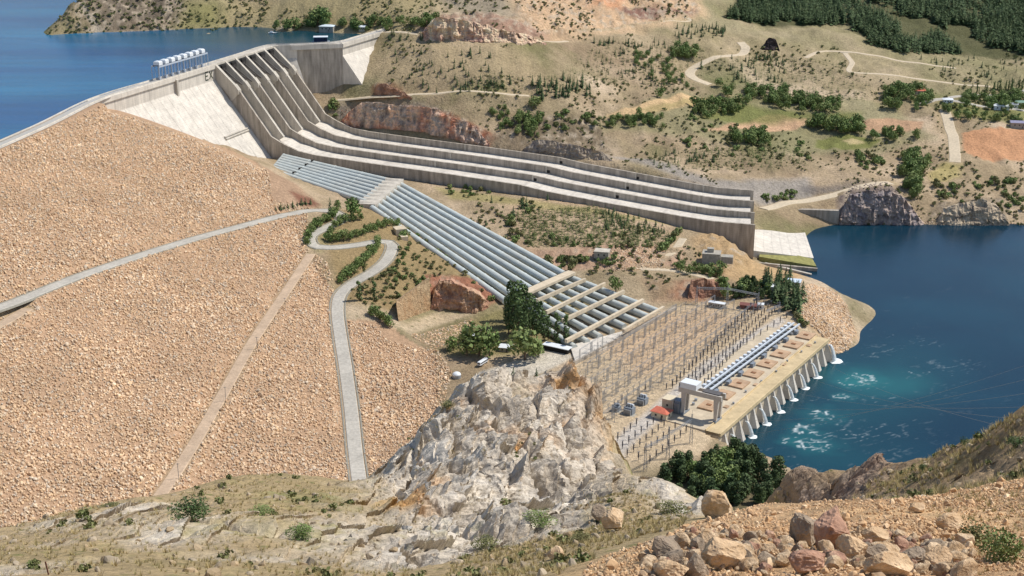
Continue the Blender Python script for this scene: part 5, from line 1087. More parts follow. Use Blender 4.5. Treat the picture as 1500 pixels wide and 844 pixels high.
# far village, reservoir shore buildings
VH = [(1345, 139, 9, 5, 6, 'gable', M_WALLB, M_RED, 'red roofed house among trees left of the valley road fork'), (1388, 150, 6, 5, 4, 'hip', M_WHITE, M_WHITE, 'small white house at the valley road fork'), (1466, 160, 9, 6, 5, 'hip', M_WHITE, M_WHITE, 'white roofed bungalow in the village, left of the green one'), (1483, 158, 6, 5, 5, 'gable', M_WHITE, M_STEEL, 'white house in the village with a grey gable roof'), (1497, 155, 8, 6, 5, 'hip', M_GREYC, simple("green_roof", lin(128, 158, 140), .7), 'house with a green roof at the village edge'), (1492, 186, 10, 6, 6, 'gable', M_GREYC, simple("violet_grey_roof", lin(146, 144, 166), .6), 'grey roofed barn above the wide brown field'),
      (480, 45, 9, 6, 6, 'hip', M_GREYC, simple("bluish_white_sheet", lin(210, 222, 226), .5, .05), 'white roofed house on the reservoir shore'), (531, 44, 4, 3, 4, 'gable', M_WALLB, M_WHITE, 'small white gabled hut on the reservoir shore')]
for px, py, a, b, hh, rf, mw, mr, lab in VH:
    p = at_ground(px, py); house('house', lab, 'house', p, (a, -.2 * a), (.2 * b, b), hh, rf, mw, mr, 1.8, .6, (3, 1))
p = U(470, 63, 148); bt = empty('houseboat', p, 'dark floating house with a white roof moored behind the dam', 'houseboat')
mb = MB(); bevel_box(mb, p - z3 * .5, np.array([11, 1, 0]), np.array([-.5, 5, 0]), 2.6, .8); mb.build('hull', M_BLUE, bt); mb = MB(); bevel_box(mb, p + z3 * 2.1, np.array([8, .7, 0]), np.array([-.4, 4, 0]), 5.0, .3); mb.build('cabin', simple("dark_blue_cabin", lin(52, 58, 82), .5), bt); mb = MB(); bevel_box(mb, p + z3 * 7.1, np.array([8.8, .8, 0]), np.array([-.5, 5, 0]), .9, .2); mb.build('roof', M_WHITE, bt)
for i in range(4): mb = MB(); mb.box(p + np.array([-5.4 + i * 3.6, -4.05 - .3 + i * .3, 5.2]), np.array([1.2, .1, 0]), np.array([0, .12, 0]), z3 * .8); mb.build('window', M_WIN, bt)
p = U(399, 49, 148); bt = empty('motor_boat', p, 'small white boat moored off the reservoir shore', 'boat'); mb = MB(); mb.add([p + np.array(v) for v in ((-5, -1.5, 1), (3, -1.7, 1), (7, 0, 1.4), (3, 1.7, 1), (-5, 1.5, 1), (-4.5, -.8, -.4), (4, 0, -.4), (-4.5, .8, -.4))], [(0, 1, 2, 3, 4), (0, 5, 6, 1), (1, 6, 2), (2, 6, 3), (3, 6, 7, 4), (4, 7, 5, 0), (5, 7, 6)]); mb.build('hull', M_WHITE, bt); mb = MB(); mb.box(p + np.array([-1, 0, 1.9]), np.array([1.8, 0, 0]), np.array([0, 1.1, 0]), z3 * .9); mb.build('cabin', M_WHITE, bt)
# ------------------------------------------------------------------ switchyard
YZ = 16.05
M_LAT = simple("lattice_steel", lin(138, 138, 138), 0.5, 0.1); M_INS = simple("brown_insulator", lin(58, 48, 46), 0.3, 0.1, spec=.5); M_PORC = simple("grey_porcelain", lin(132, 134, 140), 0.35, 0.1)
YARD = [p for p in ((846, 528), (968, 462), (1038, 446), (1130, 466), (1150, 474), (1000, 592), (905, 668), (868, 640), (850, 580))]
YW = np.array([U(*p, YZ) for p in YARD])
def lattice_mb(h, w0, w1, nseg=6, ta=.16, tb=.1):
    mb = MB(); c = lambda z, k: np.array([(w0 + (w1 - w0) * z / h) / 2 * (1 if k in (0, 1) else -1), (w0 + (w1 - w0) * z / h) / 2 * (1 if k in (0, 3) else -1), z])
    for kx in range(4): mb.bar(c(0, kx), c(h, kx), ta)
    for i in range(nseg):
        z0, z1 = h * i / nseg, h * (i + 1) / nseg
        for kx in range(4): mb.bar(c(z0, kx), c(z1, (kx + 1) % 4), tb)
        for kx in range(4): mb.bar(c(z1, kx), c(z1, (kx + 1) % 4), tb)
    return mb
# slim bus supports on a regular grid
proto = None
rows = []
used = 0
for bi, b_ in enumerate(np.arange(70, 190, 11.5)):
    for a_ in np.arange(-75, 215, 9.5):
        p = PP(a_ + (bi % 2) * 2, b_, YZ)
        if not inpoly(np.array([p[0]]), np.array([p[1]]), YW)[0] or used >= 260: continue
        if proto is None:
            mb = MB(); mb.bar((0, 0, 0), (0, 0, 6.2), .22); mb.bar((-1.6, 0, 6.2), (1.6, 0, 6.2), .18); mb.box((0, 0, .2), (.45, 0, 0), (0, .45, 0), (0, 0, .2))
            for x in (-1.5, 0, 1.5): mb.tube([(x, 0, 6.2), (x, 0, 7.6)], .16, 6)
            o = mb.build('bus_support', M_LAT); proto = o
        else: o = proto.copy(); C.objects.link(o)
        o.location = tuple(p); o.rotation_euler.z = math.atan2(pe[1], pe[0]) + (math.pi / 2 if bi % 3 == 0 else 0)
        tag(o, 'slim grey bus support standing in the switchyard grid', 'bus support', 'slim bus supports of the switchyard'); used += 1
# dark insulator stacks along the road side
p_ins = None
def insulator(p, grp, lab, s=1.0):
    global p_ins
    if p_ins is None:
        r = empty('insulator_post', (0, 0, 0), lab, 'insulator post', grp)
        mb = MB(); mb.bar((0, 0, 0), (0, 0, 2.6), .5); mb.build('support', M_LAT, r)
        mb = MB(); pts = []; rs = []
        for i in range(9): z = 2.6 + i * .55; pts += [(0, 0, z), (0, 0, z + .27)]; rs += [.62, .34]
        mb.tube(pts, rs, 8); mb.build('insulator_stack', M_INS, r); mb = MB(); mb.box((0, 0, 7.9), (.9, 0, 0), (0, .25, 0), (0, 0, .25)); mb.build('terminal', M_PORC, r); p_ins = r; o = r
    else: o = copy_tree(p_ins)
    o.location = tuple(p); o.scale = (s, s, s); tag(o, lab, 'insulator post', grp)
l0 = pinv(985, 570, YZ); l1 = pinv(1108, 448, YZ)
for rr_ in range(4):
    for i in range(25):
        t = i / 24; a_ = l0[0] + (l1[0] - l0[0]) * t; b_ = l0[1] + (l1[1] - l0[1]) * t - rr_ * 6.5
        insulator(PP(a_ + random.uniform(-1, 1), b_, YZ), 'insulator posts in the dense rows beside the switchyard', 'dark insulator post in the crowded rows beside the switchyard', 1.0 if rr_ == 0 else .85)
l0 = pinv(995, 572, YZ); l1 = pinv(1152, 468, YZ)
for i in range(16):
    t = i / 15; insulator(PP(l0[0] + (l1[0] - l0[0]) * t, l0[1] + (l1[1] - l0[1]) * t, YZ), 'single row of dark posts along the bus duct', 'dark post in the single row alongside the pale bus duct', .8)
for px, py in ((897, 604), (905, 598), (918, 596), (911, 590), (945, 574), (976, 572)):
    insulator(U(px, py, YZ), 'dark posts around the transformers', 'dark insulator post standing close to a grey blue transformer', .75)
# near yard by the pines
n = 0
for bi, b_ in enumerate(np.arange(20, 90, 8.5)):
    for a_ in np.arange(-70, -12, 9):
        p = PP(a_, b_, YZ); d = np.array([p[0], p[1], p[2] - CAM_H]); fw = d[1] * _c - d[2] * _s; px = 750 + 2000 * d[0] / fw; py = 422 - 2000 * (d[1] * _s + d[2] * _c) / fw
        if px < 895 or py > 690 or py < 620 or px + py > 1665 or px - 895 < (650 - py) * .9: continue
        insulator(p, 'insulator posts of the near yard', 'dark insulator post in the near yard above the pines', .8)
# busbars and droppers: thin conductors nobody could count
mb = MB()
for bi, b_ in enumerate(np.arange(70, 190, 5.75)):
    seg = []
    for a_ in np.arange(-75, 215, 4.0):
        p = PP(a_, b_, YZ + 7.6 + .25 * math.sin(a_ * .66)); ok = inpoly(np.array([p[0]]), np.array([p[1]]), YW)[0]
        if ok: seg.append(p)
    if len(seg) > 3: mb.tube(seg, .10, 4)
for a_ in np.arange(-70, 215, 9.5):
    seg = []
    for b_ in np.arange(60, 190, 4.0):
        p = PP(a_, b_, YZ + 8.4 - .4 * abs(math.sin(b_ * .27))); ok = inpoly(np.array([p[0]]), np.array([p[1]]), YW)[0]
        if ok: seg.append(p)
    if len(seg) > 3: mb.tube(seg, .10, 4)
tag(mb.build('conductor_wires', M_LAT), 'thin grey conductors strung over the switchyard', 'wires', kind='stuff')
# lattice towers with beams
def tower(px, py, h, lab, w=1.8, spire=3.0, z=YZ):
    base = U(px, py, z); r = empty('lattice_tower', base, lab, 'lattice tower', 'lattice towers of the switchyard')
    m_ = lattice_mb(h, w, .7, 7); m_.bar((0, 0, h), (0, 0, h + spire), .15); o = m_.build('mast', M_STEEL, None); o.parent = r
    return base
T1 = tower(1065, 447, 17, 'lattice tower beside the white site cabin', 2.0, 4)
T2 = tower(1110, 456, 17, 'lattice tower in front of the brown shed', 2.0, 4)
T3 = tower(1020, 446, 17, 'lattice tower at the switchyard corner nearest the red rocks', 2.0, 4)
T4 = tower(875, 530, 16, 'lone lattice tower below the penstock slab', 1.8, 3)
T5 = tower(945, 690, 20, 'lattice tower at the left of the near yard', 2.2, 2)
T6 = tower(978, 672, 22, 'tall lattice tower in the middle of the near yard', 2.4, 3)
T7 = tower(1012, 650, 22, 'tall lattice tower closest to the crane', 2.2, 3)
T8 = tower(1141, 462, 12, 'short lattice tower at the far end of the bus duct', 1.8, 1)
def tbeam(a, b, h, lab):
    mb = MB(); a = a + z3 * h; b = b + z3 * h; up = z3 * .7; d = (b - a) / np.linalg.norm(b - a); s_ = np.array([d[1], -d[0], 0]) * .6
    for o_ in (s_ + up, s_ - up, -s_ + up, -s_ - up): mb.bar(a + o_, b + o_, .16)
    n_ = int(np.linalg.norm(b - a) / 1.6)
    for i in range(n_):
        p0, p1 = a + (b - a) * i / n_, a + (b - a) * (i + 1) / n_; mb.bar(p0 + s_ + up, p1 + s_ - up, .1); mb.bar(p0 - s_ + up, p1 - s_ - up, .1); mb.bar(p0 + s_ + up, p1 - s_ + up, .1)
    tag(mb.build('lattice_beam', M_STEEL, None, origin=(a + b) / 2), lab, 'lattice beam', 'lattice beams of the switchyard')
tbeam(T1, T2, 15, 'lattice beam hung between the cabin and brown shed towers'); tbeam(T3, T1, 15, 'lattice beam from the corner tower to the cabin tower')
tbeam(T5, T6, 17, 'lattice beam on the left of the near yard'); tbeam(T6, T7, 18, 'lattice beam in the near yard running towards the crane'); tbeam(T8, U(1122, 470, YZ), 9, 'short lattice beam at the far end of the bus duct')
# lines strung over the river
for i in range(6):
    a = PP(20 + i * 14, -2, 20); b = R(1560, 515 + 26 * i, 560 - 30 * i) ; mid = []
    a = U(1060 + 26 * i, 640 - 24 * i, 22)
    for t in np.linspace(0, 1, 24): p = a + (b - a) * t; p = p - z3 * 14 * 4 * t * (1 - t) * .5; mid.append(p)
    mb = MB(); mb.tube(mid, .05, 4); tag(mb.build('power_line', M_STEEL), 'thin power line strung high across the dark river', 'power line', 'power lines over the river')

def lat_post(a, b, h):
    p = PP(a, b, YZ); ok = inpoly(np.array([p[0]]), np.array([p[1]]), YW)[0]; return p if ok else None
port = None; npt = 0
for b_ in (74, 92, 110, 128, 146, 164):
    for a_ in np.arange(-60, 210, 19.0):
        p = lat_post(a_, b_, 0); q = lat_post(a_ + 17, b_, 0)
        if p is None or q is None: continue
        if port is None:
            port = empty('portal_frame', (0, 0, 0), 'x', 'portal frame')
            for x in (0, 17):
                m_ = lattice_mb(10.5, .8, .6, 4, .10, .05); m_.v = [(v[0] + x, v[1], v[2]) for v in m_.v]; o = m_.build('portal_leg', M_STEEL); o.parent = port
            m_ = MB()
            for y, z in ((-.4, 10.1), (.4, 10.1), (-.4, 10.9), (.4, 10.9)): m_.bar((0, y, z), (17, y, z), .08)
            for i in range(14): x = 17 * i / 14; m_.bar((x, -.4, 10.1), (x + 17 / 14, -.4, 10.9), .05); m_.bar((x, .4, 10.9), (x + 17 / 14, .4, 10.1), .05)
            o = m_.build('portal_beam', M_STEEL); o.parent = port; o = port
        else: o = copy_tree(port)
        o.location = tuple(p); o.rotation_euler.z = math.atan2(pe[1], pe[0]); tag(o, 'grey lattice portal frame in the rows across the switchyard', 'portal frame', 'portal frames of the switchyard'); npt += 1

# slim poles beside the dirt track on the dam face
for px, py, h_, lab in ((418, 452, 9, 'slim pole beside the dirt track, the highest up the dam face'), (377, 512, 10, 'slim pole beside the dirt track, second from the top'), (331, 588, 11, 'slim pole beside the dirt track, second from the bottom'), (262, 702, 11, 'slim pole beside the dirt track, lowest and nearest the grassy crest')):
    p = G([(px, py)])[0]; mb = MB(); mb.bar((0, 0, -.5), (0, 0, h_), .28); mb.bar((-1.1, 0, h_ - .6), (1.1, 0, h_ - .6), .2); o = mb.build('utility_pole', M_LAT); o.location = tuple(p); tag(o, lab, 'pole', 'poles beside the dirt track')
# ------------------------------------------------------------------ loose stone: source shapes kept out of the scene, scattered as stuff
def rock_mesh(name, m, seed, sub=2, flat=0.72):
    r_ = np.random.default_rng(seed); bm = bmesh.new(); bmesh.ops.create_icosphere(bm, subdivisions=sub, radius=0.5)
    nrm = r_.normal(size=(13, 3)); nrm /= np.linalg.norm(nrm, axis=1)[:, None]; off = r_.uniform(.27, .44, 13)
    for v in bm.verts:
        p = np.array(v.co)
        for n_, o_ in zip(nrm, off):
            d = p @ n_
            if d > o_: p = p - n_ * (d - o_) * .95
        p = p * np.array([1.15, .95, flat]) * (1 + r_.uniform(-.05, .05)); v.co = Vector(p)
    me = bpy.data.meshes.new(name); bm.to_mesh(me); bm.free(); me.materials.append(m)
    return me
def source_set(name, meshes):
    col_ = bpy.data.collections.new(name)
    for i, me in enumerate(meshes):
        o = bpy.data.objects.new(me.name, me); col_.objects.link(o)
    return col_
def scatter(name, pts, scl, rot, src, label, cat, sxyz=None):
    me = bpy.data.meshes.new(name); n = len(pts); me.vertices.add(n); me.vertices.foreach_set('co', np.asarray(pts, np.float32).reshape(-1))
    a = me.attributes.new('scl', 'FLOAT_VECTOR', 'POINT'); sc_ = np.asarray(scl, np.float32); sc_ = np.repeat(sc_[:, None], 3, 1) if sc_.ndim == 1 else sc_; a.data.foreach_set('vector', sc_.reshape(-1))
    a = me.attributes.new('rot', 'FLOAT_VECTOR', 'POINT'); a.data.foreach_set('vector', np.asarray(rot, np.float32).reshape(-1))
    o = bpy.data.objects.new(name, me); C.objects.link(o); tag(o, label, cat, kind='stuff')
    ng = bpy.data.node_groups.new(name + '_scatter', 'GeometryNodeTree'); ng.interface.new_socket('Geometry', in_out='INPUT', socket_type='NodeSocketGeometry'); ng.interface.new_socket('Geometry', in_out='OUTPUT', socket_type='NodeSocketGeometry')
    N = ng.nodes.new; gi, go = N('NodeGroupInput'), N('NodeGroupOutput'); ip = N('GeometryNodeInstanceOnPoints'); ci = N('GeometryNodeCollectionInfo'); ci.inputs['Collection'].default_value = src
    ci.inputs['Separate Children'].default_value = True; ci.inputs['Reset Children'].default_value = True; ip.inputs['Pick Instance'].default_value = True
    na = N('GeometryNodeInputNamedAttribute'); na.data_type = 'FLOAT_VECTOR'; na.inputs[0].default_value = 'scl'; nb = N('GeometryNodeInputNamedAttribute'); nb.data_type = 'FLOAT_VECTOR'; nb.inputs[0].default_value = 'rot'
    ri = N('FunctionNodeRandomValue'); ri.data_type = 'INT'; ri.inputs[4].default_value = 0; ri.inputs[5].default_value = 50
    er = N('FunctionNodeEulerToRotation'); L = ng.links.new
    L(gi.outputs[0], ip.inputs['Points']); L(ci.outputs[0], ip.inputs['Instance']); L(ri.outputs[2], ip.inputs['Instance Index']); L(nb.outputs[0], er.inputs[0]); L(er.outputs[0], ip.inputs['Rotation']); L(na.outputs[0], ip.inputs['Scale']); L(ip.outputs[0], go.inputs[0])
    md = o.modifiers.new('scatter', 'NODES'); md.node_group = ng
    return o
def stone_mat(name, cols, rough=0.95):
    k = NT(name, rough, 0.1); oi = k.n('ShaderNodeObjectInfo').outputs['Random']; r = k.n('ShaderNodeValToRGB'); k.l(oi, r.inputs[0]); r.color_ramp.interpolation = 'LINEAR'
    el = r.color_ramp.elements; el[0].color = cols[0]; el[0].position = 0; el[1].color = cols[-1]; el[1].position = 1
    for i, c in enumerate(cols[1:-1]): e = el.new((i + 1) / (len(cols) - 1)); e.color = c
    nz = k.noise(1.2, 4, .65); big = k.noise(.022, 4, .6); k.base(k.gain(k.gain(r.outputs[0], k.mapr(nz, .3, .7, .82, 1.15)), k.mapr(big, .3, .7, .82, 1.12))); k.bump(nz, .5, .3); return k.m
M_RIP = stone_mat("riprap_stone", [lin(200, 172, 142), lin(230, 198, 160), lin(214, 182, 148), lin(240, 216, 184), lin(200, 186, 168), lin(230, 196, 154), lin(208, 172, 140)])
rip_src = source_set('riprap_shapes', [rock_mesh('stone', M_RIP, 100 + i, 2) for i in range(7)])
def poly_points(P, n, z_fn, avoid=(), seed=1):
    r_ = np.random.default_rng(seed); P = np.asarray(P)[:, :2]; x0, y0 = P.min(0); x1, y1 = P.max(0); out = []
    x = r_.uniform(x0, x1, n); y = r_.uniform(y0, y1, n); k = inpoly(x, y, P); x, y = x[k], y[k]
    for L, w in avoid: k = edge_dist(x, y, L, False) > w + r_.normal(0, .55, len(x)) + .8 * fbm(x / 6, y / 6, octv=2); x, y = x[k], y[k]
    return np.stack([x, y, z_fn(x, y)], 1)
EMBW = G([(-260, 352), (0, 222), (150, 157), (260, 200), (380, 248), (398, 297), (452, 306), (450, 345), (452, 372), (480, 385), (492, 432), (496, 470), (545, 475), (570, 500), (640, 512), (662, 545), (648, 600), (560, 700), (480, 712), (300, 712), (140, 760), (0, 800), (-260, 900)])
EMBW = np.vstack([EMBW[:, :2]]); EMBW[2:5] += ED * np.array([[6], [16], [16]]); EMBW[5] += ED * 4
emb_avoid = [(LINES['berm_road'], 7.4), (LINES['access_track'], 5.4), (LINES['berm_track'], 5.0)]
area = 0.5 * abs(np.sum(EMBW[:, 0] * np.roll(EMBW[:, 1], -1) - np.roll(EMBW[:, 0], -1) * EMBW[:, 1])); bb = np.ptp(EMBW, axis=0).prod()
pr = poly_points(EMBW, int(bb / 2.5), T, emb_avoid, 3)
knoll = G([(456, 372), (470, 340), (500, 330), (620, 380), (560, 470), (498, 466), (494, 430), (478, 384)]); pr = pr[~inpoly(pr[:, 0], pr[:, 1], knoll)]
print('riprap', len(pr), area)
r_ = np.random.default_rng(5); n = len(pr); big = np.clip(fbm(pr[:, 0] / 45, pr[:, 1] / 45, octv=4) * .8 + .5, 0, 1); sc_ = .95 + .65 * big + 1.45 * r_.beta(1.2, 3.6, n) + (r_.random(n) < .03 + .05 * big) * r_.uniform(.5, 1.5, n); pr[:, 2] += sc_ * .22
scatter('riprap', pr, sc_, r_.uniform(0, 6.28, (n, 3)) * np.array([.25, .25, 1]) , rip_src, 'sand coloured broken stone covering the rockfill dam slope', 'riprap')
hd = G([(1168, 432), (1190, 416), (1222, 428), (1240, 448), (1254, 488), (1240, 520), (1220, 516), (1200, 486), (1172, 470)]); ph_ = poly_points(hd, 6000, T, (), 8); n = len(ph_)
scatter('headland_riprap', ph_, r_.uniform(1.2, 3.2, n), r_.uniform(0, 6.28, (n, 3)), rip_src, 'loose tan boulders banked on the headland beside the power house', 'riprap')
for px, cnt, s0, s1, nm, lb_ in (([(880, 372), (950, 362), (975, 392), (900, 398)], 2500, .7, 2.0, 'rubble_bank', 'tan rubble spread below the planted terraces'), ([(600, 490), (690, 466), (700, 478), (640, 512)], 1500, .8, 2.2, 'court_rubble', 'tan broken stone along the edge of the court'), ([(1340, 322), (1500, 326), (1500, 334), (1340, 331)], 1200, .8, 2.2, 'shore_rubble', 'boulders along the far river shore'), ([(1240, 276), (1300, 268), (1345, 322), (1235, 326)], 700, 1.0, 3.2, 'cliff_blocks', 'grey violet blocks on the cliff above the river'), ([(500, 156), (600, 158), (715, 200), (700, 208), (600, 184), (500, 178)], 900, .8, 2.6, 'cut_blocks', 'grey and red blocks on the rock cut beside the chutes')):
    P = G(px); q = poly_points(P, cnt, T, (), 21); n = len(q)
    src = rip_src
    if nm in ('cliff_blocks', 'cut_blocks'):
        mm = stone_mat(nm + '_stone', [lin(132, 120, 114), lin(160, 146, 136), lin(120, 108, 106)] if nm == 'cliff_blocks' else [lin(150, 136, 124), lin(166, 116, 92), lin(126, 114, 104), lin(176, 128, 100)])
        src = source_set(nm + '_shapes', [rock_mesh('stone', mm, 300 + i, 2) for i in range(4)])
    scatter(nm, q, r_.uniform(s0, s1, n), r_.uniform(0, 6.28, (n, 3)), src, lb_, 'rubble')

# ------------------------------------------------------------------ foreground gravel, boulders, bushes
M_GRAV = stone_mat("gravel_stone", [lin(198, 160, 120), lin(222, 186, 144), lin(206, 168, 126), lin(234, 206, 168), lin(182, 150, 118), lin(214, 176, 132)])
M_BOUL = {}
def boul_mat(key, c0, c1):
    k = NT(key, 0.9, 0.15); o = k.objc(); nz = k.noise(2.2, 6, .7, o); n2_ = k.noise(9, 4, .7, o); n3_ = k.noise(0.9, 3, .6, o)
    x = k.mix(k.mapr(n3_, .38, .62, 0, 1), c0, c1); x = k.gain(x, k.mapr(nz, .28, .72, .72, 1.22)); x = k.gain(x, k.mapr(n2_, .3, .7, .85, 1.1)); k.base(x); k.bump(nz, .8, .12); return k.m
BM = [boul_mat("tan_boulder", lin(206, 172, 132), lin(226, 200, 166)), boul_mat("reddish_boulder", lin(176, 134, 112), lin(206, 168, 140)), boul_mat("grey_boulder", lin(150, 134, 116), lin(186, 166, 142))]
gp = np.array([R(*a)[:2] for a in ((850, 844, 12.6), (885, 812, 15.4), (935, 792, 17.4), (1000, 772, 21.5), (1042, 750, 26), (1080, 738, 27.2), (1150, 735, 27.2), (1250, 745, 26.8), (1330, 738, 27.2), (1400, 722, 29.2), (1500, 712, 31), (1640, 704, 32), (1700, 800, 15), (1640, 860, 10.4), (1500, 860, 10.4), (900, 860, 10.6))])
q = poly_points(gp, 140000, FTz, (), 31); q = q[(np.hypot(q[:, 0], q[:, 1]) > 9)]; n = len(q); print('gravel', n)
dn = fbm(q[:, 0] / 1.3, q[:, 1] / 1.3, octv=4); kq = dn > r_.uniform(-.55, .25, n); q = q[kq]; dn = dn[kq]; n = len(q); s_ = 0.022 + (0.13 + .10 * np.clip(dn, 0, 1)) * r_.beta(0.9, 6.5, n) + (r_.random(n) < .012) * r_.uniform(.03, .16, n); q[:, 2] += s_ * .2
grav_src = source_set('gravel_shapes', [rock_mesh('pebble', M_GRAV, 500 + i, 1) for i in range(6)])
scatter('gravel', q, s_, r_.uniform(0, 6.28, (n, 3)), grav_src, 'orange tan gravel and broken stone on the near shoulder', 'gravel')
def boulder(px, py, wpx, hpx, mk, lab, sub=4, seed=0, fg=True):
    p = NG([(px, py)])[0]; d = np.linalg.norm(p - np.array([0, 0, CAM_H])); w_, h_ = wpx * d / 2000, hpx * d / 2000 * 1.12
    me = rock_mesh('boulder', BM[mk], 900 + seed, sub, 1.0)
    bm = bmesh.new(); bm.from_mesh(me)
    for v in bm.verts:
        c = np.array(v.co); f = 1 + .10 * float(fbm(np.array([c[0] * 3 + seed]), np.array([c[1] * 3]), np.array([c[2] * 3]), 4)[0]); v.co = Vector(c * f)
    xs = [v.co.x for v in bm.verts]; zs = [v.co.z for v in bm.verts]; ys = [v.co.y for v in bm.verts]
    for v in bm.verts: v.co.x *= w_ / (max(xs) - min(xs)); v.co.z *= h_ / (max(zs) - min(zs)); v.co.y *= .8 * (w_ + h_) / 2 / (max(ys) - min(ys)) * 1.1
    zs = [v.co.z for v in bm.verts]; m0 = min(zs)
    for v in bm.verts: v.co.z -= m0 + h_ * .16
    bm.to_mesh(me); bm.free()
    o = bpy.data.objects.new('boulder', me); C.objects.link(o); o.location = tuple(p + np.array([0, w_ * .3, 0])); o.rotation_euler.z = 0; tag(o, lab, 'boulder', 'boulders on the near gravel')
BL = [(1052, 760, 46, 42, 0, 'tan knobbly boulder alone at the left end of the gravel crest'), (1178, 800, 42, 44, 2, 'grey upright boulder just left of the big reddish one'), (1222, 812, 54, 62, 1, 'big reddish angular boulder, the tallest of the pile'), (1250, 826, 44, 42, 0, 'tan boulder leaning against the right of the reddish one'), (1283, 800, 40, 24, 0, 'orange tan flat boulder with a pale top right of the pile'),
      (1060, 836, 64, 42, 0, 'broad tan boulder at the bottom left of the pile'), (975, 824, 42, 36, 2, 'grey leaning slab boulder at the left of the gravel'), (1182, 842, 52, 34, 1, 'round dark red boulder at the very bottom'), (1215, 806, 30, 20, 0, 'small tan boulder tucked below the reddish one'), (1282, 826, 34, 26, 2, 'squat grey tan boulder below the orange one'),
      (1305, 846, 70, 34, 0, 'wide pale boulder on the bottom edge of the view'), (1378, 836, 40, 30, 0, 'tan boulder at the right end of the bottom row'), (1340, 826, 36, 20, 2, 'low brown boulder between the pale and the right tan ones'), (1376, 812, 34, 18, 2, 'grey flat boulder behind the right end of the bottom row'), (1396, 778, 40, 22, 0, 'pale tan boulder half buried in dry scrub'), (985, 852, 50, 28, 0, 'tan boulder cut by the bottom edge at left'),
      (900, 778, 34, 30, 0, 'tan block on the grassy edge left of the gravel'), (880, 766, 26, 26, 2, 'dark lichen covered boulder below the crag'), (812, 820, 26, 18, 0, 'small pale boulder in the grass left of the gravel'), (1130, 818, 26, 18, 0, 'small tan boulder midway between broad and reddish boulders'), (1345, 752, 24, 12, 0, 'small flat boulder on the gravel crest at right')]
for i, b in enumerate(BL): boulder(*b, seed=i * 7)
pile = NG([(950, 800), (1100, 786), (1200, 780), (1330, 786), (1420, 800), (1430, 850), (940, 850)]); q = poly_points(pile, 1150, FTz, (), 37); q = q[np.hypot(q[:, 0], q[:, 1]) > 9]; n = len(q); s_ = .06 + .36 * r_.beta(.9, 5, n); q[:, 2] += s_ * .25
PS = source_set('rubble_shapes', [rock_mesh('rubble', BM[(0, 0, 2, 0, 0, 1)[i]], 560 + i, 2, .85) for i in range(6)])
scatter('rubble', q, s_, r_.uniform(0, 6.28, (n, 3)), PS, 'hand sized broken stones heaped around the near boulders', 'rubble')
st = NG([(72, 842)])[0]; mb = MB(); mb.bar((0, 0, -.3), (-.12, 0, .85), .07); o = mb.build('iron_stake', simple("rusty_iron", lin(112, 74, 58), .8)); o.location = tuple(st); d = np.linalg.norm(st - np.array([0, 0, CAM_H])); o.scale = (d / 60,) * 3 if d > 60 else (1, 1, 1); o.scale = (.9, .9, .9); tag(o, 'rusty iron stake leaning in the grass at bottom left', 'stake')
# ------------------------------------------------------------------ vegetation
def leaf_mat(name, c0, c1, c2, per=0.35):
    k = NT(name, 0.7, 0.2); a = k.n('ShaderNodeAttribute', attribute_name='Leaf').outputs['Fac']; oi = k.n('ShaderNodeObjectInfo').outputs['Random']
    x = k.mix(a, c0, c1); x = k.mix(k.mapr(oi, 0, 1, 0, per), x, c2); k.base(x); return k.m
M_CONIF = leaf_mat("conifer_needles", lin(56, 74, 48), lin(90, 112, 70), lin(104, 114, 72)); M_LEAF = leaf_mat("broadleaf_foliage", lin(82, 104, 56), lin(130, 152, 88), lin(144, 150, 96), .5); M_DARKL = leaf_mat("dark_poplar_foliage", lin(62, 82, 50), lin(104, 126, 76), lin(116, 130, 86)); M_SAP = leaf_mat("sapling_needles", lin(84, 96, 58), lin(124, 130, 80), lin(138, 136, 90), .5); M_OLV = leaf_mat("dry_bush_leaves", lin(96, 102, 64), lin(138, 138, 92), lin(154, 144, 102), .5)
M_BARK = simple("bark", lin(112, 96, 80), 0.9, 0.2); M_GRASSB = leaf_mat("dry_grass_blades", lin(160, 140, 96), lin(204, 184, 138), lin(150, 148, 98), .5)
def leafy(name, m, faces):
    """faces: list of (points, leaf value)"""
    me = bpy.data.meshes.new(name); vs = []; fs = []; lv = []
    for pts, a in faces:
        o = len(vs); vs += [tuple(p) for p in pts]; fs.append(tuple(range(o, o + len(pts)))); lv += [a] * len(pts)
    me.from_pydata(vs, [], fs); at = me.color_attributes.new('Leaf', 'FLOAT_COLOR', 'POINT'); arr = np.ones((len(vs), 4), np.float32); arr[:, :3] = np.array(lv)[:, None]; at.data.foreach_set('color', arr.reshape(-1)); me.materials.append(m); return me
def conifer(seed, tiers=11, per=10, wid=.24, m=None, name='crown', h=1.0):
    r = np.random.default_rng(seed); F = []
    for t in range(tiers):
        z = .10 + .86 * t / (tiers - 1); rad = wid * (1 - (t / tiers) ** 1.25) * r.uniform(.8, 1.15) + .02
        for k_ in range(max(4, int(per * (1 - .5 * t / tiers)))):
            a = r.uniform(0, 2 * math.pi); rr = rad * r.uniform(.65, 1.15); dz = -.05 * r.uniform(.4, 1.6); w_ = r.uniform(.30, .5); tip = np.array([math.cos(a) * rr, math.sin(a) * rr, z + dz])
            l_ = np.array([math.cos(a - w_) * rr * .6, math.sin(a - w_) * rr * .6, z + dz * .2]); q_ = np.array([math.cos(a + w_) * rr * .6, math.sin(a + w_) * rr * .6, z + dz * .2]); c_ = np.array([0, 0, z + .075])
            F.append(([c_, l_, tip, q_], r.uniform(0, 1)))
    return leafy(name, m or M_CONIF, F)
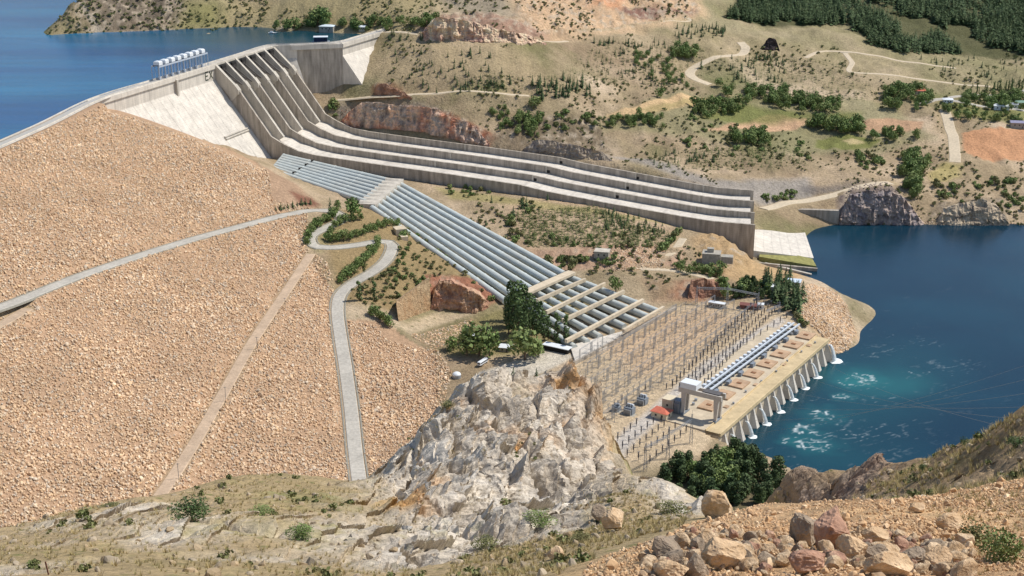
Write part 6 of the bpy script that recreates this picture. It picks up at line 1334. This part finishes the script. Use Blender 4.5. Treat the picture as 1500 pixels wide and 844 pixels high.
def clumped(seed, n=260, lobes=6, sx=.38, z0=.18, z1=1.0, leaf=.10, m=None, name='crown', tall=False):
    r = np.random.default_rng(seed); F = []; L = []
    for i in range(lobes):
        t = (i + .5) / lobes
        if tall: L.append((np.array([r.uniform(-.03, .03), r.uniform(-.03, .03), z0 + (z1 - z0) * t]), np.array([sx * (1 - abs(t - .4) * .9), sx * (1 - abs(t - .4) * .9), (z1 - z0) / lobes * .9]), r.uniform(.1, .9)))
        else:
            a = r.uniform(0, 6.28); rr = sx * r.uniform(.2, .62); zc = r.uniform(z0 + .2 * (z1 - z0), z1 - .22 * (z1 - z0)); L.append((np.array([math.cos(a) * rr, math.sin(a) * rr, zc]), np.array([sx * r.uniform(.45, .7), sx * r.uniform(.45, .7), (z1 - z0) * r.uniform(.22, .34)]), r.uniform(.1, .9)))
    for i in range(n):
        c, s3, v = L[r.integers(len(L))]; d = r.normal(size=3); d /= np.linalg.norm(d); p = c + d * s3 * r.uniform(.7, 1.05); p[2] = max(p[2], .02)
        n_ = d + r.normal(size=3) * .6; n_ /= np.linalg.norm(n_); u_ = np.cross(n_, r.normal(size=3)); u_ /= np.linalg.norm(u_); v_ = np.cross(n_, u_); s_ = leaf * r.uniform(.6, 1.4)
        F.append(([p + u_ * s_ * .9, p + v_ * s_ * .6, p - u_ * s_, p - v_ * s_ * .7], np.clip(v + r.uniform(-.3, .3), 0, 1)))
    return leafy(name, m or M_LEAF, F)
def tuft(seed, n=14, m=None, name='tuft'):
    r = np.random.default_rng(seed); F = []
    for i in range(n):
        a = r.uniform(0, 6.28); b = np.array([math.cos(a), math.sin(a), 0]) * r.uniform(0, .25); t = b + np.array([math.cos(a) * r.uniform(.1, .6), math.sin(a) * r.uniform(.1, .6), r.uniform(.5, 1.0)]); s_ = np.array([-math.sin(a), math.cos(a), 0]) * .05
        F.append(([b - s_, b + s_, t], r.uniform(0, 1)))
    return leafy(name, m or M_GRASSB, F)
def trunk_mesh(h=.5, r0=.03, limbs=3, seed=0):
    r = np.random.default_rng(seed); mb = MB(); mb.tube([(0, 0, -.03), (.005, 0, h * .5), (0, .004, h)], [r0, r0 * .75, r0 * .4], 6)
    for i in range(limbs): a = i * 2.1 + seed; z = h * (.45 + .15 * i); mb.tube([(0, 0, z), (math.cos(a) * .12, math.sin(a) * .12, z + .16)], [r0 * .45, r0 * .15], 4, False)
    o = mb.build('trunk', M_BARK); me = o.data; bpy.data.objects.remove(o); return me
CONS = [conifer(i) for i in range(4)]; CONW = [clumped(20 + i, 460, 8, .30, .10, 1, .055, M_CONIF, tall=True) for i in range(4)]
BRO = [clumped(i, 360, 9, .44, .12, 1, .07) for i in range(5)]; POP = [clumped(40 + i, 380, 11, .15, .16, 1, .034, M_DARKL, tall=True) for i in range(4)]; SLIM = [clumped(60 + i, 260, 9, .10, .06, 1, .04, M_DARKL, tall=True) for i in range(2)]
SHR = [clumped(80 + i, 160, 5, .55, .0, .8, .13, M_OLV if i % 2 else M_LEAF) for i in range(5)]
TRC = trunk_mesh(.5, .022, 0, 1); TRB = trunk_mesh(.55, .035, 3, 2); TRP = trunk_mesh(.6, .02, 3, 3)
rt = np.random.default_rng(77); MADE = {}; PLAN = []
def plant(kind, p, h, lab, grp, parts=False, w=1.0):
    crown, trunk, nm, cat = {'pine': (CONS, TRC, 'pine_tree', 'pine tree'), 'wide': (CONW, TRC, 'pine_tree', 'pine tree'), 'broad': (BRO, TRB, 'broadleaf_tree', 'tree'), 'poplar': (POP, TRP, 'poplar_tree', 'poplar'), 'slim': (SLIM, TRP, 'columnar_tree', 'poplar'), 'shrub': (SHR, None, 'shrub', 'shrub')}[kind]
    me = crown[rt.integers(len(crown))]
    if parts and trunk is not None:
        o = empty(nm, p, lab, cat, grp)
        for n_, d_ in (('trunk', trunk), ('crown', me)): c = bpy.data.objects.new(n_, d_); C.objects.link(c); c.parent = o
    else:
        o = bpy.data.objects.new(nm, me); C.objects.link(o); o.location = tuple(p); tag(o, lab, cat, grp)
    q = rt.uniform(.85, 1.15); MADE[nm] = MADE.get(nm, 0) + 1; o.scale = (h * w * q, h * w * rt.uniform(.85, 1.15), h); o.rotation_euler.z = rt.uniform(0, 6.28)
    return o
def hpx(p, px): d = np.linalg.norm(p - np.array([0, 0, CAM_H])); return px * d / 2000 / .94
def sink(p, a=.25): return p - np.array([0, 0, a])
def rand_px(poly, n, seed, near=False):
    r = np.random.default_rng(seed); P = np.array(poly, float); out = []
    while len(out) < n:
        x = r.uniform(P[:, 0].min(), P[:, 0].max(), 200); y = r.uniform(P[:, 1].min(), P[:, 1].max(), 200); k = inpoly(x, y, P); out += list(zip(x[k], y[k]))
    return out[:n]
def grove(kind, poly, n, h, lab, grp, seed, parts=False, w=1.0, mixk=None, clus=0):
    pts = G(rand_px(poly, n, seed)); r = np.random.default_rng(seed + 1)
    if clus:                                # gather into loose clumps on the ground
        cen = pts[r.integers(len(pts), size=clus)]
        for i in range(len(pts)): c = cen[r.integers(clus)]; pts[i, :2] = c[:2] + (pts[i, :2] - c[:2]) * r.uniform(.35, 1.0)
        pts[:, 2] = T(pts[:, 0], pts[:, 1])
    for p in pts:
        k_ = kind if mixk is None or r.random() > .35 else mixk
        l_, g_ = (lab, grp) if k_ == kind else (lab.replace('pine', 'leafy') if kind in ('pine', 'wide') else lab.replace('leafy', 'pine'), grp)
        if k_ == 'shrub' and kind != 'shrub': l_ = lab.replace('tree', 'bush').replace('pine ', '')
        hh_ = hpx(p, h) * r.uniform(.5, 1.2)
        if parts: plant(k_, sink(p), hh_, l_, g_, parts, w)
        else: PLAN.append((hh_ / np.linalg.norm(p - np.array([0, 0, CAM_H])), k_, sink(p), hh_, l_, g_, w))
def row(kind, line, n, h, lab, grp, parts=False, w=1.0):
    L = np.array(line, float); s_ = np.r_[0, np.cumsum(np.linalg.norm(np.diff(L, axis=0), axis=1))]; t = np.linspace(0, s_[-1], n) + rt.uniform(-1.2, 1.2, n); pts = G(np.stack([np.interp(t, s_, L[:, 0]), np.interp(t, s_, L[:, 1]) + rt.uniform(-.8, .8, n)], 1))
    for p in pts: plant(kind, sink(p), hpx(p, h) * rt.uniform(.7, 1.25), lab, grp, parts, w)
def one(kind, px, py, h, lab, grp=None, w=1.0): p = G([(px, py)])[0]; return plant(kind, sink(p), hpx(p, h), lab, grp, True, w)
# garden grove at the foot of the penstocks
for i, (x, y, h) in enumerate([(742, 478, 44), (748, 470, 58), (755, 480, 66), (752, 492, 70), (762, 488, 74), (768, 478, 60), (774, 492, 62), (760, 500, 58), (780, 486, 52), (786, 496, 56), (792, 488, 46), (797, 500, 44), (745, 490, 52), (770, 505, 48), (803, 498, 36)]):
    one('poplar', x, y, h, 'tall dark poplar crowded into the grove at the penstock foot', 'poplars in the grove at the penstock foot', .95)
one('slim', 816, 503, 44, 'slim columnar poplar, the left one of the pair below the beams', None, 1.1); one('slim', 829, 505, 44, 'slim columnar poplar, the right one of the pair below the beams', None, 1.1)
for a in ((702, 521, 46, 'big round leafy tree between the brick hut and the grove', 1.1), (717, 524, 44, 'round leafy tree closest to the parked white bus', .9), (684, 521, 34, 'dark leafy tree in front of the brick hut', .8), (664, 514, 20, 'small round tree left of the brick hut', 1.2), (769, 527, 52, 'broad dark tree at the edge of the grey yard', .9), (681, 503, 26, 'dark tree hugging the left side of the brick hut', .8), (785, 522, 22, 'yellowish green tree beside the long shed', 1.3), (518, 321, 30, 'big dark round tree on the inside of the road bend', .95), (592, 350, 12, 'leafy bush tree beside the stepped concrete chamber', 1.4)): one('broad', a[0], a[1], a[2], a[3], None, a[4])
one('pine', 484, 314, 24, 'dark pine standing alone at the top of the road bend', None, 1.1)
one('slim', 527, 440, 28, 'left cypress beside the lower road', None, 1.3); one('slim', 549, 438, 26, 'right cypress beside the lower road', None, 1.3)
row('pine', [(404, 309), (425, 304), (455, 299)], 9, 9, 'small pine in the line along the upper berm road', 'pines lining the upper berm road', w=1.4)
row('broad', [(450, 362), (452, 345), (468, 330), (486, 322), (496, 308)], 18, 13, 'leafy hedge tree outside the first road bend', 'hedge trees outside the first road bend')
row('broad', [(478, 352), (488, 338), (505, 326), (528, 322)], 10, 12, 'leafy hedge tree inside the first road bend', 'hedge trees inside the first road bend')
row('broad', [(482, 355), (505, 352), (535, 344), (560, 334), (585, 330)], 18, 13, 'leafy hedge tree along the middle stretch of the zigzag road', 'hedge trees along the middle stretch')
row('broad', [(497, 415), (515, 400), (535, 384), (552, 368), (553, 354)], 22, 14, 'leafy hedge tree along the inside of the second bend', 'hedge trees inside the second bend')
row('shrub', [(563, 404), (582, 390), (592, 374), (599, 360)], 9, 9, 'green shrub on the outside of the second bend', 'shrubs outside the second bend')
row('broad', [(545, 462), (558, 468), (570, 478)], 8, 14, 'leafy bush tree below the concrete drain', 'bush trees below the lower road')
grove('shrub', [(592, 372), (650, 400), (650, 412), (575, 446), (560, 428), (577, 395)], 22, 8, 'olive shrub dotted over the dry knoll', 'shrubs dotted over the knoll', 11)
row('shrub', [(610, 345), (640, 370), (690, 410), (720, 440)], 9, 8, 'green shrub beside the lowest penstock pipe', 'shrubs beside the lowest pipe')
# between chutes and penstocks
for a in ((765, 305, 18, 'dark cypress pine, left of the close pair below the chutes'), (771, 305, 19, 'dark cypress pine, right of the close pair below the chutes'), (802, 293, 11, 'small pine against the outer chute wall'), (752, 318, 16, 'pine at the top corner of the planted terraces'), (720, 297, 12, 'lone small pine on the bare slope below the chutes'), (712, 330, 11, 'little pine near the rusty debris')): one('pine', a[0], a[1], a[2], a[3], None, 1.0)
grove('shrub', [(740, 325), (775, 305), (760, 360), (745, 350)], 10, 11, 'green shrub at the left edge of the planted terraces', 'shrubs at the terrace edge', 12); row('shrub', [(745, 270), (760, 277), (768, 274)], 5, 8, 'shrub leaning on the outer chute wall', 'shrubs on the chute wall')
grove('shrub', [(640, 262), (700, 270), (720, 285), (660, 290)], 26, 8, 'grey green shrub between chute wall and penstocks', 'shrubs between chute wall and penstocks', 13)
grove('shrub', [(760, 345), (960, 345), (950, 364), (765, 364)], 50, 7, 'olive bush in the lowest planted terrace row', 'bushes of the lowest terrace', 33)
grove('pine', [(870, 310), (960, 320), (985, 345), (890, 340)], 60, 8, 'young pine in the planted terraces', 'young pines of the terraces', 14, w=1.3)
grove('pine', [(880, 300), (930, 310), (920, 330), (880, 325)], 26, 9, 'young pine in the thicket at the top of the terraces', 'young pines at the terrace top', 15, w=1.2); row('shrub', [(970, 368), (985, 352), (995, 342)], 8, 12, 'green shrub along the dirt track bend', 'shrubs along the dirt track bend')
one('broad', 1037, 338, 17, 'round dark bush tree beside the end of the outer chute wall', None, 1.2)
grove('shrub', [(800, 380), (860, 378), (855, 396), (810, 400)], 26, 12, 'green bush below the terrace wall, left of the concrete hut', 'bushes below the terrace wall', 16); grove('shrub', [(870, 385), (900, 378), (905, 392)], 8, 8, 'low bush around the foot of the concrete hut', 'bushes at the hut foot', 17)
grove('broad', [(990, 390), (1060, 395), (1058, 408), (995, 402)], 18, 13, 'dark leafy bush tree in front of the blockhouse', 'bush trees in front of the blockhouse', 18); one('broad', 902, 430, 26, 'dark leafy tree alone under the foot of the slope by the cross beams', None, .8)
# dark trees at the headland
grove('wide', [(1052, 420), (1120, 420), (1130, 440), (1060, 438)], 34, 19, 'dark pine tree in the row behind the white site cabin', 'pines behind the site cabins', 19, True, 1.0, 'broad')
grove('pine', [(1115, 410), (1160, 415), (1180, 440), (1165, 470), (1130, 440)], 46, 30, 'dark pine tree packed on the headland slope', 'pines packed on the headland', 20, True, 1.1)
row('shrub', [(1165, 462), (1172, 472), (1180, 478)], 6, 10, 'green shrub where the headland meets the power house', 'shrubs on the headland edge')
# near pines below the crag
NEARP = [(958, 702), (990, 688), (1020, 674), (1054, 660), (1085, 668), (1120, 684), (1150, 702), (1150, 735), (1010, 748), (985, 720)]
grove('wide', NEARP, 84, 29, 'dark pine tree in the thick stand between crag and outfall', 'pines between crag and outfall', 21, True, 1.1)
grove('broad', [(1000, 700), (1060, 680), (1085, 700), (1060, 730), (1020, 735)], 40, 27, 'bright green leafy tree inside the dark pine stand', 'leafy trees inside the pine stand', 22, True, .9)
for x, y, h in ((752, 582, 30), (760, 580, 24), (768, 582, 18), (786, 570, 18)): one('pine', x, y - 14, h, 'young pine in the gap between the two crag peaks', 'pines in the crag gap', 1.2)
# right bank
RB = [('broad', [(740, 165), (790, 160), (810, 200), (770, 210), (735, 190)], 34, 12, 'green leafy bush tree in the hollow behind the chutes', 5), ('broad', [(715, 165), (740, 160), (750, 200), (725, 195)], 10, 9, 'leafy bush tree left of the hollow behind the chutes', 0),
      ('pine', [(580, 72), (700, 75), (780, 110), (760, 140), (640, 140), (575, 110)], 75, 9, 'small pine tree scattered on the slope right of the dam', 0), ('pine', [(660, 122), (735, 120), (740, 135), (665, 134)], 30, 10, 'pine tree around the fenced green plot', 0), ('pine', [(775, 118), (860, 115), (868, 142), (790, 148)], 70, 13, 'dark pine tree in the belt across the middle slope', 0),
      ('pine', [(865, 62), (1010, 60), (1010, 80), (880, 85)], 48, 9, 'pine tree in the belt under the quarry', 0), ('pine', [(985, 38), (1060, 40), (1070, 55), (990, 60)], 46, 10, 'pine tree in the belt beside the quarry ramp', 0), ('broad', [(980, 68), (1028, 70), (1030, 90), (985, 88)], 22, 12, 'lush green tree in the clump left of the winding dirt road', 4), ('broad', [(925, 75), (985, 90), (1010, 130), (985, 135), (930, 100)], 36, 9, 'green leafy tree down the gully left of the winding road', 0),
      ('pine', [(880, 90), (960, 100), (985, 130), (880, 125)], 50, 7, 'small pine planted in rows above the long field', 0), ('pine', [(1068, 85), (1150, 82), (1148, 130), (1070, 120)], 64, 9, 'pine tree on the planted hill right of the winding road', 0),
      ('broad', [(1040, 125), (1100, 130), (1240, 150), (1260, 175), (1160, 168), (1060, 142)], 90, 13, 'leafy tree in the long green belt behind the fields', 14), ('broad', [(1010, 155), (1095, 150), (1092, 168), (1020, 175)], 48, 13, 'leafy tree in the belt between the two fields', 0), ('broad', [(838, 168), (975, 172), (985, 190), (850, 190)], 36, 11, 'leafy tree in the line below the long field', 9), ('broad', [(1065, 195), (1128, 192), (1130, 218), (1070, 215)], 22, 17, 'big leafy tree below the oval field', 4),
      ('broad', [(1180, 182), (1262, 180), (1270, 200), (1190, 200)], 28, 18, 'large leafy tree between the oval field and the green ring', 6), ('broad', [(1270, 195), (1295, 192), (1345, 200), (1340, 206), (1280, 208)], 14, 12, 'leafy tree around the right hand clay oval', 0), ('broad', [(1305, 225), (1355, 222), (1362, 250), (1355, 310), (1325, 300), (1312, 250)], 58, 17, 'dark leafy tree in the stream gully above the river', 8), ('shrub', [(1250, 225), (1300, 232), (1295, 252), (1250, 248)], 16, 10, 'leafy shrub left of the stream gully', 0),
      ('shrub', [(1365, 262), (1500, 258), (1500, 310), (1380, 300)], 60, 8, 'green shrub on the bank below the wide field', 0), ('broad', [(1288, 132), (1345, 130), (1372, 150), (1340, 164), (1295, 160)], 52, 14, 'dark leafy tree in the wood left of the valley road fork', 0), ('broad', [(1395, 144), (1500, 140), (1500, 166), (1420, 160)], 70, 11, 'leafy tree among the village houses', 0), ('slim', [(1428, 134), (1500, 128), (1500, 133), (1430, 139)], 30, 12, 'slim tree in the row behind the village', 0),
      ('broad', [(1375, 160), (1390, 158), (1500, 172), (1500, 182), (1400, 176)], 30, 10, 'leafy tree along the valley road', 0), ('pine', [(1340, 85), (1500, 82), (1500, 125), (1420, 122)], 44, 7, 'small pine dotted under the big pine forest', 0), ('pine', [(950, 225), (1055, 222), (1060, 238), (960, 245)], 40, 9, 'young pine on the terrace behind the chute end', 0), ('shrub', [(1110, 285), (1165, 280), (1168, 292), (1115, 300)], 18, 8, 'shrub at the top of the shore road', 0), ('shrub', [(1000, 165), (1190, 215), (1180, 250), (1000, 215)], 50, 8, 'olive shrub on the rough ground below the fields', 0),
      ('broad', [(380, 44), (430, 40), (470, 36), (480, 42), (400, 46)], 14, 13, 'leafy tree on the reservoir shore left of the white house', 0), ('broad', [(450, 33), (475, 28), (478, 40), (452, 42)], 7, 18, 'big leafy tree crowding the white shore house', 0), ('broad', [(490, 38), (640, 28), (650, 45), (520, 46)], 52, 12, 'leafy tree on the shore behind the right dam wing', 0), ('pine', [(560, 48), (620, 48), (625, 60), (570, 62)], 18, 9, 'pine tree just above the right end of the dam', 0), ('shrub', [(480, 150), (500, 148), (500, 180), (486, 176)], 7, 12, 'shrub in the corner beside the spillway wall', 0), ('shrub', [(780, 165), (870, 165), (880, 190), (800, 190)], 24, 8, 'dark shrub on the grey bank behind the chutes', 0)]
for i, (kd, poly, n, h, lab, cl) in enumerate(RB): grove(kd, poly, n, h, lab, lab.split(' ', 1)[1].replace('tree ', 'trees ').replace('shrub ', 'shrubs ').replace('pine ', 'pines ', 1) if False else 'trees: ' + lab.split(' ', 2)[2], 200 + i, False, 1.0 if kd != 'shrub' else 1.1, None, cl)
one('broad', 784, 157, 17, 'single round dark tree above the hollow behind the chutes', None, 1.1); one('broad', 967, 143, 14, 'single round tree at the left tip of the long field', None, 1.1); one('pine', 1027, 100, 13, 'lone dark pine inside the bend of the winding road', None, 1.3)
# the trees that show largest stand alone; the many smaller ones of a kind are one mass
NMK = {'pine': 'pine_tree', 'wide': 'pine_tree', 'broad': 'broadleaf_tree', 'shrub': 'shrub'}
PLAN.sort(key=lambda a: -a[0]); REST = {}
for a in PLAN:
    nm = NMK.get(a[1], 'columnar_tree')
    if MADE.get(nm, 0) < 292: plant(a[1], a[2], a[3], a[4], a[5], False, a[6])
    else: REST.setdefault(nm, []).append(a)
for nm, L_ in REST.items():
    src = source_set(nm + '_mass_shapes', {'pine_tree': CONS, 'broadleaf_tree': BRO, 'shrub': SHR}[nm]); r = np.random.default_rng(9); n = len(L_); hh = np.array([a[3] for a in L_]); ww = hh * np.array([a[6] for a in L_]); rot = np.zeros((n, 3)); rot[:, 2] = r.uniform(0, 6.28, n)
    scatter({'pine_tree': 'distant_pines', 'broadleaf_tree': 'distant_trees', 'shrub': 'distant_shrubs'}[nm], np.array([a[2] for a in L_]), np.stack([ww, ww, hh], 1), rot, src, {'pine_tree': 'many small dark pines scattered over the right bank slopes', 'broadleaf_tree': 'many small leafy trees scattered over the right bank slopes', 'shrub': 'many small shrubs scattered over the right bank slopes'}[nm], 'trees')
# saplings, scrub and far forest: beyond counting
def stuff_px(name, poly, n, h0, h1, src, lab, cat, seed, w=1.0):
    pts = G(rand_px(poly, n, seed)); r = np.random.default_rng(seed)
    ok = np.ones(len(pts), bool)
    if 'forest' in name: ok &= fbm(pts[:, 0] / 45, pts[:, 1] / 90, octv=4) < .22
    if 'scrub' in name: ok &= fbm(pts[:, 0] / 70, pts[:, 1] / 110 + 5, octv=4) > -.08
    for f in FIELDW: ok &= ~inpoly(pts[:, 0], pts[:, 1], f)
    for nm_ in ('berm_road', 'hill_road', 'field_road', 'shore_road', 'bench_road', 'valley_road', 'quay_road', 'hill_track', 'slope_track'): ok &= edge_dist(pts[:, 0], pts[:, 1], LINES[nm_], False) > ROADS[nm_][0] / 2 + 1.5
    pts = pts[ok]; n = len(pts); h = np.array([hpx(p, 1) for p in pts]) * (h0 + (h1 - h0) * r.beta(1.1, 2.4, n) * 1.5); pts[:, 2] -= .2
    rot = np.zeros((n, 3)); rot[:, 2] = r.uniform(0, 6.28, n); return scatter(name, pts, np.stack([h * w, h * w, h], 1), rot, src, lab, cat)
SC = source_set('conifer_shapes', [conifer(300 + i, 7, 6, .30, M_CONIF, 'conifer') for i in range(4)]); SS = source_set('sapling_shapes', [conifer(320 + i, 5, 5, .36, M_SAP, 'sapling') for i in range(3)]); SH = source_set('scrub_shapes', [clumped(340 + i, 44, 4, .6, 0, .8, .2, M_OLV if i % 2 else M_SAP, 'scrub') for i in range(4)])
stuff_px('pine_forest_left', [(1062, 26), (1080, 8), (1090, -14), (1232, -14), (1238, 36), (1200, 37), (1150, 39), (1100, 34)], 1300, 9, 14, SC, 'dark pine forest on the far hill left of the firebreak', 'forest', 401, 1.35).name = 'pine_forest'
stuff_px('pine_forest', [(1232, -14), (1290, -14), (1520, -14), (1520, 84), (1480, 76), (1400, 80), (1320, 78), (1270, 64), (1246, 46)], 3200, 9, 15, SC, 'dark pine forest covering the far hillside at upper right', 'forest', 402, 1.35)
stuff_px('sapling_rows', [(755, 310), (870, 302), (985, 345), (960, 362), (770, 362)], 1900, 3.5, 7, SS, 'rows of small saplings planted on the terraces', 'saplings', 403)
stuff_px('sapling_rows', [(1045, 218), (1175, 214), (1190, 242), (1060, 250), (960, 245), (1000, 225)], 420, 3, 7, SS, 'small saplings planted behind the chute end', 'saplings', 404)
stuff_px('sapling_rows', [(1060, 80), (1160, 85), (1270, 100), (1280, 150), (1180, 140), (1060, 115)], 420, 3, 6, SS, 'small saplings dotted over the hill right of the winding road', 'saplings', 405)
stuff_px('sapling_rows', [(880, 60), (1010, 62), (1070, 90), (1000, 135), (880, 128), (660, 135), (700, 110), (820, 112)], 700, 3, 6, SS, 'small saplings dotted across the planted slopes', 'saplings', 406)
stuff_px('hill_scrub', [(560, 60), (900, 50), (1060, 60), (1500, 80), (1500, 330), (1230, 330), (1100, 280), (900, 240), (740, 200), (560, 145)], 2600, 2, 5, SH, 'low scrub dotted over the dry hillsides', 'scrub', 407)
stuff_px('hill_scrub', [(60, 52), (100, 0), (640, -5), (1060, 0), (1060, 55), (800, 60), (600, 46), (430, 42), (150, 52)], 1500, 2, 5, SH, 'low scrub on the hills behind the reservoir', 'scrub', 408)
stuff_px('bank_scrub', [(560, 265), (760, 290), (1000, 345), (1060, 410), (980, 440), (860, 402), (720, 345)], 500, 3, 7, SH, 'low scrub between penstocks and chutes', 'scrub', 409)
stuff_px('bank_scrub', [(500, 330), (600, 330), (720, 440), (640, 415), (560, 470), (500, 430)], 260, 3, 7, SH, 'low scrub over the dry knoll', 'scrub', 410)
# near slope: tufts, stones, bushes
TF = source_set('tuft_shapes', [tuft(i) for i in range(5)]); SLM = [clumped(360 + i, 60, 4, .55, 0, .7, .16, M_OLV if i % 2 else M_SAP, 'bushlet') for i in range(3)]; TB = source_set('bushlet_shapes', SLM)
def near_scatter(name, poly, n, s0, s1, src, lab, cat, seed, mask=True, tilt=0.0, flat=1.0):
    P = NG(poly); q = poly_points(P, n, FTz, (), seed); r = np.random.default_rng(seed)
    if mask:
        fa = np.clip(np.interp(np.arctan2(q[:, 0], q[:, 1]), FAZ, np.arange(FNA)), 0, FNA - 1).astype(int); fr_i = np.clip(np.interp(np.hypot(q[:, 0], q[:, 1]), FRR, np.arange(FNR)), 0, FNR - 1).astype(int)
        q = q[(rock[fa, fr_i] + gravel[fa, fr_i]) < .5]
    n = len(q); s_ = (s0 + (s1 - s0) * r.beta(1.2, 3, n)) * np.clip(np.hypot(q[:, 0], q[:, 1]) / 55, .3, 1); rot = r.uniform(0, 6.28, (n, 3)) * np.array([tilt, tilt, 1]); return scatter(name, q, np.stack([s_, s_, s_ * flat], 1), rot, src, lab, cat)
LS = [(-60, 850), (0, 784), (60, 760), (140, 744), (230, 730), (330, 703), (400, 697), (515, 714), (560, 700), (640, 850)]
near_scatter('dry_grass', LS, 46000, .18, .62, TF, 'dry grass tufts on the near left slope', 'grass', 501); near_scatter('slope_bushlets', LS, 900, .5, 1.8, TB, 'low grey green herbs on the near left slope', 'herbs', 502)
ROCKS = source_set('slope_rock_shapes', [rock_mesh('slope_rock', stone_mat("pale_slope_rock", [lin(170, 154, 130), lin(192, 176, 152), lin(156, 142, 120), lin(186, 162, 128)]), 700 + i, 2, .6) for i in range(5)])
near_scatter('slope_rocks', LS, 4200, .2, 1.5, ROCKS, 'pale limestone lumps scattered over the near left slope', 'rubble', 503, False, 1.0)
MS = [(640, 850), (700, 800), (800, 770), (905, 720), (960, 702), (1020, 740), (1000, 770), (930, 790), (870, 812), (830, 850)]
near_scatter('dry_grass', MS, 16000, .14, .55, TF, 'dry grass tufts between the crag and the gravel', 'grass', 504); near_scatter('slope_rocks', MS, 900, .2, 1.3, ROCKS, 'pale limestone lumps between the crag and the gravel', 'rubble', 505, False, 1.0); near_scatter('slope_bushlets', MS, 260, .4, 1.2, TB, 'low herbs between the crag and the gravel', 'herbs', 506)
RS = [(1130, 735), (1180, 705), (1300, 690), (1400, 655), (1500, 605), (1580, 565), (1640, 700), (1500, 745), (1400, 728), (1250, 745)]
near_scatter('dry_grass', RS, 16000, .3, 1.0, TF, 'dry grass over the right hand spur', 'grass', 507); near_scatter('slope_bushlets', RS, 600, .5, 1.7, TB, 'low dark herbs over the right hand spur', 'herbs', 508); near_scatter('slope_rocks', RS, 900, .3, 1.6, ROCKS, 'brown stones over the right hand spur', 'rubble', 509, False, 1.0)
GR = [(1360, 740), (1420, 722), (1520, 712), (1640, 720), (1640, 830), (1430, 844), (1400, 800)]
near_scatter('dry_grass', GR, 1500, .10, .42, TF, 'dry weeds on the right end of the gravel', 'grass', 510, False); near_scatter('dry_grass', [(1090, 742), (1180, 738), (1200, 748), (1100, 760)], 60, .1, .4, TF, 'few dry stalks on the gravel crest', 'grass', 511, False)
CR = [(600, 640), (645, 590), (728, 535), (760, 580), (820, 532), (870, 580), (895, 650), (860, 740), (700, 790), (540, 790)]
near_scatter('slope_bushlets', CR, 420, .4, 1.3, TB, 'olive herbs rooted in the cracks of the crag', 'herbs', 512, False)
near_scatter('dry_grass', CR, 5200, .2, .6, TF, 'dry grass on the ledges of the crag', 'grass', 513, False)
def bush(px, py, wpx, hpx_, m, lab, seed, n=1300):
    p = NG([(px, py)])[0]; d = np.linalg.norm(p - np.array([0, 0, CAM_H])); me = clumped(seed, n, 11, .5, 0, .9, .034, m, 'bush'); o = bpy.data.objects.new('bush', me); C.objects.link(o); o.location = tuple(p - np.array([0, 0, .1])); w_ = wpx * d / 2000; o.scale = (w_, w_ * .8, hpx_ * d / 2000 * 1.2); tag(o, lab, 'bush', 'bushes of the near hillside')
for i, a in enumerate([(283, 764, 62, 36, M_DARKL, 'round dark green bush alone on the left slope'), (440, 790, 46, 24, M_LEAF, 'bright green low bush right of the round dark one'), (382, 752, 40, 10, M_LEAF, 'flat green patch bush near the slope crest'), (163, 742, 28, 8, M_OLV, 'small dull bush on the crest left of the dirt track'), (792, 768, 46, 20, M_LEAF, 'bright green bush at the foot of the crag'), (850, 796, 34, 18, M_OLV, 'yellowish bush in the grass below the crag'), (985, 752, 50, 20, M_OLV, 'pale feathery bush left of the gravel crest'), (1466, 822, 70, 56, M_LEAF, 'big green bush at the right end of the gravel'), (1430, 800, 60, 40, M_OLV, 'dry brown bush left of the big green one'), (1352, 690, 16, 11, M_DARKL, 'small dark bush low on the right hand spur'), (1415, 652, 20, 14, M_DARKL, 'dark bush halfway up the right hand spur'), (1490, 655, 34, 18, M_DARKL, 'dark bush at the right edge of the spur'), (655, 600, 24, 14, M_OLV, 'olive bush clinging to the left shoulder of the crag'), (710, 800, 40, 16, M_OLV, 'dry bush under the front of the crag')]): bush(a[0], a[1], a[2], a[3], a[4], a[5], 600 + i)
